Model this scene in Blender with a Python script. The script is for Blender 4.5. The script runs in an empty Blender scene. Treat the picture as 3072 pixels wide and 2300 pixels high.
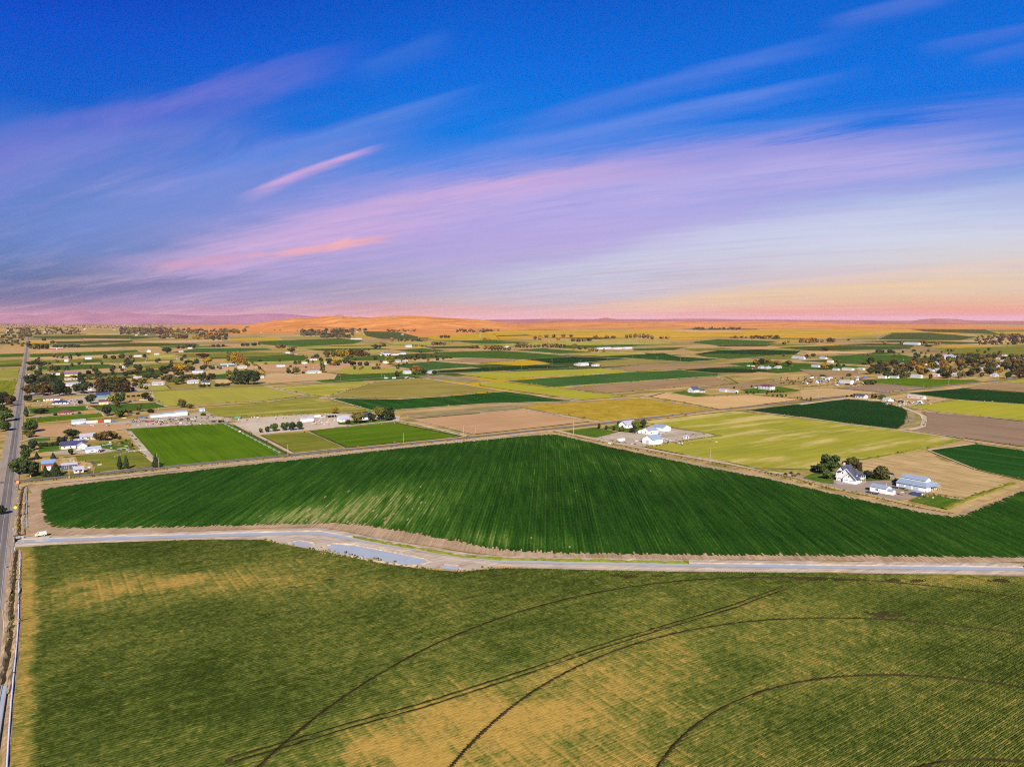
import bpy, bmesh, math, random
import numpy as np
from mathutils import Vector

SC = bpy.context.scene
COL = SC.collection
R = math.radians
random.seed(7)
RNG = np.random.default_rng(11)

# ------------------------------------------------------------------ camera
CAM_H, FPX, PITCH = 110.0, 2140.0, math.atan(193 / 2140)
cd = bpy.data.cameras.new('camera')
cam = bpy.data.objects.new('camera', cd)
COL.objects.link(cam)
cam.location = (0, 0, CAM_H)
cam.rotation_euler = (R(90) - PITCH, 0, 0)
cd.sensor_fit = 'HORIZONTAL'
cd.sensor_width = 36
cd.lens = 36 * FPX / 3072
cd.clip_start = 0.5
cd.clip_end = 300000
SC.camera = cam

# ------------------------------------------------------------------ exposure
EXPO = 1.04
SC.view_settings.view_transform = 'Standard'
SC.view_settings.look = 'None'
SC.view_settings.exposure = EXPO
SC.view_settings.gamma = 1
SC.view_settings.use_curve_mapping = False
SC.cycles.use_denoising = False
SC.cycles.use_adaptive_sampling = False
SC.cycles.pixel_filter_type = 'BLACKMAN_HARRIS'
SC.cycles.filter_width = 1.1
SC.cycles.max_bounces = 6
SC.cycles.diffuse_bounces = 3
SC.cycles.volume_bounces = 1
SC.cycles.caustics_reflective = False
SC.cycles.caustics_refractive = False

# ------------------------------------------------------------------ sun
SUN_AZ, SUN_EL = 176.0, 34.0           # azimuth clockwise from the viewing direction
sl = bpy.data.lights.new('sun', 'SUN')
sl.energy = 4.6
sl.angle = R(0.6)
sl.color = (1.0, 0.93, 0.82)
so = bpy.data.objects.new('sun', sl)
COL.objects.link(so)
sdir = Vector((math.sin(R(SUN_AZ)) * math.cos(R(SUN_EL)), math.cos(R(SUN_AZ)) * math.cos(R(SUN_EL)), math.sin(R(SUN_EL))))
so.rotation_euler = (-sdir).to_track_quat('-Z', 'Y').to_euler()


def lin(c):
    out = []
    for v in c:
        v = v / 255
        out.append(v / 12.92 if v <= 0.04045 else ((v + 0.055) / 1.055) ** 2.4)
    return out


# ------------------------------------------------------------------ sky
class NT:
    """small helper round a node tree"""
    def __init__(s, tree):
        s.t = tree
        s.n = tree.nodes
        s.l = tree.links

    def new(s, typ, **kw):
        nd = s.n.new(typ)
        for k, v in kw.items():
            setattr(nd, k, v)
        return nd

    def put(s, sock, v):
        if isinstance(v, bpy.types.NodeSocket):
            s.l.new(v, sock)
        elif v is not None:
            sock.default_value = v

    def m(s, op, a, b=None, c=None, clamp=False):
        nd = s.new('ShaderNodeMath', operation=op, use_clamp=clamp)
        for k, v in enumerate((a, b, c)):
            if v is not None:
                s.put(nd.inputs[k], v)
        return nd.outputs[0]

    def mr(s, v, a, b, c=0.0, d=1.0, smooth=True):
        nd = s.new('ShaderNodeMapRange', interpolation_type='SMOOTHSTEP' if smooth else 'LINEAR')
        s.put(nd.inputs[0], v)
        for k, q in enumerate((a, b, c, d)):
            s.put(nd.inputs[k + 1], q)
        return nd.outputs[0]

    def mix(s, f, a, b, blend='MIX'):
        nd = s.new('ShaderNodeMix', data_type='RGBA', blend_type=blend)
        s.put(nd.inputs[0], f)
        for k, v in ((6, a), (7, b)):
            if isinstance(v, (tuple, list)):
                v = (*v[:3], 1)
            s.put(nd.inputs[k], v)
        return nd.outputs[2]

    def noise(s, vec, scale, detail=3.0, rough=0.55, out=0, dist=0.0):
        nd = s.new('ShaderNodeTexNoise')
        s.put(nd.inputs['Vector'], vec)
        nd.inputs['Scale'].default_value = scale
        nd.inputs['Detail'].default_value = detail
        nd.inputs['Roughness'].default_value = rough
        nd.inputs['Distortion'].default_value = dist
        return nd.outputs[out]

    def dot(s, vec, d):
        nd = s.new('ShaderNodeVectorMath', operation='DOT_PRODUCT')
        s.put(nd.inputs[0], vec)
        nd.inputs[1].default_value = d
        return nd.outputs['Value']

    def xyz(s, x, y, z=0.0):
        nd = s.new('ShaderNodeCombineXYZ')
        for k, v in enumerate((x, y, z)):
            s.put(nd.inputs[k], v)
        return nd.outputs[0]

    def ramp(s, f, stops, interp='LINEAR'):
        nd = s.new('ShaderNodeValToRGB')
        s.put(nd.inputs[0], f)
        cr = nd.color_ramp
        cr.interpolation = interp
        while len(cr.elements) < len(stops):
            cr.elements.new(0.5)
        for e, (p, c) in zip(cr.elements, sorted(stops, key=lambda q: q[0])):
            e.position = p
            e.color = (*c[:3], 1)
        return nd.outputs[0]


world = bpy.data.worlds.new('World')
SC.world = world
world.use_nodes = True
W = NT(world.node_tree)
W.n.clear()
w_out = W.new('ShaderNodeOutputWorld')
w_bg = W.new('ShaderNodeBackground')
W.l.new(w_bg.outputs[0], w_out.inputs[0])
w_bg.inputs[1].default_value = 0.475
tc = W.new('ShaderNodeTexCoord')
wdir = tc.outputs['Generated']
sep = W.new('ShaderNodeSeparateXYZ')
W.l.new(wdir, sep.inputs[0])
dx, dy, dz = sep.outputs
hl = W.m('SQRT', W.m('MAXIMUM', W.m('SUBTRACT', 1.0, W.m('MULTIPLY', dz, dz)), 1e-5))
s_side = W.m('DIVIDE', W.dot(wdir, (math.sin(R(75)), math.cos(R(75)), 0)), hl)
t_side = W.mr(s_side, -0.35, 0.775, smooth=False)


def yz(y, ):
    return math.sin(math.atan((1150 - y) / FPX) - PITCH) / 0.45


def sky_ramp(tab):
    stops = [(max(0, yz(y)), lin(c)) for y, c in tab]
    stops.append((1.0, lin(tab[-1][1])))
    return W.ramp(W.m('DIVIDE', dz, 0.45, clamp=True), stops, 'EASE' if False else 'LINEAR')


c_l = sky_ramp([(956, (206, 142, 174)), (940, (166, 118, 156)), (925, (146, 120, 160)), (900, (118, 120, 165)), (860, (88, 112, 160)), (800, (86, 122, 178)), (700, (88, 132, 200)),
                (600, (85, 130, 208)), (500, (60, 118, 210)), (400, (0, 96, 208)), (200, (0, 80, 204)), (0, (0, 54, 180))])
c_m = sky_ramp([(956, (218, 148, 168)), (940, (228, 164, 158)), (925, (216, 166, 164)), (900, (196, 176, 186)), (860, (178, 170, 196)), (800, (178, 174, 212)), (700, (178, 165, 224)),
                (600, (140, 152, 230)), (500, (80, 138, 232)), (400, (0, 124, 230)), (200, (0, 108, 222)), (0, (0, 92, 206))])
c_r = sky_ramp([(956, (206, 146, 178)), (938, (238, 158, 138)), (912, (233, 188, 152)), (880, (226, 204, 182)), (800, (218, 212, 212)), (740, (208, 216, 234)),
                (650, (165, 182, 230)), (560, (105, 150, 228)), (450, (0, 116, 226)), (300, (0, 112, 224)), (0, (0, 98, 206))])
skyc = W.mix(W.mr(t_side, 0.0, 0.54), c_l, c_m)
skyc = W.mix(W.mr(t_side, 0.54, 1.0), skyc, c_r)

# cloud streaks: a high thin layer drawn out along one wind direction, plus single brighter wisps
ydiv = W.m('MAXIMUM', dy, 0.02)
gx = W.m('DIVIDE', dx, ydiv)
gz = W.m('DIVIDE', dz, ydiv)
front = W.mr(dy, 0.05, 0.3)
ALTC = W.m('ADD', W.m('MAXIMUM', dz, 0.0), 0.10)
cu = W.m('DIVIDE', W.dot(wdir, (math.sin(R(-58)), math.cos(R(-58)), 0)), ALTC)
cv = W.m('DIVIDE', W.dot(wdir, (math.sin(R(32)), math.cos(R(32)), 0)), ALTC)
warp = W.noise(W.xyz(cu, cv), 0.5, 3, out=0)
cn1 = W.noise(W.xyz(W.m('MULTIPLY', cu, 0.22), W.m('ADD', W.m('MULTIPLY', cv, 1.5), warp)), 1.6, 5, 0.62)
cn2 = W.noise(W.xyz(W.m('MULTIPLY', cu, 0.5), W.m('MULTIPLY', cv, 5.0), 3.1), 1.4, 4, 0.6)
veil = W.m('MULTIPLY', W.mr(cn1, 0.46, 0.76), W.mr(dz, 0.30, 0.15))
skyc = W.mix(W.m('MULTIPLY', veil, 0.5), skyc, W.mix(W.mr(dz, 0.02, 0.14), lin((232, 196, 190)), lin((188, 172, 230))))
cn3 = W.noise(W.xyz(W.m('MULTIPLY', cu, 1.3), W.m('ADD', W.m('MULTIPLY', cv, 7.0), W.m('MULTIPLY', warp, 1.5)), 9.0), 1.5, 6, 0.7)
fine = W.m('SUBTRACT', W.m('ADD', W.m('MULTIPLY', cn2, .55), W.m('MULTIPLY', cn3, .45)), 0.5)
low = W.mr(dz, 0.24, 0.05)
skyc = W.mix(W.m('MULTIPLY', W.m('MULTIPLY', W.mr(fine, 0.0, 0.25), low), 0.24), skyc, lin((228, 200, 214)))
skyc = W.mix(W.m('MULTIPLY', W.m('MULTIPLY', W.mr(fine, 0.0, -0.25), low), 0.16), skyc, lin((120, 130, 190)))


def gpt(px, py):
    """gnomonic direction coordinates of a place in the sky"""
    xn, yn = (px - 1536) / FPX, (1150 - py) / FPX
    y = math.cos(PITCH) + yn * math.sin(PITCH)
    z = -math.sin(PITCH) + yn * math.cos(PITCH)
    return xn / y, z / y


def wisp(p0, p1, hw, col, a, taper=1.0, bend=0.0):
    global skyc
    (x0, z0), (x1, z1) = gpt(*p0), gpt(*p1)
    L = math.hypot(x1 - x0, z1 - z0)
    ux, uz = (x1 - x0) / L, (z1 - z0) / L
    ax = W.m('SUBTRACT', gx, x0)
    az = W.m('SUBTRACT', gz, z0)
    al = W.m('DIVIDE', W.m('ADD', W.m('MULTIPLY', ax, ux), W.m('MULTIPLY', az, uz)), L)
    ac = W.m('SUBTRACT', W.m('MULTIPLY', az, ux), W.m('MULTIPLY', ax, uz))
    if bend:
        q = W.m('MULTIPLY', al, W.m('SUBTRACT', 1.0, al))
        ac = W.m('SUBTRACT', ac, W.m('MULTIPLY', q, bend * L))
    ac = W.m('ADD', ac, W.m('MULTIPLY', W.m('ADD', W.m('MULTIPLY', W.m('SUBTRACT', warp, 0.5), 1.6), W.m('MULTIPLY', W.m('SUBTRACT', cn3, 0.5), 1.1)), hw / FPX))
    wd = W.m('MULTIPLY', hw / FPX, W.mr(al, 0.0, 1.0, 1.0, taper, smooth=False))
    ratio = W.m('DIVIDE', ac, wd)
    up = W.mr(ratio, 1.0, 0.15)             # crisper upper edge, feathered lower edge
    dn = W.mr(ratio, -2.2, 0.2)
    ends = W.m('MULTIPLY', W.mr(al, -0.12, 0.25), W.mr(al, 1.08, 0.7))
    f = W.m('MULTIPLY', W.m('MULTIPLY', up, dn), W.m('MULTIPLY', ends, front))
    f = W.m('MULTIPLY', f, W.mr(W.m('ADD', W.m('MULTIPLY', cn2, .5), W.m('MULTIPLY', cn3, .5)), 0.32, 0.62, 0.52, 1.0))
    skyc = W.mix(W.m('MULTIPLY', f, a), skyc, lin(col))


wisp((-300, 560), (1060, 150), 90, (118, 122, 214), .85, .45, .05)
wisp((-400, 660), (800, 330), 110, (128, 138, 214), .6, .6)
wisp((1060, 215), (1360, 100), 34, (60, 118, 218), .6)
wisp((500, 560), (1440, 258), 38, (92, 138, 226), .8, .5)
wisp((-100, 760), (1200, 420), 80, (124, 146, 220), .7, .7)
wisp((735, 590), (1140, 440), 17, (222, 176, 222), .85, .6, .06)
wisp((1500, 400), (2560, 100), 42, (82, 128, 226), .8, .5, .05)
wisp((1300, 500), (2560, 215), 46, (104, 142, 232), .8, .45)
wisp((1800, 420), (2680, 335), 30, (84, 138, 230), .6, .5)
wisp((300, 830), (3200, 330), 170, (178, 164, 226), .75, .5, .02)
wisp((340, 810), (2100, 480), 85, (218, 180, 222), .75, .4, .015)
wisp((1300, 690), (3150, 400), 95, (192, 180, 234), .75, .6, .01)
wisp((800, 765), (1190, 705), 13, (250, 174, 178), .85, .8)
wisp((980, 740), (1060, 712), 12, (252, 184, 176), .6, .9)
wisp((735, 768), (800, 756), 8, (240, 170, 180), .5)
wisp((440, 800), (760, 760), 18, (226, 156, 180), .5)
wisp((-200, 905), (760, 840), 34, (92, 104, 158), .6, .5)
wisp((1300, 900), (3200, 560), 110, (214, 220, 240), .55, .8, .01)
wisp((1900, 895), (3200, 770), 16, (238, 208, 190), .6, 1.0)
wisp((1700, 930), (3200, 820), 22, (246, 210, 160), .7, 1.4)
wisp((1500, 880), (2800, 800), 10, (214, 200, 214), .6)
wisp((2480, 70), (2880, -30), 24, (100, 130, 222), .6)
wisp((2760, 145), (3150, 70), 20, (84, 124, 222), .6)
wisp((2900, 180), (3200, 110), 20, (84, 124, 222), .5)

nish = W.new('ShaderNodeTexSky', sky_type='NISHITA', sun_disc=False)
nish.sun_elevation = R(SUN_EL)
nish.sun_rotation = R(SUN_AZ)
nsc = W.mix(1.0, nish.outputs[0], (0.1, 0.1, 0.1), 'MULTIPLY')
skyc = W.mix(0.006, skyc, nsc)
W.l.new(skyc, w_bg.inputs[0])


# ------------------------------------------------------------------ survey: ground place of a mark read off the photograph (3072 x 2300)
def G(px, py, z=0.0):
    xn, yn = (px - 1536) / FPX, (1150 - py) / FPX
    y = math.cos(PITCH) + yn * math.sin(PITCH)
    dzz = -math.sin(PITCH) + yn * math.cos(PITCH)
    t = (z - CAM_H) / dzz
    return (xn * t, y * t)


def ppm(py):
    return (py - 957) / 110.0


AZ_M = -34.0
EM = np.array([math.sin(R(AZ_M)), math.cos(R(AZ_M))])     # along the main road, away
EC = np.array([math.cos(R(AZ_M)), -math.sin(R(AZ_M))])    # along the cross road, to the right


def fbm(x, y, scale, seed=0, octv=3):
    x = np.asarray(x, float)
    y = np.asarray(y, float)
    tot = np.zeros_like(x)
    amp, norm, f = 1.0, 0.0, 1.0 / scale
    for o in range(octv):
        xi, yi = x * f, y * f
        x0, y0 = np.floor(xi), np.floor(yi)
        fx, fy = xi - x0, yi - y0
        fx, fy = fx * fx * (3 - 2 * fx), fy * fy * (3 - 2 * fy)

        def h(a, b):
            v = np.sin(a * 127.1 + b * 311.7 + (seed + o) * 74.7) * 43758.5453
            return v - np.floor(v)
        n = (h(x0, y0) * (1 - fx) + h(x0 + 1, y0) * fx) * (1 - fy) + (h(x0, y0 + 1) * (1 - fx) + h(x0 + 1, y0 + 1) * fx) * fy
        tot += n * amp
        norm += amp
        amp *= .5
        f *= 2
    return tot / norm


# ------------------------------------------------------------------ materials
MATS = {}


def new_mat(name):
    m = bpy.data.materials.new(name)
    m.use_nodes = True
    t = NT(m.node_tree)
    b = t.n['Principled BSDF']
    b.inputs['Specular IOR Level'].default_value = 0.2
    MATS[name] = m
    return m, t, b


ALB = (.78, .73, .58)          # overall tone of soils and crops


def tone(c):
    return [x * k for x, k in zip(c, ALB)]


def ground_mat(name, a, b_, c=None, az=AZ_M, su=60.0, sv=6.0, patch=90.0, c_amt=0.5, grain=0.5, rows=0.0, row_amt=0.5, rough=0.95, c_lo=.5):
    """soil or crop seen from the air: streaks along the working direction, broad patches, grain and (optionally) rows"""
    m, t, b = new_mat(name)
    a, b_, c = tone(a), tone(b_), (tone(c) if c is not None else None)
    pos = t.new('ShaderNodeNewGeometry').outputs['Position']
    u = t.dot(pos, (math.sin(R(az)), math.cos(R(az)), 0))
    v = t.dot(pos, (math.cos(R(az)), -math.sin(R(az)), 0))
    st = t.noise(t.xyz(t.m('DIVIDE', u, su), t.m('DIVIDE', v, sv)), 1.0, 4, 0.6)
    pt = t.noise(pos, 1 / patch, 4, 0.6)
    gr = t.noise(pos, grain, 2, 0.6)
    f = t.m('ADD', t.m('MULTIPLY', st, 0.45), t.m('ADD', t.m('MULTIPLY', pt, 0.35), t.m('MULTIPLY', gr, 0.2)))
    f = t.mr(f, 0.38, 0.62)
    col = t.mix(f, a, b_)
    if c is not None:
        pc = t.noise(t.xyz(t.m('DIVIDE', u, su * 1.6), t.m('DIVIDE', v, sv * 4), 7.0), 1.0, 5, 0.65)
        col = t.mix(t.m('MULTIPLY', t.mr(pc, c_lo, c_lo + .16), c_amt), col, c)
    if rows:
        rw = t.m('SINE', t.m('MULTIPLY', v, 2 * math.pi / rows))
        rw = t.mr(t.m('ADD', rw, t.m('MULTIPLY', t.m('SUBTRACT', gr, 0.5), 1.2)), -0.6, 0.8)
        col = t.mix(t.m('MULTIPLY', rw, row_amt), col, [x * 0.45 for x in a])
    t.put(b.inputs['Base Color'], col)
    b.inputs['Roughness'].default_value = rough
    b.inputs['Specular IOR Level'].default_value = 0.0
    return m


def plain_mat(name, col, rough=0.7, var=0.12, scale=1.5, metal=0.0, spec=0.3, ribs=0.0):
    m, t, b = new_mat(name)
    pos = t.new('ShaderNodeTexCoord').outputs['Object']
    n = t.noise(pos, scale, 4, 0.6)
    c = t.mix(t.mr(n, 0.3, 0.7), [x * (1 - var) for x in col], [min(1, x * (1 + var)) for x in col])
    if ribs:
        sp = t.new('ShaderNodeSeparateXYZ')
        t.put(sp.inputs[0], pos)
        w = t.m('SINE', t.m('MULTIPLY', sp.outputs[0], 2 * math.pi / ribs))
        bp = t.new('ShaderNodeBump')
        bp.inputs['Strength'].default_value = 0.4
        bp.inputs['Distance'].default_value = 0.05
        t.put(bp.inputs['Height'], w)
        t.put(b.inputs['Normal'], bp.outputs[0])
    t.put(b.inputs['Base Color'], c)
    b.inputs['Roughness'].default_value = rough
    b.inputs['Metallic'].default_value = metal
    b.inputs['Specular IOR Level'].default_value = spec
    return m


ground_mat('dry_ground', (.34, .23, .11), (.50, .34, .16), (.17, .17, .04), az=56, c_amt=.85, su=90, sv=7, c_lo=.44)
ground_mat('tan', (.40, .28, .15), (.50, .35, .19), (.30, .25, .10), az=56, c_amt=.4)
ground_mat('tan_orange', (.46, .30, .14), (.56, .38, .20), az=56)
ground_mat('straw', (.34, .24, .12), (.50, .37, .20), (.26, .17, .09), az=-34, su=30, sv=3, patch=25, c_amt=.6, grain=1.2)
ground_mat('pinktan', (.38, .23, .13), (.47, .30, .18), az=56, su=140, sv=5)
ground_mat('brown', (.24, .16, .09), (.33, .23, .13), az=56, su=140, sv=8)
ground_mat('plough', (.20, .14, .10), (.28, .20, .15), az=-34, su=120, sv=5)
ground_mat('weeds', (.18, .16, .08), (.34, .27, .17), (.12, .13, .05), az=56, su=25, sv=3, patch=20, c_amt=.6, grain=.8)
ground_mat('gravel', (.34, .29, .25), (.46, .40, .35), (.27, .22, .18), az=56, su=20, sv=5, patch=25, c_amt=.4, grain=2)
ground_mat('gravel_pale', (.42, .36, .31), (.54, .46, .41), (.36, .29, .24), az=56, su=30, sv=5, patch=30, c_amt=.5, grain=2)
ground_mat('bank', (.34, .285, .26), (.49, .42, .385), (.26, .20, .13), az=56, su=20, sv=2, patch=15, c_amt=.45, grain=1.5)
ground_mat('path', (.36, .29, .22), (.50, .41, .33), az=56, su=30, sv=2, patch=20, grain=1)
ground_mat('road_gravel', (.25, .21, .19), (.33, .28, .25), az=-34, su=30, sv=1.2, patch=20, grain=1.5)
ground_mat('asphalt', (.13, .12, .13), (.19, .175, .185), (.075, .07, .08), az=-34, su=80, sv=.9, patch=30, c_amt=.6, grain=2)
ground_mat('asphalt_cross', (.14, .12, .13), (.20, .175, .19), (.09, .08, .09), az=56, su=80, sv=.9, patch=30, c_amt=.5, grain=2)
ground_mat('soil', (.24, .17, .11), (.46, .34, .25), az=3, su=60, sv=.9, patch=15, grain=2)
ground_mat('rut', (.014, .013, .007), (.03, .026, .013), az=56, su=8, sv=1, grain=2)  # wet soil, with the shade of the crop walls put into the colour
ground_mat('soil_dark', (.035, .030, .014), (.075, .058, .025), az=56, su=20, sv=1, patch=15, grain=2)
ground_mat('margin_dark', (.05, .05, .02), (.10, .09, .035), az=56, su=20, sv=2, grain=1)
ground_mat('emerald', (.006, .045, .010), (.013, .075, .016), az=56, su=120, sv=7, rows=0)
ground_mat('emerald_rows', (.008, .048, .008), (.018, .085, .014), (.06, .12, .03), az=-34, su=160, sv=4, c_amt=.5)
ground_mat('darkest', (.008, .036, .010), (.012, .052, .012), az=-34, su=160, sv=8)
ground_mat('teal_green', (.030, .085, .022), (.050, .125, .030), az=-34, su=100, sv=5)
ground_mat('mid_green', (.030, .085, .012), (.060, .125, .018), az=56, su=120, sv=8)
ground_mat('vivid', (.050, .115, .005), (.085, .165, .008), (.085, .17, .010), az=-34, su=140, sv=4, c_amt=.5)
ground_mat('vivid_right', (.055, .115, .006), (.090, .165, .010), (.12, .19, .012), az=56, su=140, sv=4, c_amt=.6)
ground_mat('lawn', (.045, .105, .012), (.085, .15, .018), (.20, .17, .05), az=56, su=20, sv=4, patch=20, c_amt=.5, grain=.7)
ground_mat('grass_rough', (.10, .135, .018), (.19, .19, .03), (.30, .23, .07), az=56, su=40, sv=3, patch=30, c_amt=.6, grain=.7)
ground_mat('pasture', (.16, .18, .028), (.27, .25, .05), (.46, .36, .12), az=56, su=60, sv=6, patch=40, c_amt=.75, grain=.5)
ground_mat('lime', (.22, .235, .030), (.33, .31, .045), (.54, .42, .19), az=56, su=90, sv=7, patch=60, c_amt=.8, c_lo=.47)
ground_mat('yellowgreen', (.27, .28, .030), (.35, .33, .040), az=56, su=160, sv=8)
ground_mat('gold', (.38, .26, .018), (.46, .31, .022), az=56, su=160, sv=10)
ground_mat('mustard', (.26, .19, .022), (.42, .29, .04), (.50, .36, .09), az=-34, su=12, sv=3, patch=30, c_amt=.4, grain=.35)
ground_mat('pale_olive', (.27, .26, .05), (.33, .31, .06), az=-34, su=160, sv=8)
ground_mat('dull_olive', (.21, .18, .045), (.29, .24, .07), (.13, .14, .025), az=56, su=160, sv=14, c_amt=.5)
ground_mat('olive', (.12, .14, .022), (.19, .19, .03), az=56, su=160, sv=10)
ground_mat('dull_green', (.035, .06, .015), (.065, .095, .02), az=56, su=200, sv=12)
ground_mat('striped', (.10, .14, .012), (.25, .24, .03), az=-34, su=120, sv=6, patch=200)
ground_mat('range', (.50, .19, .04), (.62, .29, .10), (.36, .13, .03), az=70, su=600, sv=60, patch=350, c_amt=.8, c_lo=.47, grain=.02)
ground_mat('range_gold', (.46, .26, .02), (.58, .36, .04), (.24, .20, .03), az=56, su=700, sv=45, patch=400, c_amt=.8, c_lo=.47, grain=.02)
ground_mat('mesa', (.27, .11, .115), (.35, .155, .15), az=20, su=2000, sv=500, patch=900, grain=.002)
ground_mat('mountain', (.25, .13, .23), (.32, .17, .29), az=20, su=2000, sv=900, patch=1500, grain=.002)  # pink of the distance haze is put into this rock colour


def water_mat():
    m, t, b = new_mat('water')
    pos = t.new('ShaderNodeNewGeometry').outputs['Position']
    n = t.noise(pos, 0.15, 3)
    t.put(b.inputs['Base Color'], t.mix(n, (.24, .255, .25), (.32, .335, .325)))
    b.inputs['Roughness'].default_value = 0.08
    b.inputs['IOR'].default_value = 1.33
    b.inputs['Specular IOR Level'].default_value = 0.25
    bp = t.new('ShaderNodeBump')
    bp.inputs['Strength'].default_value = 0.15
    bp.inputs['Distance'].default_value = 0.05
    t.put(bp.inputs['Height'], t.noise(pos, 1.2, 3))
    t.put(b.inputs['Normal'], bp.outputs[0])


water_mat()


def plain_land_mat():
    """the far plain: a patchwork of farm plots laid out on the road grid"""
    m, t, b = new_mat('far_plain')
    pos = t.new('ShaderNodeNewGeometry').outputs['Position']
    u = t.dot(pos, (EM[0], EM[1], 0))
    v = t.dot(pos, (EC[0], EC[1], 0))
    cells = []
    for su, sv, sd in ((420, 260, 1.0), (800, 640, 9.0)):
        cu_ = t.m('FLOOR', t.m('DIVIDE', u, su))
        cv_ = t.m('FLOOR', t.m('DIVIDE', t.m('ADD', v, t.m('MULTIPLY', t.m('MODULO', cu_, 3.0), 90.0)), sv))
        wn = t.new('ShaderNodeTexWhiteNoise', noise_dimensions='3D')
        t.put(wn.inputs['Vector'], t.xyz(cu_, cv_, sd))
        cells.append(wn.outputs['Value'])
    stops = [(0, (.36, .25, .13)), (.2, (.44, .31, .10)), (.36, (.16, .17, .035)), (.5, (.42, .27, .16)), (.62, (.07, .095, .025)), (.75, (.36, .26, .03)), (.88, (.28, .20, .12))]
    col = t.mix(0.45, t.ramp(cells[0], stops, 'CONSTANT'), t.ramp(cells[1], stops, 'CONSTANT'))
    n = t.noise(pos, 1 / 700, 6, 0.65)
    col = t.mix(t.mr(n, 0.35, 0.7), col, (.42, .28, .13))
    t.put(b.inputs['Base Color'], t.mix(1.0, col, ALB, 'MULTIPLY'))
    b.inputs['Roughness'].default_value = 1
    b.inputs['Specular IOR Level'].default_value = 0.0


plain_land_mat()


def leaf_mat(name, a, b_):
    m, t, b = new_mat(name)
    oi = t.new('ShaderNodeObjectInfo').outputs['Random']
    pos = t.new('ShaderNodeTexCoord').outputs['Object']
    n = t.noise(pos, 6.0, 3, 0.6)
    f = t.m('ADD', t.m('MULTIPLY', n, 0.75), t.m('MULTIPLY', oi, 0.3))
    t.put(b.inputs['Base Color'], t.mix(t.mr(f, 0.3, 0.8), [x * .8 for x in a], [x * .85 for x in b_]))
    b.inputs['Roughness'].default_value = 0.7
    b.inputs['Specular IOR Level'].default_value = 0.15


leaf_mat('leaf_dark', (.016, .026, .010), (.038, .058, .016))
leaf_mat('leaf_mid', (.030, .058, .010), (.075, .105, .018))
leaf_mat('leaf_olive', (.060, .062, .014), (.135, .12, .022))
leaf_mat('leaf_lime', (.12, .135, .012), (.22, .20, .02))
leaf_mat('leaf_gold', (.20, .125, .012), (.40, .23, .018))
leaf_mat('leaf_orange', (.15, .078, .012), (.30, .145, .02))
leaf_mat('leaf_rust', (.05, .034, .012), (.12, .074, .02))
leaf_mat('leaf_plum', (.035, .02, .016), (.08, .04, .026))
plain_mat('bark', (.12, .09, .06), .9, .3)
plain_mat('bark_pale', (.36, .29, .18), .9, .25)

for nm, c in dict(white=(.70, .69, .66), offwhite=(.46, .45, .42), cream=(.60, .54, .40), beige=(.52, .42, .30), grey=(.42, .41, .42), pale_blue=(.36, .43, .50), barn_red=(.22, .05, .05),
                  navy=(.045, .055, .11), teal=(.05, .20, .26), pinkgrey=(.50, .40, .40), brick=(.38, .15, .08), yellow_wall=(.70, .55, .22), brown_wood=(.20, .11, .06)).items():
    plain_mat('wall_' + nm, c, .75, .06)
for nm, c in dict(steel_blue=(.19, .23, .28), grey=(.28, .27, .31), dark=(.055, .055, .075), navy=(.035, .035, .085), brown=(.16, .08, .07), maroon=(.12, .035, .04), white=(.30, .30, .31),
                  pale=(.25, .28, .33), blue=(.13, .21, .33), purple=(.12, .09, .16), pink=(.38, .24, .27), rust=(.36, .13, .05), teal=(.25, .38, .42), tan=(.46, .38, .32)).items():
    plain_mat('roof_' + nm, c, .55, .10, 0.8, spec=.4, ribs=0.6 if nm in ('steel_blue', 'white', 'pale', 'blue', 'teal') else 0)
plain_mat('glass', (.03, .035, .045), .15, .1, spec=.6)
plain_mat('garage_door', (.70, .69, .66), .6, .05)
plain_mat('door_dark', (.10, .07, .05), .6, .1)
plain_mat('concrete', (.24, .23, .21), .9, .12)
plain_mat('chimney_brick', (.50, .42, .36), .9, .15)
plain_mat('pole_wood', (.40, .32, .20), .9, .15)
plain_mat('pole_dark', (.16, .11, .08), .9, .15)
plain_mat('metal_white', (.48, .51, .54), .35, .05, spec=.5)
plain_mat('metal_dark', (.03, .03, .035), .4, .1, spec=.5)
plain_mat('tyre', (.02, .02, .02), .9, .1)
for nm, c in dict(white=(.60, .60, .58), black=(.02, .02, .025), red=(.35, .03, .02), blue=(.06, .12, .34), orange=(.50, .16, .03), yellow=(.55, .40, .08), silver=(.42, .43, .45), brown=(.16, .09, .06), green=(.09, .22, .12), tan=(.60, .50, .36)).items():
    plain_mat('paint_' + nm, c, .3, .04, spec=.5)
plain_mat('sign_yellow', (.75, .55, .02), .4, .03)
plain_mat('sign_orange', (.80, .28, .03), .4, .05)
plain_mat('line_white', (.42, .42, .40), .8, .15)
plain_mat('insulator', (.55, .50, .45), .3, .05)


# ------------------------------------------------------------------ mesh helpers
def link(name, me, parent=None, loc=None):
    o = bpy.data.objects.new(name, me)
    COL.objects.link(o)
    if parent is not None:
        o.parent = parent
    if loc is not None:
        o.location = loc
    return o


def mesh(name, verts, faces, mats=()):
    me = bpy.data.meshes.new(name)
    me.from_pydata([tuple(v) for v in verts], [], faces)
    for m in mats:
        me.materials.append(MATS[m] if isinstance(m, str) else m)
    me.update()
    return me


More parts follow.
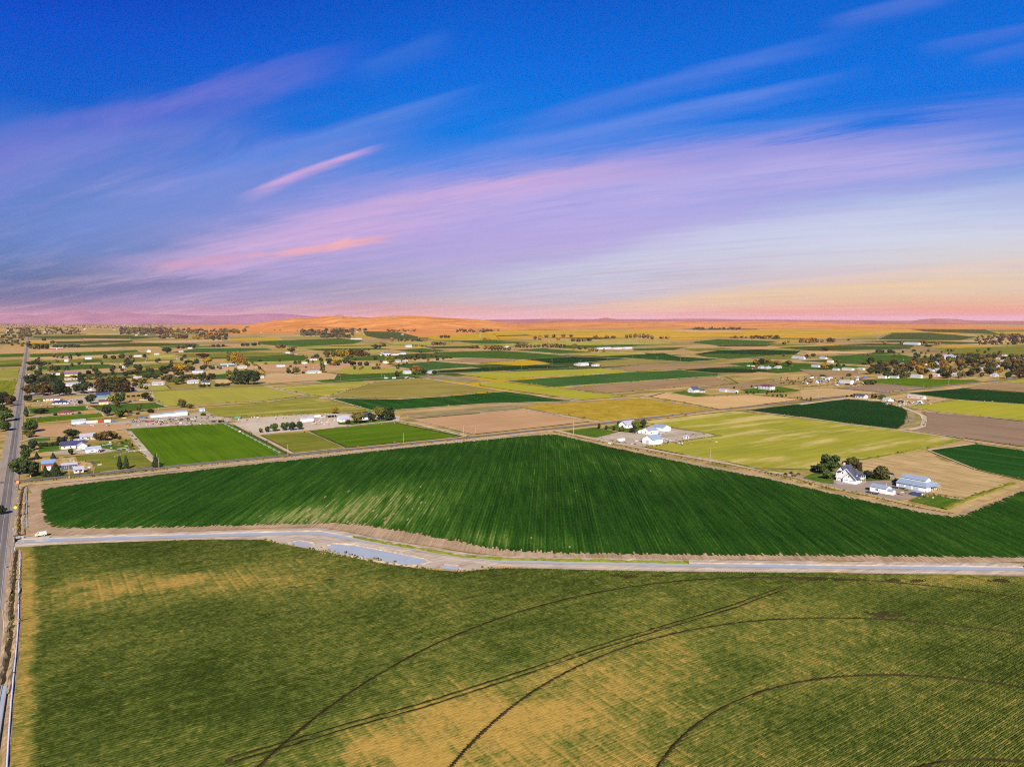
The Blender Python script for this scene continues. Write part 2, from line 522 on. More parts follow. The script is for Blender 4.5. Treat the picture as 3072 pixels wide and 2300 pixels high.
def np_mesh(name, V, F, mats=()):
    """V (n,3), F (k,3 or 4) numpy"""
    me = bpy.data.meshes.new(name)
    k, w = F.shape
    me.vertices.add(len(V))
    me.vertices.foreach_set('co', np.ascontiguousarray(V, dtype=np.float32).ravel())
    me.loops.add(k * w)
    me.loops.foreach_set('vertex_index', np.ascontiguousarray(F, dtype=np.int32).ravel())
    me.polygons.add(k)
    me.polygons.foreach_set('loop_start', np.arange(0, k * w, w, dtype=np.int32))
    me.polygons.foreach_set('loop_total', np.full(k, w, dtype=np.int32))
    for m in mats:
        me.materials.append(MATS[m])
    me.update(calc_edges=True)
    return me


def structure(o):
    o['kind'] = 'structure'
    return o


def stuff(o):
    o['kind'] = 'stuff'
    return o


def pts(a):
    """flat list x0,y0,x1,y1... of photograph marks -> ground points"""
    return [G(a[i], a[i + 1]) for i in range(0, len(a), 2)]


def resample(P, step):
    P = [np.array(p, float) for p in P]
    out = [P[0]]
    for a, b in zip(P, P[1:]):
        n = max(1, int(np.linalg.norm(b - a) / step))
        for k in range(1, n + 1):
            out.append(a + (b - a) * k / n)
    return out


LAYER = [0]
EDGES = []


def sheet(name, a, mat, z=None, world_pts=None):
    P = world_pts if world_pts is not None else pts(a)
    far = max(math.hypot(*p) for p in P)
    if z is None:
        LAYER[0] += 1
        z = 0.05 + (LAYER[0] % 40) * 0.006 + far * 1.2e-5
    bm = bmesh.new()
    Q = P
    if world_pts is None and mat not in ('water', 'range', 'range_gold', 'concrete') and far < 6000:
        amp = .5 + far * 6e-4
        Q = [(q[0] + RNG.normal() * amp, q[1] + RNG.normal() * amp) for q in resample(list(P) + [P[0]], 9 + far * .012)[:-1]]
    vs = [bm.verts.new((x, y, z)) for x, y in Q]
    bm.faces.new(vs)
    bmesh.ops.triangulate(bm, faces=bm.faces[:])
    bmesh.ops.recalc_face_normals(bm, faces=bm.faces[:])
    for f in bm.faces:
        if f.normal.z < 0:
            f.normal_flip()
    me = bpy.data.meshes.new(name)
    bm.to_mesh(me)
    bm.free()
    me.materials.append(MATS[mat])
    if name.endswith(('_field', 'pasture')) and world_pts is None:
        EDGES.append((P, far))
    return structure(link(name, me))


def offsets(P):
    P = [np.array(p, float) for p in P]
    out = []
    for i, p in enumerate(P):
        d = np.zeros(2)
        if i > 0:
            q = p - P[i - 1]
            d += q / np.linalg.norm(q)
        if i < len(P) - 1:
            q = P[i + 1] - p
            d += q / np.linalg.norm(q)
        d /= np.linalg.norm(d)
        out.append(np.array([d[1], -d[0]]))
    return P, out


def ribbon(name, P, prof, mat, step=None, jit=0.0, seed=1):
    """sweep a profile [(offset, z), ...] along a ground polyline"""
    if step:
        P = resample(P, step)
    P, N = offsets(P)
    rr = np.random.default_rng(seed)
    V, F = [], []
    k = len(prof)
    for p, n in zip(P, N):
        for off, z in prof:
            q = p + n * (off + (rr.normal() * jit if jit else 0))
            V.append((q[0], q[1], max(0.03, z * (1 + (rr.normal() * .25 if jit and z > .1 else 0)))))
    for i in range(len(P) - 1):
        for j in range(k - 1):
            F.append((i * k + j, (i + 1) * k + j, (i + 1) * k + j + 1, i * k + j + 1))
    me = mesh(name, V, F, [mat])
    return me


def road(name, a, w, mat, z=None):
    P = pts(a)
    far = max(math.hypot(*p) for p in P)
    LAYER[0] += 1
    if z is None:
        z = 0.30 + (LAYER[0] % 30) * 0.004 + far * 1.2e-5
    return structure(link(name, ribbon(name, P, [(-w / 2, z), (w / 2, z)], mat)))


# ------------------------------------------------------------------ ground
def disc(name, r0, r1, rings, seg, z, mat):
    V, F = [], []
    rs = np.geomspace(max(r0, 1.0), r1, rings)
    for r in rs:
        for k in range(seg):
            a = 2 * math.pi * k / seg
            V.append((r * math.cos(a), r * math.sin(a), z))
    for i in range(rings - 1):
        for k in range(seg):
            F.append((i * seg + k, i * seg + (k + 1) % seg, (i + 1) * seg + (k + 1) % seg, (i + 1) * seg + k))
    if r0 <= 1.0:
        F.append(tuple(range(seg)))
    return structure(link(name, mesh(name, V, F, [mat])))


disc('ground', 0.5, 2600, 60, 96, 0.0, 'dry_ground')
disc('plain', 2590, 58000, 40, 96, -0.02, 'far_plain')

# farm parcels of the plain, laid out on the road grid
rp = random.Random(3)
PARC = ['dull_green'] * 5 + ['mid_green'] * 3 + ['emerald'] * 2 + ['olive'] * 4 + ['pasture'] * 3 + ['lime'] * 2 + ['gold'] * 2 + ['dull_olive'] * 3 + ['tan', 'brown', 'pinktan', 'tan_orange', 'range_gold', 'plough']
PARR = ['range_gold'] * 6 + ['gold'] * 3 + ['dull_green'] * 3 + ['olive'] * 3 + ['dull_olive'] * 3 + ['tan_orange'] * 2 + ['emerald', 'lime']
ucell, vcell = 300.0, 420.0
for iu in range(0, 30):
    for iv in range(-24, 34):
        uu, vv = 900 + iu * ucell, iv * vcell
        u1, v1 = uu + ucell * rp.uniform(.45, .96), vv + vcell * rp.uniform(.6, .96)
        cx, cy = EM * (uu + u1) / 2 + EC * (vv + v1) / 2
        d_ = math.hypot(cx, cy)
        az_ = math.degrees(math.atan2(cx, cy))
        if cy < 1000 or not (1150 < d_ < 8200) or abs(az_) > 48 or rp.random() < .22 or (d_ > 6000 and -22 < az_ < 2):
            continue
        Pp = [tuple(EM * a + EC * b) for a, b in ((uu, vv), (u1, vv), (u1, v1), (uu, v1))]
        o = sheet('parcel', None, rp.choice(PARR if az_ > 0 and d_ > 3000 else PARC), z=.03 + d_ * .8e-5, world_pts=Pp)

# far rangeland and plots, drawn from the horizon towards the viewer
sheet('rangeland', [1300, 972, 1700, 966, 2400, 966, 2700, 974, 3300, 978, 3900, 982, 3300, 988, 2700, 987, 2000, 986, 1560, 988], 'range')
sheet('grain_field', [1440, 995, 1560, 989, 2000, 987, 2700, 987, 3500, 992, 3500, 1003, 2690, 1001, 2440, 1012, 1960, 1012, 1440, 1012], 'range_gold')
for a, mt in (([1900, 1002, 2160, 1000, 2220, 1003, 1980, 1006], 'dull_olive'), ([2280, 993, 2560, 991, 2640, 995, 2380, 997], 'olive'), ([1560, 1003, 1740, 1001, 1800, 1004, 1620, 1007], 'dull_olive'), ([2000, 991, 2180, 990, 2240, 993, 2060, 994], 'tan_orange'),
              ([2380, 1001, 2560, 999, 2600, 1003, 2440, 1005], 'olive'), ([2900, 990, 3200, 989, 3300, 994, 3000, 996], 'olive'), ([1700, 993, 1880, 992, 1900, 995, 1740, 996], 'lime'), ([2500, 1005, 2660, 1001, 2600, 1008, 2480, 1010], 'gold'), ([1480, 1006, 1580, 1004, 1600, 1007, 1500, 1009], 'dull_green'),
              ([1600, 978, 1800, 976, 1900, 979, 1700, 981], 'dull_olive'), ([2150, 979, 2420, 978, 2500, 981, 2250, 982], 'brown'), ([2600, 977, 2850, 977, 2900, 980, 2650, 981], 'tan_orange'), ([2450, 984, 2700, 983, 2740, 986, 2500, 987], 'dull_olive')):
    sheet('grain_field', a, mt)
sheet('grain_field', [880, 990, 1150, 990, 1420, 988, 1440, 1012, 1255, 1012, 1090, 992], 'range')
sheet('grain_field', [480, 985, 700, 972, 900, 990, 880, 1003, 690, 1001, 480, 992], 'range')
sheet('crop_field', [1553, 984, 1675, 973, 1872, 971, 1793, 983, 1651, 991, 1557, 991], 'dull_olive')
sheet('crop_field', [1087, 993, 1195, 996, 1254, 1010, 1256, 1017, 1148, 1017, 1096, 1007], 'dull_green')
sheet('crop_field', [2674, 998, 2789, 998, 2935, 1011, 2886, 1020, 2625, 1018], 'dull_green')
sheet('crop_field', [2722, 986, 2947, 985, 3000, 1003, 2780, 995], 'dull_green')
sheet('crop_field', [2045, 986, 2100, 982, 2250, 983, 2280, 989, 2100, 990], 'dull_green')
sheet('grain_field', [668, 1017, 833, 1011, 847, 1022, 692, 1023], 'gold')
sheet('crop_field', [96, 1008, 364, 1005, 489, 1012, 400, 1017, 99, 1013], 'dull_green')
sheet('stubble_field', [244, 1014, 388, 1013, 392, 1021, 254, 1022], 'pinktan')
sheet('crop_field', [165, 1024, 400, 1020, 388, 1028, 174, 1031], 'dull_green')
sheet('stubble_field', [395, 1026, 520, 1020, 700, 1017, 660, 1025, 520, 1029], 'tan')
sheet('crop_field', [235, 1036, 388, 1029, 590, 1031, 600, 1037, 306, 1041, 235, 1042], 'dull_green')
sheet('crop_field', [774, 1024, 880, 1020, 1020, 1015, 1090, 1022, 1060, 1031, 900, 1039, 786, 1034], 'mid_green')
sheet('grain_field', [889, 1041, 1110, 1037, 1120, 1044, 893, 1047], 'pale_olive')
sheet('grain_field', [1160, 1026, 1296, 1024, 1310, 1033, 1186, 1033], 'lime')
sheet('grain_field', [1261, 1009, 1480, 999, 1500, 1018, 1313, 1019], 'gold')
sheet('crop_field', [1360, 1024, 1450, 1021, 1520, 1024, 1420, 1030], 'mid_green')
sheet('grain_field', [1440, 1036, 1558, 1030, 1699, 1023, 1980, 1023, 2030, 1031, 1760, 1036], 'lime')
sheet('crop_field', [1700, 1036, 1890, 1033, 1970, 1036, 1800, 1040, 1700, 1040], 'teal_green')
sheet('crop_field', [2066, 1027, 2155, 1017, 2336, 1024, 2300, 1032, 2146, 1036], 'mid_green')
sheet('crop_field', [2146, 1036, 2335, 1031, 2300, 1039, 2160, 1040], 'dull_green')
sheet('crop_field', [1900, 1046, 2060, 1041, 2020, 1050, 1900, 1052], 'mid_green')
sheet('grain_field', [2052, 1046, 2170, 1043, 2200, 1048, 2085, 1053], 'olive')
sheet('crop_field', [2330, 1042, 2520, 1036, 2740, 1040, 2730, 1047, 2440, 1052], 'dull_green')
sheet('crop_field', [2500, 1034, 2620, 1030, 2760, 1034, 2740, 1039], 'dull_green')
sheet('grain_field', [2795, 1047, 3100, 1036, 3300, 1050, 3300, 1066, 2860, 1064], 'olive')
sheet('dark_field', [2080, 1062, 2155, 1051, 2273, 1048, 2404, 1053, 2390, 1062, 2273, 1066, 2150, 1066], 'darkest')
sheet('crop_field', [2085, 1064, 2150, 1060, 2330, 1066, 2273, 1071, 2190, 1077, 2120, 1071], 'mid_green')
sheet('lime_field', [2400, 1057, 2480, 1053, 2640, 1056, 2600, 1061, 2440, 1062], 'tan_orange')
sheet('bright_field', [2476, 1067, 2590, 1064, 2704, 1064, 2740, 1071, 2731, 1080, 2613, 1090, 2528, 1088], 'mid_green')
sheet('bright_field', [2567, 1140, 2704, 1134, 2917, 1140, 2947, 1144, 2774, 1162, 2643, 1150], 'vivid_right')
sheet('ploughed_field', [2500, 1165, 2640, 1150, 2774, 1162, 2655, 1178], 'plough')
sheet('stubble_field', [2400, 1168, 2500, 1164, 2650, 1178, 2534, 1188, 2405, 1200], 'tan')
sheet('ploughed_field', [2400, 1108, 2560, 1112, 2590, 1124, 2440, 1128], 'brown')
# left of the centre
sheet('crop_field', [88, 1071, 87, 1062, 411, 1050, 421, 1055, 353, 1062], 'mid_green')
sheet('stubble_field', [88, 1058, 120, 1049, 367, 1042, 380, 1045, 330, 1050], 'tan')
sheet('stubble_field', [88, 1080, 88, 1072, 353, 1063, 400, 1062, 329, 1071, 188, 1080], 'tan')
sheet('crop_field', [249, 1080, 301, 1078, 303, 1084, 251, 1089], 'mid_green')
sheet('grain_field', [306, 1083, 430, 1076, 530, 1072, 530, 1080, 353, 1089], 'olive')
sheet('stubble_field', [150, 1094, 329, 1090, 520, 1081, 520, 1087, 400, 1092, 188, 1097], 'tan')
sheet('crop_field', [400, 1098, 520, 1088, 585, 1092, 580, 1100, 470, 1104], 'olive')
sheet('crop_field', [113, 1109, 110, 1099, 179, 1095, 327, 1092, 346, 1103, 195, 1110], 'mid_green')
sheet('stubble_field', [186, 1117, 195, 1111, 374, 1104, 380, 1116, 233, 1121], 'pinktan')
sheet('grass_field', [237, 1133, 400, 1124, 410, 1130, 235, 1140], 'olive')
sheet('grass_field', [440, 1064, 515, 1062, 545, 1076, 440, 1079], 'lime')
sheet('crop_field', [515, 1057, 593, 1045, 795, 1044, 816, 1049, 715, 1055, 527, 1058], 'teal_green')
sheet('grass_field', [520, 1062, 727, 1056, 847, 1058, 880, 1064, 727, 1072, 560, 1072], 'olive')
sheet('crop_field', [727, 1074, 922, 1067, 915, 1081, 750, 1086], 'mid_green')
sheet('crop_field', [612, 1127, 687, 1120, 685, 1137, 630, 1137], 'mid_green')
sheet('stubble_field', [633, 1139, 685, 1138, 700, 1148, 660, 1152], 'tan_orange')
sheet('stubble_field', [770, 1142, 809, 1120, 960, 1116, 1010, 1122, 1000, 1138, 809, 1151], 'tan')
sheet('stubble_field', [768, 1092, 960, 1092, 965, 1103, 860, 1117, 795, 1117], 'pinktan')
sheet('grass_field', [1103, 1049, 1167, 1049, 1150, 1058, 1110, 1058], 'lime')
sheet('crop_field', [1019, 1071, 1155, 1069, 1155, 1080, 1061, 1081], 'mid_green')
sheet('crop_field', [1179, 1050, 1266, 1045, 1348, 1051, 1266, 1059], 'mid_green')
sheet('crop_field', [1270, 1040, 1430, 1037, 1440, 1044, 1300, 1046], 'dull_green')
sheet('grass_field', [983, 1117, 1054, 1100, 1110, 1098, 1215, 1111, 1195, 1118, 1054, 1123], 'pale_olive')
sheet('crop_field', [1167, 1096, 1298, 1084, 1463, 1097, 1289, 1109, 1237, 1106], 'teal_green')
sheet('ploughed_field', [1313, 1082, 1400, 1075, 1450, 1075, 1557, 1080, 1445, 1089], 'brown')
sheet('crop_field', [1280, 1062, 1322, 1056, 1503, 1052, 1729, 1069, 1557, 1078, 1440, 1074, 1360, 1072], 'mid_green')
sheet('crop_field', [1543, 1050, 1628, 1045, 1778, 1057, 1675, 1060], 'teal_green')
sheet('dark_field', [1572, 1078, 1722, 1070, 1882, 1076, 1760, 1087, 1670, 1090], 'darkest')
sheet('grain_field', [1699, 1064, 1825, 1057, 1929, 1057, 1936, 1063, 1807, 1068], 'lime')
sheet('crop_field', [1815, 1070, 1993, 1059, 2033, 1070, 2174, 1078, 2070, 1085, 1960, 1078], 'emerald_rows')
sheet('fallow_field', [1775, 1088, 1887, 1078, 1950, 1080, 2035, 1086, 1920, 1093, 1810, 1100], 'dull_olive')
sheet('ploughed_field', [1815, 1104, 1920, 1095, 2038, 1090, 2174, 1091, 2226, 1098, 2108, 1104, 1920, 1113, 1880, 1111], 'brown')
sheet('dark_field', [2047, 1110, 2122, 1104, 2254, 1107, 2331, 1110, 2259, 1118, 2150, 1119], 'darkest')
sheet('grain_field', [1440, 1090, 1600, 1079, 1656, 1091, 1569, 1097], 'gold')
sheet('dark_field', [1313, 1112, 1609, 1094, 1720, 1101, 1440, 1115, 1313, 1119], 'darkest')
sheet('grain_field', [1376, 1123, 1440, 1118, 1804, 1105, 1890, 1113, 1520, 1137, 1490, 1138], 'yellowgreen')
sheet('crop_field', [1520, 1143, 1920, 1115, 2042, 1110, 2169, 1122, 2146, 1128, 1920, 1143, 1663, 1161, 1590, 1152], 'teal_green')
sheet('weed_patch', [1251, 1131, 1327, 1124, 1468, 1143, 1407, 1149, 1289, 1135], 'weeds')
sheet('ploughed_field', [1680, 1164, 1920, 1145, 2146, 1130, 2175, 1140, 2200, 1149, 2090, 1158, 1925, 1170, 1830, 1179], 'brown')
sheet('ploughed_field', [2099, 1162, 2214, 1150, 2330, 1143, 2440, 1150, 2320, 1155, 2200, 1166], 'brown')
sheet('grain_field', [1440, 1150, 1513, 1146, 1650, 1162, 1877, 1189, 1743, 1200, 1675, 1190, 1440, 1157], 'yellowgreen')
sheet('pale_field', [454, 1175, 793, 1158, 905, 1187, 786, 1203, 496, 1219, 461, 1196], 'pale_olive')
sheet('grass_field', [820, 1162, 1092, 1143, 1108, 1147, 979, 1189, 940, 1186], 'lime')
sheet('fallow_field', [983, 1191, 1129, 1145, 1275, 1137, 1503, 1172, 1322, 1187, 1195, 1195], 'dull_olive')
sheet('crop_field', [988, 1195, 1195, 1198, 1322, 1190, 1480, 1177, 1527, 1174, 1640, 1194, 1715, 1203, 1440, 1211, 1186, 1229, 1110, 1230], 'emerald_rows')
sheet('pasture', [590, 1222, 800, 1206, 927, 1188, 980, 1200, 1105, 1229, 905, 1240, 700, 1250, 640, 1246], 'pasture')
sheet('mustard_field', [1545, 1218, 1920, 1194, 1960, 1199, 2148, 1229, 2110, 1235, 1809, 1265, 1780, 1258, 1660, 1240], 'mustard')
sheet('tilled_field', [1235, 1257, 1440, 1240, 1567, 1227, 1775, 1264, 1640, 1280, 1425, 1303], 'pinktan')
sheet('weed_patch', [1197, 1243, 1440, 1222, 1541, 1218, 1564, 1225, 1440, 1238, 1242, 1254], 'weeds')
sheet('stubble_field', [1950, 1190, 1995, 1178, 2085, 1191, 2260, 1185, 2414, 1198, 2290, 1213, 2165, 1228], 'tan_orange')
sheet('lawn', [2009, 1177, 2052, 1172, 2131, 1184, 2089, 1190], 'lawn')
sheet('lawn', [2221, 1168, 2331, 1158, 2409, 1171, 2355, 1177, 2249, 1180], 'lawn')
# right hand fields
sheet('lime_field', [1935, 1262, 2200, 1232, 2300, 1243, 2684, 1289, 2888, 1319, 2754, 1349, 2579, 1379, 2436, 1407, 2286, 1406, 2048, 1363, 1935, 1341, 1985, 1331, 2165, 1308, 1955, 1272], 'lime')
sheet('round_field', [2242, 1230, 2400, 1212, 2534, 1198, 2613, 1201, 2661, 1209, 2700, 1220, 2718, 1232, 2722, 1252, 2715, 1270, 2690, 1287, 2552, 1272, 2400, 1251], 'darkest')
sheet('weed_patch', [2718, 1234, 2748, 1247, 2744, 1272, 2695, 1288, 2715, 1272, 2722, 1252], 'weeds')
sheet('lime_field', [2725, 1220, 2874, 1200, 3072, 1213, 3500, 1240, 3500, 1310, 3072, 1261, 2917, 1246, 2780, 1229], 'yellowgreen')
sheet('dark_field', [2719, 1179, 2886, 1165, 3072, 1178, 3500, 1206, 3500, 1236, 3072, 1212, 2856, 1197], 'darkest')
sheet('ploughed_field', [2889, 1163, 2986, 1147, 3072, 1150, 3500, 1170, 3500, 1200, 3072, 1176], 'brown')
sheet('grain_field', [2996, 1146, 3090, 1134, 3500, 1150, 3500, 1168], 'yellowgreen')
sheet('scrub', [2600, 1203, 2716, 1180, 2850, 1197, 2800, 1211, 2722, 1219, 2660, 1206], 'straw')
sheet('ploughed_field', [2768, 1235, 2917, 1248, 3072, 1266, 3500, 1320, 3500, 1400, 3072, 1340, 2893, 1315, 2722, 1289, 2771, 1277, 2776, 1249], 'plough')
sheet('crop_field', [2782, 1350, 2928, 1331, 3072, 1352, 3500, 1420, 3500, 1520, 3072, 1441, 2928, 1409], 'emerald_rows')
sheet('paddock', [2579, 1381, 2747, 1353, 2785, 1358, 2824, 1381, 2946, 1416, 3040, 1448, 2893, 1497, 2789, 1476, 2684, 1430, 2586, 1416], 'straw')
sheet('farmyard', [2300, 1418, 2420, 1430, 2500, 1440, 2570, 1440, 2640, 1438, 2690, 1448, 2795, 1478, 2742, 1496, 2690, 1501, 2600, 1483, 2480, 1458, 2390, 1437], 'road_gravel')
sheet('lawn', [2726, 1501, 2778, 1484, 2893, 1500, 2832, 1526], 'lawn')
sheet('lawn', [2410, 1434, 2440, 1419, 2498, 1424, 2512, 1452, 2470, 1450], 'lawn')
sheet('lawn', [2572, 1444, 2566, 1412, 2640, 1420, 2690, 1440, 2660, 1441], 'lawn')
sheet('driveway', [2508, 1444, 2567, 1448, 2572, 1454, 2512, 1453], 'concrete')
sheet('farmyard', [1775, 1318, 1860, 1295, 1900, 1300, 1952, 1276, 2160, 1306, 1985, 1330, 1932, 1341], 'gravel')
sheet('lawn', [1680, 1293, 1785, 1281, 1880, 1300, 1788, 1313], 'lawn')
sheet('lawn', [1806, 1283, 1858, 1272, 1950, 1276, 1940, 1298, 1890, 1301], 'lawn')
# middle and left, near the cross road
sheet('bright_field', [388, 1287, 667, 1268, 692, 1271, 872, 1366, 480, 1398, 440, 1365, 385, 1295], 'vivid')
sheet('grass_field', [784, 1307, 927, 1295, 1040, 1344, 886, 1360], 'grass_rough')
sheet('bright_field', [928, 1294, 1018, 1283, 1183, 1267, 1383, 1309, 1045, 1343], 'vivid_right')
sheet('farmyard', [696, 1269, 720, 1256, 905, 1243, 1010, 1240, 1200, 1248, 1190, 1262, 1018, 1281, 771, 1304], 'gravel_pale')
sheet('lawn', [1008, 1273, 1015, 1266, 1060, 1262, 1180, 1254, 1182, 1261, 1060, 1275], 'lawn')
sheet('grass_field', [90, 1436, 105, 1388, 190, 1372, 300, 1362, 400, 1346, 440, 1370, 470, 1398, 300, 1417, 100, 1436], 'grass_rough')
sheet('dirt_lot', [165, 1376, 224, 1370, 232, 1384, 280, 1388, 284, 1404, 250, 1416, 180, 1412], 'straw')
sheet('driveway', [105, 1355, 180, 1352, 250, 1343, 340, 1344, 348, 1350, 300, 1360, 176, 1364], 'gravel')
sheet('lawn', [118, 1340, 176, 1336, 180, 1352, 122, 1356], 'lawn')
sheet('lawn', [300, 1332, 385, 1318, 400, 1345, 350, 1350, 310, 1344], 'lawn')
sheet('lawn', [82, 1317, 148, 1313, 150, 1321, 84, 1328], 'lawn')
sheet('dirt_lot', [106, 1310, 110, 1280, 385, 1264, 388, 1286, 202, 1308], 'pinktan')
sheet('yard', [396, 1264, 450, 1246, 600, 1238, 690, 1254, 696, 1268, 388, 1285], 'gravel')
sheet('yard', [200, 1276, 430, 1258, 400, 1270, 210, 1278], 'gravel')
sheet('grass_field', [83, 1225, 259, 1217, 268, 1228, 165, 1240, 89, 1243], 'mid_green')
sheet('grass_field', [78, 1254, 306, 1239, 313, 1250, 113, 1268, 80, 1272], 'vivid_right')
sheet('grass_field', [270, 1217, 470, 1208, 500, 1220, 400, 1233, 313, 1236], 'mid_green')
sheet('lawn', [97, 1198, 132, 1194, 134, 1204, 98, 1206], 'lawn')
sheet('yard', [140, 1206, 265, 1188, 350, 1184, 340, 1210, 200, 1216], 'gravel')
sheet('yard', [90, 1166, 380, 1156, 452, 1150, 450, 1170, 270, 1182, 90, 1188], 'gravel')
sheet('grass_field', [390, 1164, 500, 1156, 512, 1166, 452, 1172], 'pale_olive')
sheet('yard', [480, 1120, 640, 1096, 800, 1090, 760, 1108, 690, 1120, 620, 1126, 500, 1140], 'tan')
# left of the main road
sheet('crop_field', [0, 1062, 70, 1060, 68, 1070, -200, 1076, -200, 1068], 'mid_green')
sheet('crop_field', [0, 1081, 66, 1078, 63, 1090, -200, 1098, -200, 1086], 'olive')
sheet('crop_field', [0, 1092, 64, 1091, 63, 1099, -200, 1108, -200, 1100], 'mid_green')
sheet('grass_field', [0, 1108, 58, 1104, 55, 1136, -200, 1150, -200, 1120], 'pasture')
sheet('row_field', [0, 1142, 55, 1140, 32, 1193, -200, 1215, -200, 1160], 'striped')

# ------------------------------------------------------------------ roads
ROADX = lambda k, y: 93 + k * (y - 957)


def roadside(k0, k1, name, mat, y0, y1, z):
    ys = [y0, (y0 + y1) / 2, y1]
    a = [G(ROADX(k0, y), y) for y in ys] + [G(ROADX(k1, y), y) for y in reversed(ys)]
    return sheet(name, None, mat, z=z, world_pts=a)


roadside(-.215, -.075, 'road_verge', 'road_gravel', 1000, 3600, 0.31)
roadside(-.165, -.105, 'main_road', 'asphalt', 996, 3600, 0.36)
for k in (-.1635, -.1345, -.1075):
    w = .0005
    roadside(k - w, k + w, 'road_line', 'line_white', 1020, 3600, 0.38)
road('cross_road', [-400, 1496, 9, 1448, 57, 1443, 470, 1404, 862, 1366, 1157, 1338, 1440, 1309, 1657, 1286, 1787, 1273, 1917, 1258, 2134, 1231, 2400, 1205, 2534, 1190, 2655, 1179, 2771, 1165, 2977, 1143, 3200, 1120], 7.5, 'asphalt_cross', z=0.35)
for o_ in (-3.5, 3.5):
    P, N = offsets(pts([62, 1442.5, 470, 1404, 862, 1366, 1157, 1338, 1440, 1309, 1657, 1286, 1787, 1273, 1917, 1258, 2134, 1231, 2400, 1205]))
    structure(link('road_line', ribbon('road_line', [p + n * o_ for p, n in zip(P, N)], [(-.07, .375), (.07, .375)], 'line_white')))
road('dirt_track', [75, 1455, 240, 1441, 480, 1415, 862, 1375, 1157, 1346, 1440, 1317, 1560, 1303, 1640, 1295], 5.5, 'path', z=.33)
road('farm_road', [1661, 1290, 1720, 1304, 1787, 1319, 1917, 1343, 2048, 1367, 2178, 1390, 2286, 1411, 2380, 1428], 6, 'path', z=.34)
road('dirt_track', [2380, 1432, 2405, 1439, 2509, 1467, 2579, 1481, 2649, 1495, 2740, 1516, 2823, 1533, 2858, 1537], 4, 'straw', z=.34)
road('dirt_track', [2850, 1538, 2950, 1500, 3050, 1459, 3200, 1400], 4.5, 'straw', z=.345)
road('gravel_lane', [1404, 1309, 1330, 1292, 1260, 1276, 1192, 1262, 1176, 1250], 7, 'gravel_pale')
road('gravel_lane', [1183, 1264, 1100, 1271, 1050, 1278, 1005, 1281], 4, 'gravel_pale')
road('gravel_lane', [2400, 1214, 2534, 1196, 2600, 1201, 2652, 1206, 2704, 1221, 2745, 1236, 2768, 1247, 2773, 1262, 2768, 1279, 2740, 1288, 2700, 1289], 5, 'gravel_pale')
road('farm_track', [2242, 1232, 2400, 1252, 2552, 1273, 2700, 1290, 2888, 1320, 3072, 1347, 3500, 1412], 4, 'path')
road('farm_track', [2725, 1221, 2780, 1231, 2917, 1247, 3072, 1263, 3500, 1312], 4, 'path')
road('county_road', [80, 1192, 270, 1182, 480, 1171, 668, 1161, 809, 1152, 960, 1148, 1101, 1137, 1265, 1128, 1313, 1120, 1480, 1116, 1605, 1107, 1793, 1101, 1960, 1093, 2038, 1088, 2155, 1080, 2300, 1068], 6, 'road_gravel')
road('farm_track', [793, 1158, 850, 1172, 915, 1187, 985, 1192], 4, 'path')
road('farm_track', [1129, 1145, 1060, 1166, 983, 1191], 4, 'path')
road('farm_track', [1275, 1136, 1400, 1155, 1503, 1172, 1640, 1192, 1743, 1203], 5, 'path')
road('farm_track', [1110, 1231, 1186, 1230, 1440, 1212, 1743, 1203, 1920, 1193, 1990, 1177], 5, 'path')
road('farm_track', [1541, 1218, 1660, 1240, 1775, 1265], 4, 'path')
road('farm_track', [1920, 1193, 2040, 1212, 2152, 1230], 4, 'path')
road('farm_track', [927, 1295, 980, 1318, 1042, 1345], 3, 'path')
road('farm_track', [692, 1270, 771, 1306, 880, 1361], 4, 'path')
road('farm_track', [385, 1294, 420, 1335, 445, 1365, 478, 1400], 5, 'gravel')
road('farm_track', [1054, 1098, 1110, 1097, 1215, 1111, 1300, 1118], 5, 'path')
road('farm_track', [515, 1061, 560, 1082, 620, 1100, 700, 1120], 5, 'path')
road('farm_track', [1322, 1055, 1503, 1051, 1729, 1069, 1900, 1077, 2040, 1086], 6, 'path')
road('farm_track', [1503, 1051, 1628, 1059, 1778, 1070], 5, 'path')
road('farm_track', [1313, 1082, 1440, 1075, 1557, 1079, 1722, 1070], 4, 'path')
road('farm_track', [2214, 1149, 2180, 1130, 2140, 1128], 5, 'grass_rough')
road('farm_track', [84, 1219, 259, 1213, 345, 1212], 5, 'gravel_pale')
road('farm_track', [84, 1252, 200, 1243, 310, 1232], 5, 'gravel')
road('gravel_lane', [62, 1326, 105, 1312, 200, 1308, 385, 1286], 4, 'gravel')
road('highway', [2880, 1030, 2700, 1048, 2620, 1058, 2400, 1075, 2160, 1080], 8, 'road_gravel')
road('highway', [2560, 1026, 2625, 1020, 2674, 1000], 9, 'road_gravel')
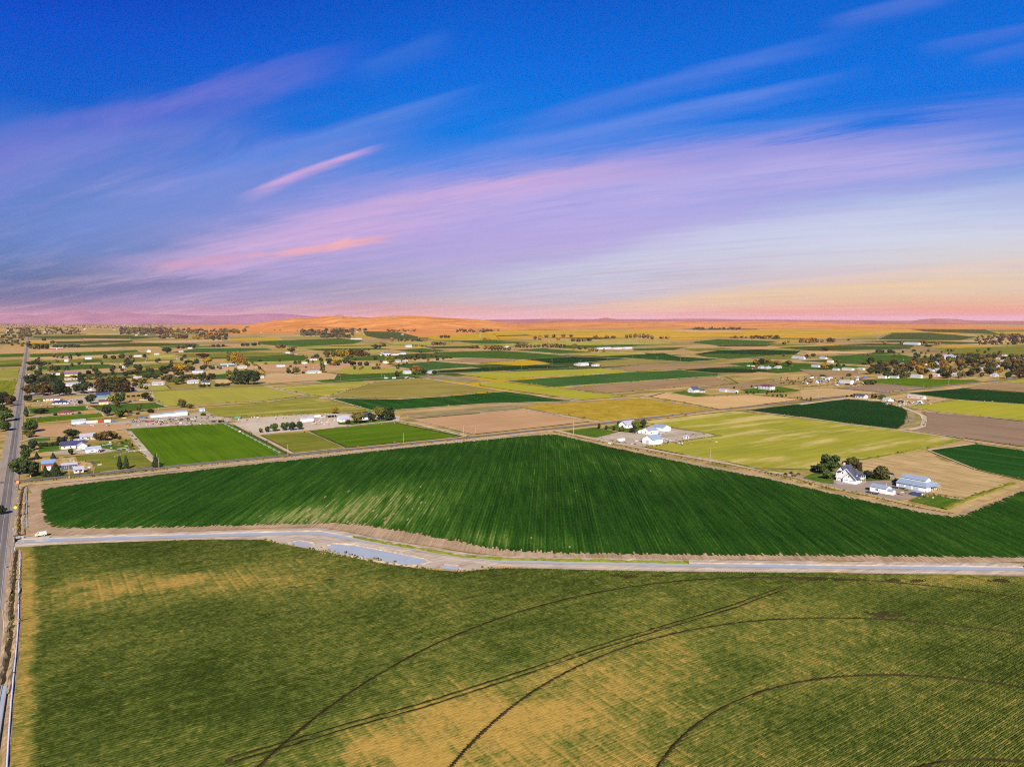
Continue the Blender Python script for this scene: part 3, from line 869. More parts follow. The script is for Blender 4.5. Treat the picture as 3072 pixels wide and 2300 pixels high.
# margins of the fields: a pale wheel track beside a darker weedy strip
re_ = random.Random(8)
for P, far in EDGES:
    n = len(P)
    for i in range(n):
        if re_.random() < .25:
            continue
        p, q = np.array(P[i]), np.array(P[(i + 1) % n])
        if np.linalg.norm(q - p) < 25:
            continue
        w = re_.uniform(1.6, 3.2) * (1 + far / 6000)
        z = .36 + far * 1.25e-5 + re_.random() * .02
        pale = re_.random() < .5
        ww = w if pale else w * .7
        me = ribbon('field_margin', resample([p, q], 40), [(-ww / 2, z), (ww / 2, z)], 'path' if pale else re_.choice(['weeds', 'margin_dark', 'margin_dark']), jit=.25)
        structure(link('field_margin', me))
sc_pts = []
for P, far in EDGES:
    if far > 4200:
        continue
    n = len(P)
    for i in range(n):
        p, q = np.array(P[i]), np.array(P[(i + 1) % n])
        L = np.linalg.norm(q - p)
        if re_.random() < .35:
            continue
        for k in range(int(L / re_.uniform(6, 26))):
            c = p + (q - p) * re_.random() + np.array([re_.gauss(0, 1.8), re_.gauss(0, 1.8)])
            sc_pts.append((c[0], c[1], re_.uniform(.4, 1.5) * (1 + far / 5000)))
for a, n in (([58, 1448, 470, 1411, 862, 1373, 1440, 1316], 240), ([1661, 1296, 1917, 1350, 2178, 1397, 2380, 1434, 2649, 1499, 2850, 1540], 200), ([2290, 1418, 2500, 1470], 60), ([60, 1460, 60, 1600], 60), ([36, 1700, 30, 1950], 50), ([85, 1260, 92, 1180, 100, 1100], 120),
             ([785, 1622, 939, 1651, 1098, 1683, 1206, 1701, 1315, 1711, 1387, 1716, 1460, 1707], 110), ([985, 1655, 1047, 1668, 1116, 1680, 1214, 1697], 40), ([700, 1250, 1000, 1243], 90), ([1000, 1242, 1190, 1232], 60), ([1780, 1318, 1960, 1340, 2150, 1308], 120), ([1960, 1275, 2160, 1305], 60), ([2700, 1470, 2890, 1498, 3040, 1450], 120), ([400, 1262, 690, 1266], 120), ([110, 1262, 400, 1252], 60), ([2600, 1206, 2800, 1200], 120)):
    P = resample(pts(a), 3)
    for k in range(n):
        c = P[re_.randrange(len(P))] + np.array([re_.gauss(0, 1.2), re_.gauss(0, 1.2)])
        sc_pts.append((c[0], c[1], re_.uniform(.3, 1.1)))


def scrub(name, spots, mat, seed, k=9):
    r = np.random.default_rng(seed)
    S = np.array(spots)
    n = len(S)
    d = r.normal(size=(n, k, 3))
    d /= np.linalg.norm(d, axis=2)[..., None]
    c = np.zeros((n, k, 3))
    c[..., 0] = S[:, None, 0] + d[..., 0] * S[:, None, 2] * .6
    c[..., 1] = S[:, None, 1] + d[..., 1] * S[:, None, 2] * .6
    c[..., 2] = .15 + S[:, None, 2] * (.35 + .35 * d[..., 2])
    t = np.cross(d, r.normal(size=d.shape))
    t /= np.linalg.norm(t, axis=2)[..., None]
    b = np.cross(d, t)
    q = S[:, None, None, 2] * .3
    V = np.stack([c - (t + b) * q, c + (t - b) * q, c + (t + b) * q, c - (t - b) * q], 2).reshape(-1, 3)
    V[:, 2] = np.maximum(V[:, 2], .1)
    stuff(link(name, np_mesh(name, V, np.arange(len(V)).reshape(-1, 4), [mat])))


scrub('scrub_growth', sc_pts[::3], 'margin_dark', 1)
scrub('scrub_growth', sc_pts[1::3], 'grass_rough', 2)
scrub('scrub_growth', sc_pts[2::3], 'weeds', 3)
# field edge grass strips (a little taller than the ground)
for a, w in (([2579, 1380, 2660, 1366, 2754, 1350, 2888, 1319], 4), ([2436, 1409, 2300, 1414, 2180, 1386], 3), ([1955, 1272, 2060, 1289, 2165, 1308, 2070, 1320], 4),
             ([2832, 1527, 2893, 1499, 3045, 1449], 4), ([600, 1248, 760, 1246, 905, 1242, 1180, 1230], 5), ([1950, 1191, 2050, 1207, 2150, 1228], 2),
             ([1590, 1152, 1663, 1162, 1920, 1144, 2146, 1129], 3), ([1663, 1162, 1760, 1174, 1877, 1188], 3), ([1197, 1264, 1300, 1287, 1405, 1309], 2)):
    structure(link('grass_verge', ribbon('grass_verge', pts(a), [(-w / 2, .05), (-w / 4, .7), (w / 4, .8), (w / 2, .05)], 'grass_rough', step=4, jit=.35, seed=w)))


# ------------------------------------------------------------------ canal, ponds, ditches
WU = [20, 1629, 52, 1620, 200, 1615, 400, 1609, 600, 1603.5, 700, 1600, 953, 1594, 1011, 1604, 1134, 1628, 1279, 1653, 1387, 1671, 1500, 1680, 2000, 1690, 2500, 1697, 3072, 1703, 3600, 1708]
WL = [20, 1636, 52, 1628, 200, 1623, 400, 1617, 600, 1611, 700, 1608, 917, 1602, 975, 1606, 1040, 1617, 1170, 1639, 1315, 1662, 1423, 1677, 1500, 1687, 2000, 1698, 2500, 1705, 3072, 1712, 3600, 1718]
wu, wl = pts(WU[2:]), pts(WL[2:])
sheet('canal_bank', [48, 1612, 400, 1601, 700, 1591, 950, 1585, 1030, 1594, 1150, 1618, 1290, 1642, 1400, 1660, 1500, 1671, 2000, 1681, 2500, 1688, 3072, 1694, 3600, 1699,
                     3600, 1733, 3072, 1727, 2600, 1719, 2000, 1713, 1500, 1703, 1387, 1714, 1315, 1710, 1206, 1699, 1098, 1681, 1007, 1661, 939, 1649, 827, 1629, 787, 1619, 600, 1617, 400, 1624, 150, 1634, 48, 1641], 'bank', z=.10)
structure(link('canal_water', mesh('canal_water', [(x, y, .2) for x, y in wu + wl[::-1]], [tuple(range(len(wu) + len(wl)))[::-1]], ['water'])))
sheet('pond', [978, 1639, 1000, 1632, 1062, 1637, 1120, 1648, 1185, 1660, 1235, 1671, 1271, 1678, 1275, 1686, 1253, 1695, 1214, 1693, 1116, 1677, 1047, 1666, 989, 1653], 'water', z=.17)
sheet('pond', [870, 1628, 895, 1623, 931, 1626, 940, 1631, 924, 1639, 881, 1634], 'water', z=.17)
sheet('pond', [1322, 1698, 1337, 1695, 1373, 1699, 1373, 1708, 1329, 1707], 'water', z=.17)
# earth rims and spoil heaps round the ponds, reeds along the far bank
for a in ([965, 1643, 1000, 1630, 1062, 1634, 1185, 1657, 1271, 1675, 1290, 1684, 1258, 1698], [860, 1630, 895, 1620, 945, 1630, 926, 1642], [1316, 1702, 1337, 1692, 1380, 1698, 1378, 1710], [985, 1656, 1047, 1668, 1116, 1680, 1214, 1696, 1253, 1698]):
    structure(link('earth_rim', ribbon('earth_rim', pts(a), [(-1.0, .05), (-.3, .5), (.3, .5), (1.0, .05)], 'bank', step=1.5, jit=.25, seed=5)))
P, N = offsets(resample(wu, 3))
structure(link('canal_levee', ribbon('canal_levee', [p - n * 1.4 for p, n in zip(P, N)], [(1.2, .05), (.5, .45), (-.6, .5), (-3.4, .45), (-4.6, .08)], 'bank', jit=.06)))
P, N = offsets(resample(wl, 3))
structure(link('canal_levee', ribbon('canal_levee', [p + n * 1.3 for p, n in zip(P, N)], [(-1.2, .05), (-.5, .22), (.6, .25), (2.0, .22), (2.8, .08)], 'bank', jit=.06)))
sel = [p for p in resample(wu, 2.0)]
for i0, i1 in ((int(len(sel) * .30), int(len(sel) * .60)), (int(len(sel) * .86), int(len(sel) * .97))):
    P, N = offsets(sel[i0:i1])
    stuff(link('bank_grass', ribbon('bank_grass', [p - n * .5 for p, n in zip(P, N)], [(-.9, .3), (-.3, 1.1), (.3, .9), (.8, .1)], 'grass_rough', jit=.3, seed=3)))
# cut roadside ditch: raised lips with a dark floor between them
def ditch(a, w=1.4):
    Pd, Nd = offsets(resample(pts(a), 3))
    structure(link('ditch', ribbon('ditch', Pd, [(-w / 2, .33), (w / 2, .33)], 'soil_dark', jit=.3)))
    for s in (-1, 1):
        structure(link('ditch_lip', ribbon('ditch_lip', [p + n * s * (w / 2 + .8) for p, n in zip(Pd, Nd)], [(-1.1, .1), (-.4, .75), (.4, .7), (1.1, .1)], 'soil', jit=.2, seed=9)))


ditch([100, 1452, 72, 1462, 67, 1480, 62, 1530, 59, 1570, 58, 1608])
ditch([52, 1652, 46, 1700, 42, 1760, 38, 1800, 36, 1850, 34, 1900, 26, 1960, 14, 2030, 0, 2090])
# concrete head ditch beside the green field and along the road
for a in ([77, 1466, 76, 1500, 77, 1540, 78, 1584],):
    structure(link('concrete_ditch', ribbon('concrete_ditch', pts(a), [(-.9, .1), (-.8, .55), (-.5, .55), (-.35, .2), (.35, .2), (.5, .55), (.8, .55), (.9, .1)], 'concrete', step=6)))
structure(link('concrete_ditch', ribbon('concrete_ditch', pts([14, 2058, 2, 2130, -12, 2220, -40, 2400]), [(-.9, .1), (-.8, .65), (-.5, .65), (-.35, .4), (.35, .4), (.5, .65), (.8, .65), (.9, .1)], 'concrete', step=6)))
structure(link('ditch_water', ribbon('ditch_water', pts([14, 2060, 2, 2130, -12, 2220, -40, 2400]), [(-.4, .47), (.4, .47)], 'water')))

# ------------------------------------------------------------------ crops
def clip_rows(P, az, spacing):
    e = np.array([math.sin(R(az)), math.cos(R(az))])
    n = np.array([e[1], -e[0]])
    A = np.array(P)
    uu, vv = A @ e, A @ n
    rows = []
    for v in np.arange(vv.min() + spacing / 2, vv.max(), spacing):
        xs = []
        for i in range(len(A)):
            v0, v1, u0, u1 = vv[i], vv[i - 1], uu[i], uu[i - 1]
            if (v0 <= v) != (v1 <= v):
                xs.append(u0 + (v - v0) / (v1 - v0) * (u1 - u0))
        xs.sort()
        for a, b in zip(xs[::2], xs[1::2]):
            rows.append((v, a, b))
    return e, n, rows


def crop_rows(name, P, az, spacing, seg, hgt, wid, mat, end_jit=0.0, gap=None, dry=None, hvar=.35, lift=.3, row_var=0.0, hfac=None, pair=0.0, rnd=.10):
    e, n, rows = clip_rows(P, az, spacing)
    U, Vv, idx, last = [], [], [], []
    for v, a, b in rows:
        if end_jit:
            a += abs(RNG.normal()) * end_jit
            b -= abs(RNG.normal()) * end_jit
        if b - a < seg:
            continue
        k = int((b - a) / seg) + 2
        u = np.linspace(a, b, k)
        U.append(u)
        Vv.append(np.full(k, v))
        lm = np.ones(k, bool)
        lm[-1] = False
        last.append(lm)
    U, Vv, cont = np.concatenate(U), np.concatenate(Vv), np.concatenate(last)
    X, Y = U * e[0] + Vv * n[0], U * e[1] + Vv * n[1]
    h = hgt * (1 - hvar + 2 * hvar * RNG.random(len(U)))
    if hfac is not None:
        h = h * hfac(X, Y)
    w = wid * (.85 + .3 * RNG.random(len(U)))
    d = dry(X, Y) if dry is not None else np.zeros(len(U))
    rowid = np.round(Vv / spacing)
    rr = np.sin(rowid * 12.9898) * 43758.5453
    rr = rr - np.floor(rr)
    d = d + row_var * (2 * rr - 1) - (row_var * .7) * (np.mod(rowid, 9) < 1)
    d = d + pair * (.5 - np.mod(rowid, 2))
    d = np.clip(d + rnd * (RNG.random(len(U)) - .5), 0, 1)
    keep = np.ones(len(U), bool)
    if gap is not None:
        keep = gap(X, Y, U, Vv)
    off = (RNG.random(len(U)) - .5) * wid * .3
    V = np.empty((len(U), 3, 3))
    for j, (s, z) in enumerate(((-.5, 0), (0, 1), (.5, 0))):
        V[:, j, 0] = X + n[0] * (w * s + off * (j == 1))
        V[:, j, 1] = Y + n[1] * (w * s + off * (j == 1))
        V[:, j, 2] = lift + h * z
    i = np.nonzero(cont & keep & np.roll(keep, -1))[0]
    F = np.concatenate([np.stack([3 * i + j, 3 * (i + 1) + j, 3 * (i + 1) + j + 1, 3 * i + j + 1], 1) for j in (0, 1)])
    F = F[:, ::-1]
    me = np_mesh(name, V.reshape(-1, 3), F, [mat])
    at = me.attributes.new('dry', 'FLOAT', 'POINT')
    at.data.foreach_set('value', np.repeat(d, 3).astype(np.float32))
    return stuff(link(name, me))


def crop_mat(name, stops, rough=.9, vary=.25, streak=None):
    m, t, b = new_mat(name)
    a = t.new('ShaderNodeAttribute', attribute_name='dry').outputs['Fac']
    pos = t.new('ShaderNodeNewGeometry').outputs['Position']
    gr = t.noise(pos, 1.3, 3, .75)
    f = t.m('ADD', a, t.m('MULTIPLY', t.m('SUBTRACT', gr, .5), vary))
    t.put(b.inputs['Base Color'], t.ramp(f, [(p, tone(c)) for p, c in stops]))
    b.inputs['Roughness'].default_value = rough
    b.inputs['Specular IOR Level'].default_value = 0.0
    return m


crop_mat('wheat', [(0, (.022, .034, .006)), (.28, (.054, .078, .016)), (.5, (.112, .122, .028)), (.72, (.205, .160, .044)), (1, (.315, .210, .060))], vary=.85)
crop_mat('green_crop', [(0, (.007, .036, .006)), (.4, (.023, .078, .009)), (.7, (.068, .145, .024)), (1, (.26, .26, .10))], vary=.5)

WHEAT_TOP = [66, 1644, 150, 1637, 400, 1627, 600, 1620, 787, 1621, 827, 1631, 939, 1651, 1007, 1663, 1098, 1684, 1206, 1702, 1315, 1713, 1387, 1717, 1470, 1708, 1520, 1706, 2000, 1716, 2600, 1722, 3072, 1730, 3500, 1736]
WHEAT = WHEAT_TOP + [4100, 2000, 3900, 2500, 3000, 2650, 1500, 2650, 300, 2650, 28, 2500, 32, 2300, 38, 2200, 43, 2110, 49, 2050, 56, 1990, 61, 1930, 63, 1880, 65, 1800, 67, 1750]
PW = pts(WHEAT)
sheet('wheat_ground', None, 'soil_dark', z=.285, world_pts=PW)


def fit_circle(a):
    P = np.array(pts(a))
    A = np.c_[2 * P, np.ones(len(P))]
    s = np.linalg.lstsq(A, (P ** 2).sum(1), rcond=None)[0]
    return s[0], s[1], math.sqrt(s[2] + s[0] ** 2 + s[1] ** 2)


ARCS = [fit_circle(a) for a in (
    [777, 2300, 921, 2172, 1051, 2074, 1214, 1982, 1350, 1917, 1485, 1863, 1600, 1826, 1800, 1773, 1999, 1747, 2172, 1737],
    [1358, 2300, 1600, 2073, 1733, 1999, 1866, 1946, 2066, 1893, 2265, 1863, 2531, 1856, 2731, 1866, 2931, 1886, 3072, 1903],
    [1973, 2300, 2066, 2192, 2199, 2112, 2332, 2063, 2531, 2029, 2731, 2026, 2931, 2043, 3072, 2066],
    [2764, 2300, 2837, 2285, 2900, 2281, 2997, 2281])]
TRACKS = [pts(a) for a in ([700, 2280, 888, 2226, 1051, 2177, 1268, 2118, 1600, 2010, 1800, 1942, 1999, 1881, 2199, 1821, 2345, 1767], [2360, 1775, 2418, 1793, 2520, 1826, 2700, 1888, 2864, 1944, 3200, 2060],
                          [150, 1790, 400, 1770, 700, 1745, 830, 1738])]


def near_line(X, Y, P, half):
    d = np.full(len(X), 1e9)
    for (x0, y0), (x1, y1) in zip(P, P[1:]):
        L2 = (x1 - x0) ** 2 + (y1 - y0) ** 2
        t = np.clip(((X - x0) * (x1 - x0) + (Y - y0) * (y1 - y0)) / L2, 0, 1)
        d = np.minimum(d, np.hypot(X - x0 - t * (x1 - x0), Y - y0 - t * (y1 - y0)))
    return d


LODGE = [(G(x, y), r) for x, y, r in ((2640, 1843, 4.5), (2690, 1846, 3), (1850, 1728, 2.2), (1885, 1731, 3.2), (1965, 1729, 2.2), (2400, 1738, 3), (2440, 1739, 4), (2520, 1741, 3), (2570, 1741, 3), (2680, 1743, 2.5),
                                      (2750, 1744, 3), (3000, 1744, 4), (985, 1740, 2), (880, 1762, 1.6), (930, 1754, 1.4), (1490, 1728, 1.6), (1540, 1722, 1.8), (770, 2045, 1.2), (130, 1830, 1.2))]


def WIN(p):
    c = False
    for i in range(len(PW)):
        (x0, y0), (x1, y1) = PW[i], PW[i - 1]
        if (y0 > p[1]) != (y1 > p[1]) and p[0] < (x1 - x0) * (p[1] - y0) / (y1 - y0) + x0:
            c = not c
    return c


def wheat_gap(X, Y, U, V):
    k = np.ones(len(X), bool)
    for i, (cx, cy, r) in enumerate(ARCS):
        k &= np.abs(np.hypot(X - cx, Y - cy) - r) > .32
    for j, T in enumerate(TRACKS):
        if j == 0:
            k &= np.abs(near_line(X, Y, T, 1) - 1.1) > .30
    for (cx, cy), r in LODGE:
        k &= np.hypot((X - cx) / 2.2, Y - cy) > r * (.1 + .8 * fbm(X, Y, 2.2, 5))
    return k


def wheat_height(X, Y):
    f = np.clip((np.abs(near_line(X, Y, TRACKS[0], 1) - 1.1) - .2) / .7, .2, 1)
    for cx, cy, r in ARCS:
        f = np.minimum(f, np.clip((np.abs(np.hypot(X - cx, Y - cy) - r) - .3) / 1.3, .12, 1))
    return f


BLOBS = [(1750, 2200, 60, 40, .15), (2650, 2150, 60, 30, .10), (2350, 1900, 70, 26, .08), (1150, 2250, 34, 16, .14), (2420, 2200, 12, 7, -.16), (2750, 1960, 14, 7, -.14), (1850, 2130, 9, 5, -.16), (2180, 2120, 9, 5, -.14), (1560, 2100, 7, 4, -.14), (1050, 1930, 24, 12, .10), (450, 1950, 30, 10, .08), (1500, 2290, 22, 16, .42), (1150, 2260, 16, 8, .38), (1900, 2200, 18, 14, .26), (1760, 2060, 22, 10, .36), (1420, 2140, 16, 8, .34), (1300, 2200, 14, 8, .3), (2300, 2280, 14, 12, .12), (420, 1755, 40, 9, .34), (640, 1740, 36, 8, .34), (250, 1790, 34, 9, .28),
         (820, 1690, 30, 8, .22), (1020, 1770, 26, 8, .16), (2300, 1830, 60, 14, .18), (2950, 1738, 34, 6, .5), (2700, 1990, 24, 12, .14), (2350, 2010, 20, 9, .16), (2880, 2150, 20, 9, .10), (1950, 1965, 22, 8, .18),
         (1250, 1800, 40, 12, .05), (700, 1950, 50, 24, -.10), (2250, 2000, 14, 6, -.16), (2080, 2060, 12, 5, -.16), (2650, 1830, 18, 9, -.16), (2100, 2230, 14, 6, -.14), (1690, 2200, 8, 5, -.12), (2600, 2140, 20, 12, -.10), (900, 2080, 28, 12, -.08), (250, 2150, 26, 16, -.05)]
BLOBS = [(*G(a, b), c, d, e) for a, b, c, d, e in BLOBS]
EDGE = pts([66, 1644, 67, 1750, 65, 1800, 63, 1880, 61, 1930, 56, 1990, 49, 2050, 43, 2110, 38, 2200, 32, 2300, 28, 2500])


def wheat_dry(X, Y):
    u = X * EM[0] + Y * EM[1]
    v = X * EC[0] + Y * EC[1]
    d = .235 + .32 * (fbm(X, Y, 24, 1, 4) - .5) + .12 * (fbm(v, u * 3.5, 18, 9, 3) - .5) + .46 * (fbm(X, Y, 1.6, 21, 3) - .5)
    for cx, cy, rx, ry, s in BLOBS:
        q = ((X - cx) / rx) ** 2 + ((Y - cy) / (ry * 1.4)) ** 2
        d += .8 * s * np.exp(-q * .7) * (.2 + 1.6 * fbm(X, Y, 8, 33, 4))
    # drill lines running with the main road, plainest in the ripe part
    vv = v + .4 * (fbm(X, Y, 30, 3) - .5)
    ln = np.exp(-((np.mod(vv, 5.2) - 2.6) / .34) ** 2)
    ripe = np.clip((d - .33) * 4, 0, 1)
    d += ripe * .30 * ln - ripe * .22 * np.exp(-((np.mod(vv, 5.2) - 1.6) / .3) ** 2)
    for T in TRACKS[1:]:
        d += .16 * np.exp(-((near_line(X, Y, T, 1) - 1.0) / .4) ** 2) - .10 * np.exp(-((near_line(X, Y, T, 1) - 1.7) / .3) ** 2)
    de = near_line(X, Y, EDGE, 1)
    wv = 3.2 + 3.4 * (fbm(X, Y, 9, 8, 4) - .5)
    d += .50 * np.clip(1 - (de - wv) / 2.5, 0, 1) * (.55 + .8 * fbm(X, Y, 3, 2, 4))
    return np.clip(d, 0, 1)


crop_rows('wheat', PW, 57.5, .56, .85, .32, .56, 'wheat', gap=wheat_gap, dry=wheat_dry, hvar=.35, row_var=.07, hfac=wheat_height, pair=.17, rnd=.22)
for (cx, cy, r), wr in zip(ARCS, (.18, .14, .18, .18)):
    am = math.atan2(-cy, -cx)
    seg = [(cx + r * math.cos(am + t), cy + r * math.sin(am + t)) for t in np.linspace(-2.2, 2.2, 260)]
    inside = [p for p in seg if p[1] > 60 and WIN(p)]
    if len(inside) > 3:
        structure(link('wheel_track', ribbon('wheel_track', inside, [(-wr, .46), (wr, .46)], 'rut', jit=.06)))

Pt, Nt = offsets(resample(TRACKS[0], 2))
for s_ in (-1.1, 1.1):
    structure(link('wheel_track', ribbon('wheel_track', [p + n * s_ for p, n in zip(Pt, Nt)], [(-.15, .46), (.15, .46)], 'rut', jit=.05)))

GREEN = [122, 1472, 150, 1464, 240, 1452, 480, 1424, 700, 1399, 1000, 1367, 1300, 1334, 1440, 1321, 1560, 1309, 1630, 1304, 1670, 1304, 1760, 1324, 1860, 1347, 1950, 1366, 2100, 1398, 2300, 1435, 2500, 1481, 2600, 1503, 2700, 1523, 2800, 1543, 2860, 1549,
         2900, 1540, 2960, 1515, 3072, 1470, 3300, 1390, 3600, 1420, 3700, 1700, 3072, 1675, 2600, 1672, 2000, 1667, 1700, 1664, 1500, 1653, 1400, 1634, 1250, 1604, 1100, 1580, 1000, 1572, 800, 1577, 600, 1582, 400, 1586, 200, 1588, 150, 1582, 128, 1560, 122, 1520, 120, 1490]
PG = pts(GREEN)
sheet('field_soil', [80, 1462, 240, 1444, 480, 1418, 700, 1393, 1000, 1361, 1300, 1328, 1560, 1306, 1640, 1299, 1700, 1308, 1860, 1342, 2100, 1391, 2300, 1427, 2500, 1476, 2700, 1518, 2860, 1542, 3072, 1462, 3300, 1382, 3650, 1400, 3750, 1715, 3072, 1690,
                     2500, 1685, 2000, 1679, 1500, 1668, 1400, 1657, 1290, 1639, 1150, 1615, 1030, 1591, 950, 1583, 700, 1589, 400, 1599, 84, 1609, 80, 1540], 'soil', z=.22)
PATCH = [(*G(a, b), c, d, e) for a, b, c, d, e in ((1030, 1520, 38, 30, .30), (1150, 1500, 30, 40, .26), (1300, 1470, 26, 40, .18), (930, 1560, 26, 16, .34), (1240, 1560, 24, 22, .24), (1450, 1610, 20, 12, .34), (1560, 1630, 24, 10, .22), (860, 1545, 30, 16, .2),
                                                  (1900, 1400, 30, 26, .20), (2050, 1420, 26, 20, .16), (500, 1575, 40, 10, .16), (2150, 1640, 60, 14, .12), (1720, 1340, 20, 20, .18))]


def green_stress(X, Y):
    s = np.zeros(len(X))
    for cx, cy, rx, ry, a in PATCH:
        s += a * np.exp(-(((X - cx) / rx) ** 2 + ((Y - cy) / ry) ** 2) * .8)
    return s


def green_dry(X, Y):
    st = fbm(X * 1.0, Y * .06, 1.6, 4, 3)
    return np.clip(.27 + .5 * (st - .5) + .30 * (fbm(X, Y, 40, 6, 4) - .5) + .95 * green_stress(X, Y) * (.35 + 1.3 * fbm(X, Y * .08, 1.8, 31, 2)), 0, 1)


def green_gap(X, Y, U, V):
    s = green_stress(X, Y)
    return (fbm(X * 1.0, Y * .10, 1.4, 14, 3) > .06 + s * .38) & (fbm(X, Y * .12, 1.2, 77, 2) > .03)


crop_rows('green_crop', PG, 3.0, .86, 1.7, .34, .93, 'green_crop', end_jit=2.2, gap=green_gap, dry=green_dry, hvar=.25, lift=.24, row_var=.09, pair=.13, rnd=.16)

# ------------------------------------------------------------------ hills and far mountains
def hill(name, sil, d_front, d_ridge, d_back, mat, nx=160, ny=40, rough=.06, seed=3, base_y=None):
    """land rising behind the plain; sil = skyline marks, so the crest has its real height at the crest's distance"""
    sx = np.array(sil[::2], float)
    sy = np.array(sil[1::2], float)
    xs = np.linspace(sx[0], sx[-1], nx)
    hs = np.interp(xs, sx, sy)
    hgt = np.maximum(CAM_H + (957 - hs) / FPX * d_ridge, 0)
    ends = np.clip(np.minimum(xs - sx[0], sx[-1] - xs) / (0.06 * (sx[-1] - sx[0])), 0, 1)
    V = []
    for j in range(ny):
        t = j / (ny - 1)
        if t < .6:
            q = t / .6
            d = d_front + (d_ridge - d_front) * q
            prof = q * q * (3 - 2 * q)
        else:
            q = (t - .6) / .4
            d = d_ridge + (d_back - d_ridge) * q
            prof = 1 - q * q * (3 - 2 * q)
        tanx = (xs - 1536) / FPX
        X, Y = tanx * d, np.full(nx, d)
        nz = fbm(X, Y, (d_ridge - d_front) * .35, seed, 5) - .5
        gul = np.abs(fbm(X, Y * .45, (d_ridge - d_front) * .22, seed + 8, 4) - .5)
        z = hgt * ends * np.clip(prof * (1 + 0 * nz) + prof * (1 - prof) * (nz * 2.4 - gul * 2.6) * 1.2, 0, 1.0) + rough * hgt * (prof > .98) * nz
        V += [(x, y, max(zz, -.5) - .4) for x, y, zz in zip(X, Y, z)]
    F = [(j * nx + i, j * nx + i + 1, (j + 1) * nx + i + 1, (j + 1) * nx + i) for j in range(ny - 1) for i in range(nx - 1)]
    me = mesh(name, V, F, [mat])
    for p in me.polygons:
        p.use_smooth = True
    return structure(link(name, me))


hill('orange_hill', [640, 990, 700, 984, 780, 968, 860, 957, 930, 952, 985, 948, 1015, 946, 1024, 945, 1036, 949, 1060, 950.5, 1085, 950, 1110, 952, 1160, 948, 1200, 947, 1240, 947, 1300, 950, 1360, 954, 1430, 958, 1500, 966, 1540, 974, 1600, 986], 6600, 8600, 11000, 'range', 220, 60)
hill('upland', [1480, 976, 1560, 970, 1700, 966, 1850, 966, 2000, 965, 2160, 965, 2270, 963, 2380, 965, 2480, 968, 2580, 972, 2700, 975, 2900, 977, 3072, 978, 3500, 980], 9000, 11500, 15000, 'range', 200, 30)
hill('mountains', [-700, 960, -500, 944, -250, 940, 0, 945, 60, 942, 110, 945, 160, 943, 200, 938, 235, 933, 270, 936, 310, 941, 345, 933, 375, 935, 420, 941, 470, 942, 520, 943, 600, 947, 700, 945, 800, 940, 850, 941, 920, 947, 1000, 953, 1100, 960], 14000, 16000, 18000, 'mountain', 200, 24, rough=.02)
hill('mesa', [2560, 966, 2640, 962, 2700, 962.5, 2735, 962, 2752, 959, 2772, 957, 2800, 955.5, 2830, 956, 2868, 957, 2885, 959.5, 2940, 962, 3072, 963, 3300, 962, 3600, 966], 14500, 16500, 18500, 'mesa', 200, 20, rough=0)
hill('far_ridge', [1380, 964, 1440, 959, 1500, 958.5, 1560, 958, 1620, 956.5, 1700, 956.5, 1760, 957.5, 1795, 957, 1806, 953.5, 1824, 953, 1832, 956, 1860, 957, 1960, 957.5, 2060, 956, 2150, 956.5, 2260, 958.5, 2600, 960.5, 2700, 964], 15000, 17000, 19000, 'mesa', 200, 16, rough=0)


# ------------------------------------------------------------------ things: roots and parts
def tag(o, label, cat, group=None):
    o['label'] = label
    o['category'] = cat
    if group:
        o['group'] = group
    return o


def thing(name, label, cat, x, y, rot=0.0, group=None, z=0.25):
    o = bpy.data.objects.new(name, None)
    o.empty_display_size = .5
    COL.objects.link(o)
    o.location = (x, y, z)
    o.rotation_euler = (0, 0, rot)
    return tag(o, label, cat, group)


class MB:
    """collects boxes, prisms and rods into one mesh"""
    def __init__(s):
        s.v, s.f = [], []

    def add(s, V, F):
        o = len(s.v)
        s.v += [tuple(p) for p in V]
        s.f += [tuple(i + o for i in f) for f in F]
        return s

    def box(s, x0, x1, y0, y1, z0, z1):
        return s.add([(x0, y0, z0), (x1, y0, z0), (x1, y1, z0), (x0, y1, z0), (x0, y0, z1), (x1, y0, z1), (x1, y1, z1), (x0, y1, z1)],
                     [(3, 2, 1, 0), (4, 5, 6, 7), (0, 1, 5, 4), (1, 2, 6, 5), (2, 3, 7, 6), (3, 0, 4, 7)])

    def prism(s, poly, y0, y1):
        """polygon in x,z drawn counter-clockwise, extruded along y"""
        n = len(poly)
        V = [(x, y0, z) for x, z in poly] + [(x, y1, z) for x, z in poly]
        return s.add(V, [tuple(range(n)), tuple(range(2 * n - 1, n - 1, -1))] + [(i + n, (i + 1) % n + n, (i + 1) % n, i) for i in range(n)])

    def rod(s, p, q, r, n=6, r2=None):
        p, q = Vector(p), Vector(q)
        d = (q - p).normalized()
        a = d.orthogonal().normalized()
        b = d.cross(a)
        r2 = r if r2 is None else r2
        V = []
        for c, rr in ((p, r), (q, r2)):
            for k in range(n):
                t = 2 * math.pi * k / n
                V.append(c + a * (rr * math.cos(t)) + b * (rr * math.sin(t)))
        return s.add(V, [(i, (i + 1) % n, (i + 1) % n + n, i + n) for i in range(n)] + [tuple(range(n - 1, -1, -1)), tuple(range(n, 2 * n))])

    def me(s, name, mat):
        return mesh(name, s.v, s.f, [mat] if isinstance(mat, str) else mat)

    def part(s, name, mat, parent, loc=None):
        return link(name, s.me(name, mat), parent, loc)


ROT_C = math.atan2(EC[1], EC[0])       # x axis along the cross road
ROT_M = math.atan2(EM[1], EM[0])       # x axis along the main road


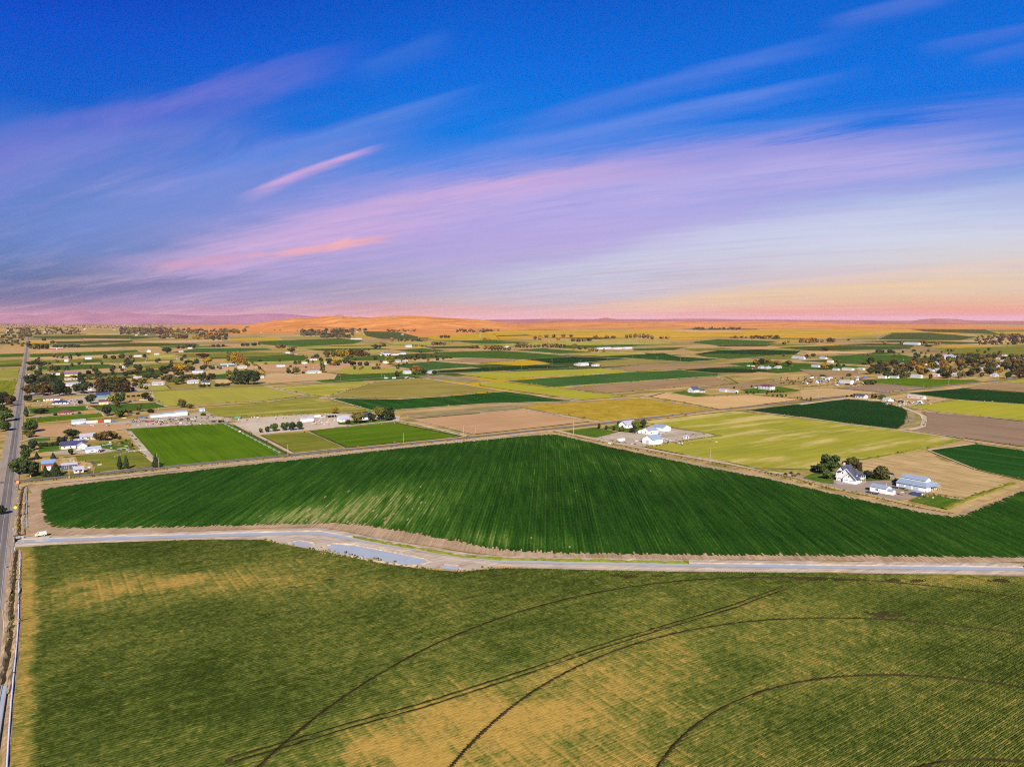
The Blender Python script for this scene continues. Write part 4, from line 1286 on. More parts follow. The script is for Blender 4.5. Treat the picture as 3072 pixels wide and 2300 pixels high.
def gable_wall(mb, L, W, H, rise):
    """walls with gable ends; ridge along x"""
    for sx, a in ((-1, -L / 2), (1, L / 2 - .2)):
        mb.add([(a, -W / 2, 0), (a, W / 2, 0), (a, W / 2, H), (a, 0, H + rise), (a, -W / 2, H)] + [(a + .2, -W / 2, 0), (a + .2, W / 2, 0), (a + .2, W / 2, H), (a + .2, 0, H + rise), (a + .2, -W / 2, H)],
               [(4, 3, 2, 1, 0), (5, 6, 7, 8, 9), (0, 5, 9, 4), (1, 2, 7, 6), (9, 8, 3, 4), (8, 7, 2, 3), (0, 1, 6, 5)])
    mb.box(-L / 2 + .2, L / 2 - .2, -W / 2, -W / 2 + .2, 0, H)
    mb.box(-L / 2 + .2, L / 2 - .2, W / 2 - .2, W / 2, 0, H)


def gable_roof(mb, L, W, H, rise, ov=.5, th=.18):
    s = rise / (W / 2)
    for k in (-1, 1):
        y1 = k * (W / 2 + ov)
        z1 = H - ov * s + .04
        zr = H + rise + .04
        V = [(-L / 2 - ov, 0, zr), (L / 2 + ov, 0, zr), (L / 2 + ov, y1, z1), (-L / 2 - ov, y1, z1)]
        V += [(x, y, z + th) for x, y, z in V]
        F = [(0, 1, 2, 3), (7, 6, 5, 4), (0, 4, 5, 1), (1, 5, 6, 2), (2, 6, 7, 3), (3, 7, 4, 0)]
        mb.add(V, F if k > 0 else [f[::-1] for f in F])


def hip_roof(mb, L, W, H, rise, ov=.5):
    a, b = L / 2 + ov, W / 2 + ov
    r = max(L / 2 - W / 2, .5)
    V = [(-a, -b, H), (a, -b, H), (a, b, H), (-a, b, H), (-r, 0, H + rise), (r, 0, H + rise), (-a, -b, H - .15), (a, -b, H - .15), (a, b, H - .15), (-a, b, H - .15)]
    mb.add(V, [(0, 1, 5, 4), (1, 2, 5), (2, 3, 4, 5), (3, 0, 4), (6, 9, 8, 7), (0, 6, 7, 1), (1, 7, 8, 2), (2, 8, 9, 3), (3, 9, 6, 0)])


def windows(root, L, W, n_front, n_end, z0=1.0, w=1.3, h=1.2, back=True, floors=1, fh=2.7):
    for fl in range(floors):
        z = z0 + fl * fh
        for side in ((-1, 1) if back else (-1,)):
            for k in range(n_front):
                x = -L / 2 + L * (k + .5) / n_front
                y = side * (W / 2 + .02)
                fr = MB().box(x - w / 2 - .1, x + w / 2 + .1, y - .05, y + .05, z - .1, z + h + .1).part('window', 'wall_white', root)
                MB().box(x - w / 2, x + w / 2, y - .07, y + .07, z, z + h).part('pane', 'glass', fr)
        for side in (-1, 1):
            for k in range(n_end):
                y = -W / 2 + W * (k + .5) / n_end
                x = side * (L / 2 + .02)
                fr = MB().box(x - .05, x + .05, y - w / 2 - .1, y + w / 2 + .1, z - .1, z + h + .1).part('window', 'wall_white', root)
                MB().box(x - .07, x + .07, y - w / 2, y + w / 2, z, z + h).part('pane', 'glass', fr)


def building(name, label, cat, px, py, L, W, H, rise, orient, wall, roof, win=2, ends=1, hip=False, doors='door', chimney=False, floors=1, group=None):
    x, y = G(px, py)
    root = thing(name, label, cat, x, y, {'c': ROT_C, 'm': ROT_M}.get(orient, orient if not isinstance(orient, str) else 0), group)
    a, b = MB(), MB()
    if hip:
        a.box(-L / 2, L / 2, -W / 2, W / 2, 0, H)
        hip_roof(b, L, W, H + .02, rise)
    else:
        gable_wall(a, L, W, H, rise)
        gable_roof(b, L, W, H, rise, .25 if cat != 'house' else .5)
    a.part('wall', 'wall_' + wall, root)
    b.part('roof', 'roof_' + roof, root)
    if win:
        windows(root, L, W, win, ends, floors=floors)
    if doors == 'door':
        MB().box(L * .12 - .5, L * .12 + .5, -W / 2 - .08, -W / 2 + .05, 0, 2.1).part('door', 'door_dark', root)
    elif doors == 'garage':
        for k in (-1, 1):
            MB().box(-L / 2 - .09, -L / 2 + .04, k * W * .24 - 1.3, k * W * .24 + 1.3, 0, 2.3).part('garage_door', 'garage_door', root)
    elif doors == 'shed':
        MB().box(-L / 2 - .09, -L / 2 + .04, -1.6, 1.6, 0, min(H, 3.0)).part('sliding_door', 'garage_door', root)
        MB().box(-1.5, 1.5, -W / 2 - .09, -W / 2 + .04, 0, min(H - .2, 2.8)).part('sliding_door', 'garage_door', root)
    if chimney:
        MB().box(L * .2, L * .2 + .8, -.4, .4, H, H + rise + 1.1).part('chimney', 'chimney_brick', root)
    return root


def open_shed(name, label, px, py, L, W, H, orient, roof, back='wall_brown_wood', drop=.5, group=None):
    x, y = G(px, py)
    root = thing(name, label, 'shed', x, y, ROT_C if orient == 'c' else ROT_M, group)
    MB().add([(-L / 2, -W / 2, H), (L / 2, -W / 2, H), (L / 2, W / 2, H + drop), (-L / 2, W / 2, H + drop)] + [(-L / 2, -W / 2, H + .2), (L / 2, -W / 2, H + .2), (L / 2, W / 2, H + drop + .2), (-L / 2, W / 2, H + drop + .2)],
             [(3, 2, 1, 0), (4, 5, 6, 7), (0, 1, 5, 4), (1, 2, 6, 5), (2, 3, 7, 6), (3, 0, 4, 7)]).part('roof', 'roof_' + roof, root)
    MB().box(-L / 2, L / 2, W / 2 - .15, W / 2, 0, H).part('wall', back, root)
    for sx in (-1, -.33, .33, 1):
        MB().box(sx * (L / 2 - .15) - .1, sx * (L / 2 - .15) + .1, -W / 2 + .05, -W / 2 + .25, 0, H).part('post', 'pole_wood', root)
    return root


# ------------------------------------------------------------------ the white farmhouse on the right
def farmhouse():
    x, y = G(2538, 1447)
    root = thing('farmhouse', 'large white farmhouse with steep dark roofs, two front gables and three garage doors', 'house', x, y, ROT_C)
    # local x points away to the right (along the cross road), local y along the main road
    a, b = MB(), MB()
    # garage block, gable towards -x
    Lg, Wg, Hg, Rg = 4.4, 14.2, 2.9, 6.3
    gable_wall(a, Lg, Wg, Hg, Rg)
    a.v = [(p[0] + Lg / 2, p[1], p[2]) for p in a.v]
    gable_roof(b, Lg, Wg, Hg, Rg, .55)
    b.v = [(p[0] + Lg / 2, p[1], p[2]) for p in b.v]
    # smaller front gable over two doors
    a2, b2 = MB(), MB()
    gable_wall(a2, 3.4, 8.6, 2.8, 3.9)
    gable_roof(b2, 3.4, 8.6, 2.8, 3.9, .45)
    a.add([(p[0] + .4, p[1] - 2.6, p[2]) for p in a2.v], a2.f)
    b.add([(p[0] + .4, p[1] - 2.6, p[2]) for p in b2.v], b2.f)
    # main block close behind, ridge along y, two storeys
    a3, b3 = MB(), MB()
    a3.box(-6.5, 6.5, -3.4, 3.4, 0, 5.7)
    hip_roof(b3, 13, 6.8, 5.72, 3.3, .5)
    a.add([(p[1] + 6.6, -p[0] + 1.2, p[2]) for p in a3.v], a3.f)
    b.add([(p[1] + 6.6, -p[0] + 1.2, p[2]) for p in b3.v], b3.f)
    # left rear wing with its white gable
    a4, b4 = MB(), MB()
    gable_wall(a4, 11, 7.5, 4.8, 4.8)
    gable_roof(b4, 11, 7.5, 4.8, 4.8, .5)
    a.add([(p[0] + 9.0, p[1] + 5.9, p[2]) for p in a4.v], a4.f)
    b.add([(p[0] + 9.0, p[1] + 5.9, p[2]) for p in b4.v], b4.f)
    a.part('wall', 'wall_white', root)
    b.part('roof', 'roof_dark', root)
    # white verge boards along the big front gable
    tr = MB()
    s = Rg / (Wg / 2)
    for k in (-1, 1):
        y1, z1 = k * (Wg / 2 + .6), Hg - .6 * s
        tr.add([(-.62, 0, Hg + Rg + .25), (-.50, 0, Hg + Rg + .25), (-.50, y1, z1 + .25), (-.62, y1, z1 + .25), (-.62, 0, Hg + Rg - .35), (-.50, 0, Hg + Rg - .35), (-.50, y1, z1 - .3), (-.62, y1, z1 - .3)],
               [(0, 1, 2, 3), (7, 6, 5, 4), (0, 3, 7, 4), (1, 5, 6, 2), (3, 2, 6, 7), (0, 4, 5, 1)])
    tr.part('verge_board', 'wall_white', root)
    for yy in (-5.1, -1.0):
        d = MB().box(-1.42, -1.30, yy - 1.5, yy + 1.5, 0, 2.3).part('garage_door', 'garage_door', root)
        for q in (-.9, 0, .9):
            MB().box(-1.45, -1.40, yy + q - .3, yy + q + .3, 1.75, 2.05).part('pane', 'glass', d)
    d = MB().box(-.12, .02, 3.2, 6.0, 0, 2.3).part('garage_door', 'garage_door', root)
    MB().box(-.15, -.10, 3.6, 5.6, 1.75, 2.05).part('pane', 'glass', d)
    MB().box(-.1, .02, 2.0, 2.9, 0, 2.1).part('door', 'door_dark', root)
    for yy, zz, xx in ((2.6, 5.4, -.05), (-2.6, 4.0, -1.35)):
        MB().box(xx, xx + .1, yy - .35, yy + .35, zz, zz + 1.2).part('window', 'glass', root)
    for zz in (1.0, 3.7):
        for q in (5.4, 7.2, 9.0):
            MB().box(q - .5, q + .5, -5.38, -5.28, zz, zz + 1.4).part('window', 'glass', root)
    MB().box(8.2, 9.4, 6.6, 7.6, 8.4, 11.2).part('chimney', 'chimney_brick', root)
    # two level porch on the right
    MB().box(4.5, 9.8, -7.9, -5.32, 2.75, 2.95).part('balcony', 'wall_white', root)
    for q in (4.7, 7.1, 9.6):
        MB().box(q - .1, q + .1, -7.85, -7.65, 0, 5.4).part('post', 'wall_white', root)
    MB().box(4.5, 9.8, -7.85, -7.75, 3.7, 3.8).part('railing', 'wall_white', root)
    MB().add([(4.5, -8.2, 5.1), (10.1, -8.2, 5.1), (10.1, -5.32, 5.6), (4.5, -5.32, 5.6), (4.5, -8.2, 5.25), (10.1, -8.2, 5.25), (10.1, -5.32, 5.72), (4.5, -5.32, 5.72)],
             [(3, 2, 1, 0), (4, 5, 6, 7), (0, 1, 5, 4), (1, 2, 6, 5), (2, 3, 7, 6), (3, 0, 4, 7)]).part('porch_roof', 'roof_dark', root)


farmhouse()


def monitor_barn():
    x, y = G(2733, 1468)
    root = thing('barn', 'long white barn with raised centre and pale steel blue roofs beside the straw paddock', 'barn', x, y, ROT_M + math.pi)
    # local x: to the right front (towards the viewer along the main road), local y: away to the right
    L, W1, W2 = 19.0, 7.0, 6.5
    a, r = MB(), MB()
    a.box(-L / 2, L / 2, 0, .2, 0, 3.0)
    a.box(-L / 2, -L / 2 + .2, .2, W1 + W2 - .2, 0, 3.0)
    a.box(L / 2 - .2, L / 2, .2, W1 * .8, 0, 3.0)
    a.box(-L / 2, L / 2, W1 + W2 - .2, W1 + W2, 0, 4.2)
    c0, c1 = 4.6, 11.2
    g = MB()
    gable_wall(g, L - 3, c1 - c0, 6.0, 1.7)
    a.add([(p[0] - 1.4, p[1] + (c0 + c1) / 2, p[2]) for p in g.v], g.f)
    g = MB()
    gable_roof(g, L - 3, c1 - c0, 6.0, 1.7, .35)
    r.add([(p[0] - 1.4, p[1] + (c0 + c1) / 2, p[2]) for p in g.v], g.f)
    x1 = L / 2 - 3.0 + .08
    r.add([(-L / 2 - .3, -.5, 2.85), (L / 2 + .3, -.5, 2.85), (x1, c0 - .02, 4.9), (-L / 2 - .3, c0 - .02, 4.9), (-L / 2 - .3, -.5, 3.03), (L / 2 + .3, -.5, 3.03), (x1, c0 - .02, 5.08), (-L / 2 - .3, c0 - .02, 5.08)],
          [(3, 2, 1, 0), (4, 5, 6, 7), (0, 1, 5, 4), (1, 2, 6, 5), (2, 3, 7, 6), (3, 0, 4, 7)])
    r.add([(L / 2 + .3, -.5, 2.85), (L / 2 + 2.8, W1 + W2, 2.9), (x1, W1 + W2, 4.9), (x1, c0, 4.9), (L / 2 + .3, -.5, 3.03), (L / 2 + 2.8, W1 + W2, 3.08), (x1, W1 + W2, 5.08), (x1, c0, 5.08)],
          [(3, 2, 1, 0), (4, 5, 6, 7), (0, 1, 5, 4), (1, 2, 6, 5), (2, 3, 7, 6), (3, 0, 4, 7)])
    r.add([(-L / 2 - .3, c1 + .02, 4.9), (x1, c1 + .02, 4.9), (x1, W1 + W2 + .4, 4.1), (-L / 2 - .3, W1 + W2 + .4, 4.1), (-L / 2 - .3, c1 + .02, 5.08), (x1, c1 + .02, 5.08), (x1, W1 + W2 + .4, 4.28), (-L / 2 - .3, W1 + W2 + .4, 4.28)],
          [(3, 2, 1, 0), (4, 5, 6, 7), (0, 1, 5, 4), (1, 2, 6, 5), (2, 3, 7, 6), (3, 0, 4, 7)])
    a.part('wall', 'wall_white', root)
    r.part('roof', 'roof_steel_blue', root)
    for q in (-6, -1.5, 3.0):
        MB().box(q - 1.7, q + 1.7, -.1, .02, 0, 2.6).part('sliding_door', 'wall_pale_blue', root)
    for q in (5.5, 8.5, 11.5, 13.3):
        MB().box(L / 2 + .6 + q * .12, L / 2 + .8 + q * .12, q - .1, q + .1, 0, 2.95).part('post', 'pole_wood', root)
    hay = MB()
    for k in range(6):
        hay.box(L / 2 - 2.4 + (k % 2) * 1.3, L / 2 - 1.2 + (k % 2) * 1.3, 7 + k * .9, 7.8 + k * .9, 0, .9 + .9 * (k % 3 == 0))
    hb = hay.me('hay_bales', 'roof_tan')
    o = link('hay_stack', hb)
    o.location = root.location
    o.rotation_euler = root.rotation_euler
    tag(o, 'heap of tan hay bales under the open end of the blue roofed barn', 'hay')


monitor_barn()


def front_shed():
    x, y = G(2633, 1478)
    root = thing('shed', 'white gable shed with steel blue roof and lean-to, between farmhouse and green field', 'shed', x, y, ROT_M + math.pi)
    a, r = MB(), MB()
    gable_wall(a, 10.5, 6.5, 3.2, 1.5)
    a.v = [(p[0], p[1] + 3.25, p[2]) for p in a.v]
    gable_roof(r, 10.5, 6.5, 3.2, 1.5, .3)
    r.v = [(p[0], p[1] + 3.25, p[2]) for p in r.v]
    g = MB()
    gable_wall(g, 3.6, 3.4, 2.2, .9)
    a.add([(p[0] + 7.1, p[1] + 2.6, p[2]) for p in g.v], g.f)
    g = MB()
    gable_roof(g, 3.6, 3.4, 2.2, .9, .2)
    r.add([(p[0] + 7.1, p[1] + 2.6, p[2]) for p in g.v], g.f)
    a.part('wall', 'wall_white', root)
    r.part('roof', 'roof_steel_blue', root)
    w = MB().box(-1.5, .3, -.08, .04, 1.2, 2.4).part('window', 'wall_white', root)
    MB().box(-1.35, -.7, -.1, .0, 1.3, 2.3).part('pane', 'glass', w)
    MB().box(-.5, .15, -.1, .0, 1.3, 2.3).part('pane', 'glass', w)
    MB().box(2.2, 2.45, 5.2, 5.45, 3.6, 5.6).part('vent_pipe', 'metal_white', root)


front_shed()
open_shed('carport', 'low pale roofed carport with dark inside, at the front of the blue roofed barn', 2754, 1487, 6, 5, 2.3, 'm', 'pale', 'wall_navy', .3)
open_shed('pavilion', 'small grey roofed pavilion beside the weeping willow', 2668, 1437, 4, 4, 2.4, 'c', 'grey', 'wall_grey', .2)

BLD = [
    # name, label, category, px, py, L, W, H, rise, orient, wall, roof, windows, ends, extras
    ('house', 'white house with grey gable roof among trees south of the paved cross road', 'house', 1884, 1281, 15, 11.5, 3.0, 3.6, 'c', 'white', 'grey', 3, 1, {}),
    ('shed', 'white shed with steel blue roof farthest back in the pale gravel farmyard', 'shed', 1984, 1291, 15, 10, 3.6, 2.2, 'm', 'white', 'steel_blue', 0, 0, dict(doors='shed')),
    ('shed', 'middle white shed with arched dark doorway and steel blue roof in the gravel farmyard', 'shed', 1950, 1301, 12, 10, 3.6, 2.4, 'c', 'white', 'steel_blue', 2, 1, dict(doors='shed')),
    ('shed', 'small plain grey shed standing alone at the right of the gravel farmyard', 'shed', 2057, 1316, 4, 3.5, 2.6, .8, 'c', 'grey', 'grey', 0, 0, dict(doors='door')),
    ('house', 'low white house with dark grey roof beside the big tree on the pale gravel yard', 'house', 1029, 1264, 10.5, 9, 3.1, 3.2, 'c', 'white', 'grey', 2, 1, dict(chimney=False)),
    ('house', 'white gabled house with dark blue roof half hidden behind the tree on the gravel yard', 'house', 1096, 1258, 12, 9, 3.4, 4.0, 'c', 'white', 'navy', 2, 1, {}),
    ('shed', 'small white metal shed standing alone on the pale gravel yard', 'shed', 921, 1264, 12, 7, 3.0, 1.4, 'c', 'white', 'white', 0, 0, dict(doors='shed')),
    ('house', 'long house with navy roof and cream walls by the driveway at lower left', 'house', 220, 1343, 17.5, 10, 3.0, 2.8, 'c', 'cream', 'navy', 4, 1, dict(chimney=True)),
    ('garage', 'cream gabled garage wing at right end of the long navy roofed house', 'garage', 247, 1346, 8, 7, 2.9, 2.3, 'm', 'cream', 'grey', 0, 0, dict(doors='garage')),
    ('shed', 'grey shed with pale ribbed roof beside the white pickup at lower left', 'shed', 280, 1356, 11, 7.5, 3.0, 1.6, 'c', 'grey', 'pale', 0, 0, dict(doors='shed')),
    ('barn', 'small barn with red walls and light blue roof near the road junction', 'barn', 146, 1408, 8.5, 8, 5.0, 2.0, 'c', 'barn_red', 'blue', 1, 1, dict(doors='shed')),
    ('shed', 'navy walled shed under a patchy white roof beside two dark conifers', 'shed', 208, 1406, 10, 5, 3.2, 1.0, 'c', 'navy', 'white', 2, 0, dict(doors='door')),
    ('cottage', 'small pinkish grey cottage at the edge of the paved cross road', 'house', 236, 1417, 6, 5.5, 2.6, 1.7, 'c', 'pinkgrey', 'grey', 2, 1, {}),
    ('house', 'beige house with grey brown roof beneath the yellow and brown trees', 'house', 263, 1317, 12, 9, 2.8, 2.3, 'c', 'beige', 'grey', 3, 1, {}),
    ('shed', 'low white roofed shed just behind the navy roofed house', 'shed', 239, 1327, 9, 5, 2.3, .6, 'c', 'white', 'white', 0, 0, dict(doors='door')),
    ('house', 'cream house with brown red roof, first past the road bend', 'house', 155, 1201, 19, 9, 2.8, 2.3, 'c', 'cream', 'brown', 4, 1, {}),
    ('house', 'grey walled house with wide navy roof beside the cream brown roofed house', 'house', 181, 1212, 18, 10, 2.6, 2.4, 'c', 'grey', 'navy', 4, 1, dict(hip=True)),
    ('house', 'brick house with maroon hipped roof between two bright green lots', 'house', 194, 1243, 14, 9, 2.7, 2.2, 'c', 'brick', 'maroon', 3, 1, dict(hip=True)),
    ('shed', 'long pale blue metal shed at the edge of the bare dirt lot', 'shed', 236, 1271, 12.5, 6.5, 3.0, 1.5, 'c', 'pale_blue', 'pale', 0, 0, dict(doors='shed')),
    ('house', 'teal walled house with wide dark blue roof beside the tall brown poplars', 'house', 310, 1190, 17, 10, 3.2, 2.8, 'c', 'teal', 'navy', 3, 1, {}),
    ('house', 'yellow walled house with dark red roof beside a light green tree', 'house', 311, 1213, 10, 9, 3.8, 2.2, 'c', 'yellow_wall', 'maroon', 2, 1, dict(chimney=True)),
    ('house', 'long white house with grey roof and white fence by the side street', 'house', 474, 1155, 18, 10, 3.0, 2.4, 'c', 'white', 'grey', 5, 1, {}),
    ('house', 'grey house with dusty pink roof above a yellow green tree', 'house', 413, 1138, 13, 10, 3.0, 2.6, 'c', 'grey', 'pink', 2, 1, {}),
    ('house', 'large house with purple roof and yellow end gables', 'house', 213, 1128, 21, 13, 3.8, 4.0, 'c', 'yellow_wall', 'purple', 3, 1, {}),
    ('shed', 'very long low white roofed shed close to the main road', 'shed', 133, 1126, 52, 11, 2.6, 1.2, 'c', 'cream', 'white', 0, 0, dict(doors='shed')),
    ('shed', 'white roofed shed nearest the main road between dark trees', 'shed', 127, 1160, 16, 10, 3.0, 1.8, 'c', 'white', 'white', 2, 1, dict(doors='shed')),
    ('shed', 'low long white roofed shed half hidden among dark trees', 'shed', 171, 1158, 22, 7, 2.6, .8, 'c', 'white', 'white', 0, 0, dict(doors='shed')),
    ('shed', 'broad white roofed shed between two tall dark trees', 'shed', 219, 1157, 22, 14, 3.2, 2.2, 'c', 'grey', 'white', 2, 1, dict(doors='shed')),
    ('house', 'house with rusty orange roof in front of the purple roofed house', 'house', 213, 1139, 20, 10, 2.7, 1.8, 'c', 'white', 'rust', 3, 1, {}),
    ('shed', 'tall white block shed alone on tan land far left', 'shed', 265, 1078, 15, 10, 6.0, .8, 'c', 'white', 'white', 0, 0, dict(doors='shed')),
    ('shed', 'small white cube like shed beside the tan strip far left', 'shed', 199, 1085, 9, 8, 5.5, .8, 'c', 'white', 'white', 0, 0, dict(doors='shed')),
    ('shed', 'white house like shed under the round dark tree far left', 'shed', 374, 1103, 11, 9, 3.0, 2.0, 'c', 'white', 'white', 2, 1, {}),
    ('shed', 'pair of joined white sheds at the end of a bright green strip', 'shed', 413, 1070, 20, 9, 3.5, 1.5, 'c', 'white', 'white', 0, 0, dict(doors='shed')),
    ('shed', 'white shed just left of the large round dark tree', 'shed', 470, 1064, 14, 8, 3.2, 1.4, 'c', 'white', 'white', 0, 0, dict(doors='shed')),
    ('barn', 'white gabled barn behind the large round dark tree', 'barn', 446, 1056, 16, 12, 4.0, 4.5, 'm', 'white', 'white', 0, 0, dict(doors='shed')),
    ('barn', 'long white and red roofed barn beside the row of dark trees far left', 'barn', 170, 1048, 40, 12, 4.0, 3.0, 'c', 'barn_red', 'white', 0, 0, dict(doors='shed')),
    ('house', 'cream fronted house with grey roof by the bend of the side street', 'house', 578, 1150, 17, 10, 2.8, 2.8, 'c', 'cream', 'grey', 4, 1, {}),
    ('house', 'white house with dark roof between shrubs beside the county road', 'house', 617, 1152, 12, 10, 3.0, 2.4, 'c', 'white', 'dark', 2, 1, {}),
    ('shed', 'blue grey metal shed right of the golden green tree clump', 'shed', 593, 1118, 20, 9, 3.0, 1.6, 'c', 'grey', 'pale', 0, 0, dict(doors='shed')),
    ('barn', 'very long barn with pale teal roof beneath the golden poplars', 'barn', 681, 1099, 32, 12, 3.6, 2.4, 'c', 'navy', 'teal', 0, 0, dict(doors='shed')),
    ('house', 'white house right of the long teal roofed barn', 'house', 726, 1104, 18, 10, 3.0, 2.0, 'c', 'white', 'white', 2, 1, {}),
    ('shed', 'white roofed shed alone on tan land right of the big tree clump', 'shed', 842, 1100, 18, 10, 3.0, 1.8, 'c', 'white', 'white', 0, 0, dict(doors='shed')),
    ('shed', 'pale blue roofed shed beside a small dark tree', 'shed', 912, 1091, 15, 9, 3.0, 1.8, 'c', 'white', 'pale', 0, 0, dict(doors='shed')),
    ('house', 'house with pinkish roof between two dark round trees', 'house', 940, 1081, 17, 11, 3.0, 2.4, 'c', 'cream', 'pink', 2, 1, {}),
    ('house', 'long low house with grey roof left of a tall tawny tree', 'house', 942, 1119, 28, 10, 2.8, 2.2, 'c', 'cream', 'grey', 5, 1, {}),
    ('shed', 'small pale blue shed right of the big tree clump by the road', 'shed', 783, 1134, 9, 7, 3.0, 1.6, 'c', 'pale_blue', 'pale', 0, 0, dict(doors='door')),
    ('house', 'white house right of the pinkish roofed house', 'house', 976, 1093, 11, 9, 4.0, 2.4, 'c', 'white', 'pale', 2, 1, {}),
    ('shed', 'white shed under the pair of dark trees far left of centre', 'shed', 570, 1046, 15, 9, 4.0, 1.6, 'c', 'white', 'white', 0, 0, dict(doors='shed')),
    ('shed', 'white shed by the lane below a tawny tree', 'shed', 863, 1060, 13, 9, 3.2, 1.8, 'c', 'white', 'white', 0, 0, dict(doors='shed')),
    ('house', 'brown house right of the white shed by the lane', 'house', 884, 1064, 14, 10, 3.0, 2.0, 'c', 'beige', 'brown', 2, 1, {}),
    ('barn', 'white barn with rounded looking roof beside the orange topped tree', 'barn', 1221, 1121, 15, 10, 3.6, 3.0, 'c', 'white', 'white', 1, 1, dict(doors='shed')),
    ('house', 'white house partly hidden at the right of the dark tree pair', 'house', 1290, 1120, 11, 9, 3.0, 2.0, 'c', 'white', 'grey', 2, 1, {}),
    ('shed', 'cream yellow shed left of the lime green round tree', 'shed', 1157, 1089, 13, 9, 2.8, 2.0, 'c', 'yellow_wall', 'tan', 0, 0, dict(doors='shed')),
    ('barn', 'white barn with purple roof at the left of the pale farm cluster', 'barn', 1160, 1063, 20, 11, 3.6, 2.0, 'c', 'white', 'purple', 0, 0, dict(doors='shed')),
    ('barn', 'white barn with grey roof in the middle of the pale farm cluster', 'barn', 1184, 1066, 20, 11, 3.6, 2.0, 'c', 'white', 'grey', 0, 0, dict(doors='shed')),
    ('barn', 'white roofed barn at the right of the pale farm cluster', 'barn', 1208, 1063, 18, 11, 3.6, 2.0, 'c', 'white', 'white', 0, 0, dict(doors='shed')),
    ('house', 'small white house right of the lime green round tree', 'house', 1193, 1086, 13, 9, 2.8, 1.8, 'c', 'white', 'white', 2, 1, {}),
    ('house', 'small white house with pale roof below dark round trees', 'house', 1215, 1085, 12, 9, 2.8, 1.8, 'c', 'white', 'pale', 2, 1, {}),
    ('barn', 'white gabled barn beside a line of young trees in mid distance', 'barn', 1226, 1041, 26, 12, 4.0, 4.0, 'c', 'white', 'white', 0, 0, dict(doors='shed')),
    ('barn', 'long pink roofed barn in the distant left fields', 'barn', 1068, 1018, 60, 16, 4.0, 3.0, 'c', 'white', 'pink', 0, 0, dict(doors='shed')),
    ('barn', 'tallest white barn between yellow and dark green fields', 'barn', 1748, 1097, 28, 12, 5.0, 2.6, 'c', 'white', 'white', 0, 0, dict(doors='shed')),
    ('house', 'blue grey roofed house left of the tallest white barn', 'house', 1731, 1096, 13, 9, 3.2, 1.8, 'c', 'white', 'pale', 2, 1, {}),
    ('shed', 'low white shed right of the tallest white barn', 'shed', 1786, 1098, 18, 9, 3.0, 1.4, 'c', 'white', 'white', 0, 0, dict(doors='shed')),
    ('barn', 'longest white barn behind orange trees in mid distance', 'barn', 1812, 1047, 62, 16, 4.5, 2.5, 'c', 'white', 'white', 0, 0, dict(doors='shed')),
    ('barn', 'white barn with pink roof right of the longest white barn', 'barn', 1851, 1047, 40, 14, 4.5, 2.5, 'c', 'white', 'pink', 0, 0, dict(doors='shed')),
    ('barn', 'cream barn at the right end of the white barn row', 'barn', 1882, 1046, 38, 14, 4.5, 2.5, 'c', 'cream', 'white', 0, 0, dict(doors='shed')),
    ('shed', 'white shed right of the rust coloured tree row', 'shed', 1521, 1042, 18, 10, 3.6, 2.0, 'c', 'white', 'white', 0, 0, dict(doors='shed')),
    ('house', 'tall white house with dark roof on the left end of the lawn strip', 'house', 2081, 1177, 13, 12, 4.6, 4.4, 'c', 'white', 'dark', 2, 2, dict(floors=1, doors='garage')),
    ('house_annex', 'dark roofed annex just right of the tall white house', 'house', 2103, 1177, 9, 8, 3.0, 2.0, 'c', 'white', 'dark', 2, 1, {}),
    ('shed', 'white shed left of the small conifers along the lawn', 'shed', 2171, 1175, 12, 8, 3.0, 1.0, 'm', 'white', 'white', 0, 0, dict(doors='shed')),
    ('shed', 'long white stable in the middle of the lawn strip', 'shed', 2196, 1177, 18, 7, 2.8, 1.0, 'm', 'white', 'white', 0, 0, dict(doors='shed')),
    ('house', 'two storey white house with maroon roof on the mown lawn', 'house', 2300, 1168, 22, 12, 5.6, 2.4, 'm', 'white', 'maroon', 4, 2, dict(hip=True, floors=2)),
    ('garage', 'low white garage at the left of the two storey maroon roofed house', 'garage', 2277, 1165, 11, 9, 3.0, 1.6, 'm', 'white', 'dark', 0, 0, dict(doors='garage')),
    ('house', 'white house at the left of the farm with orange trees', 'house', 2284, 1105, 14, 9, 3.0, 2.0, 'c', 'white', 'white', 2, 1, {}),
    ('house', 'white house in the middle of the farm with orange trees', 'house', 2302, 1106, 16, 9, 3.0, 2.0, 'c', 'white', 'pale', 2, 1, {}),
    ('house', 'white house at the right of the farm with orange trees', 'house', 2334, 1104, 16, 9, 3.0, 2.0, 'c', 'white', 'white', 2, 1, {}),
    ('barn', 'grey barn above an orange dirt patch right of centre', 'barn', 2395, 1076, 34, 14, 4.0, 3.4, 'm', 'grey', 'grey', 0, 0, dict(doors='shed')),
    ('barn', 'very large white barn on the far right plain', 'barn', 2736, 1034, 62, 26, 7.0, 3.0, 'm', 'white', 'white', 0, 0, dict(doors='shed')),
    ('shed', 'white box shed at the left edge of the crowded village', 'shed', 2647, 1135, 14, 7, 4.4, .6, 'm', 'white', 'white', 0, 0, dict(doors='shed')),
    ('shed', 'short white box shed second from the left edge of the village', 'shed', 2660, 1134, 8, 7, 4.0, .6, 'm', 'white', 'white', 0, 0, dict(doors='shed')),
    ('shed', 'low blue roofed shed along the green field by the village', 'shed', 2680, 1134, 18, 8, 3.0, 1.2, 'm', 'white', 'blue', 0, 0, dict(doors='shed')),
    ('shed', 'white shed along the green field, in front of rust trees', 'shed', 2749, 1133, 20, 9, 4.0, 2.0, 'm', 'white', 'white', 0, 0, dict(doors='shed')),
    ('barn', 'white roofed barn left of the village with trailers', 'barn', 2544, 1111, 22, 11, 4.0, 1.6, 'm', 'white', 'white', 0, 0, dict(doors='shed')),
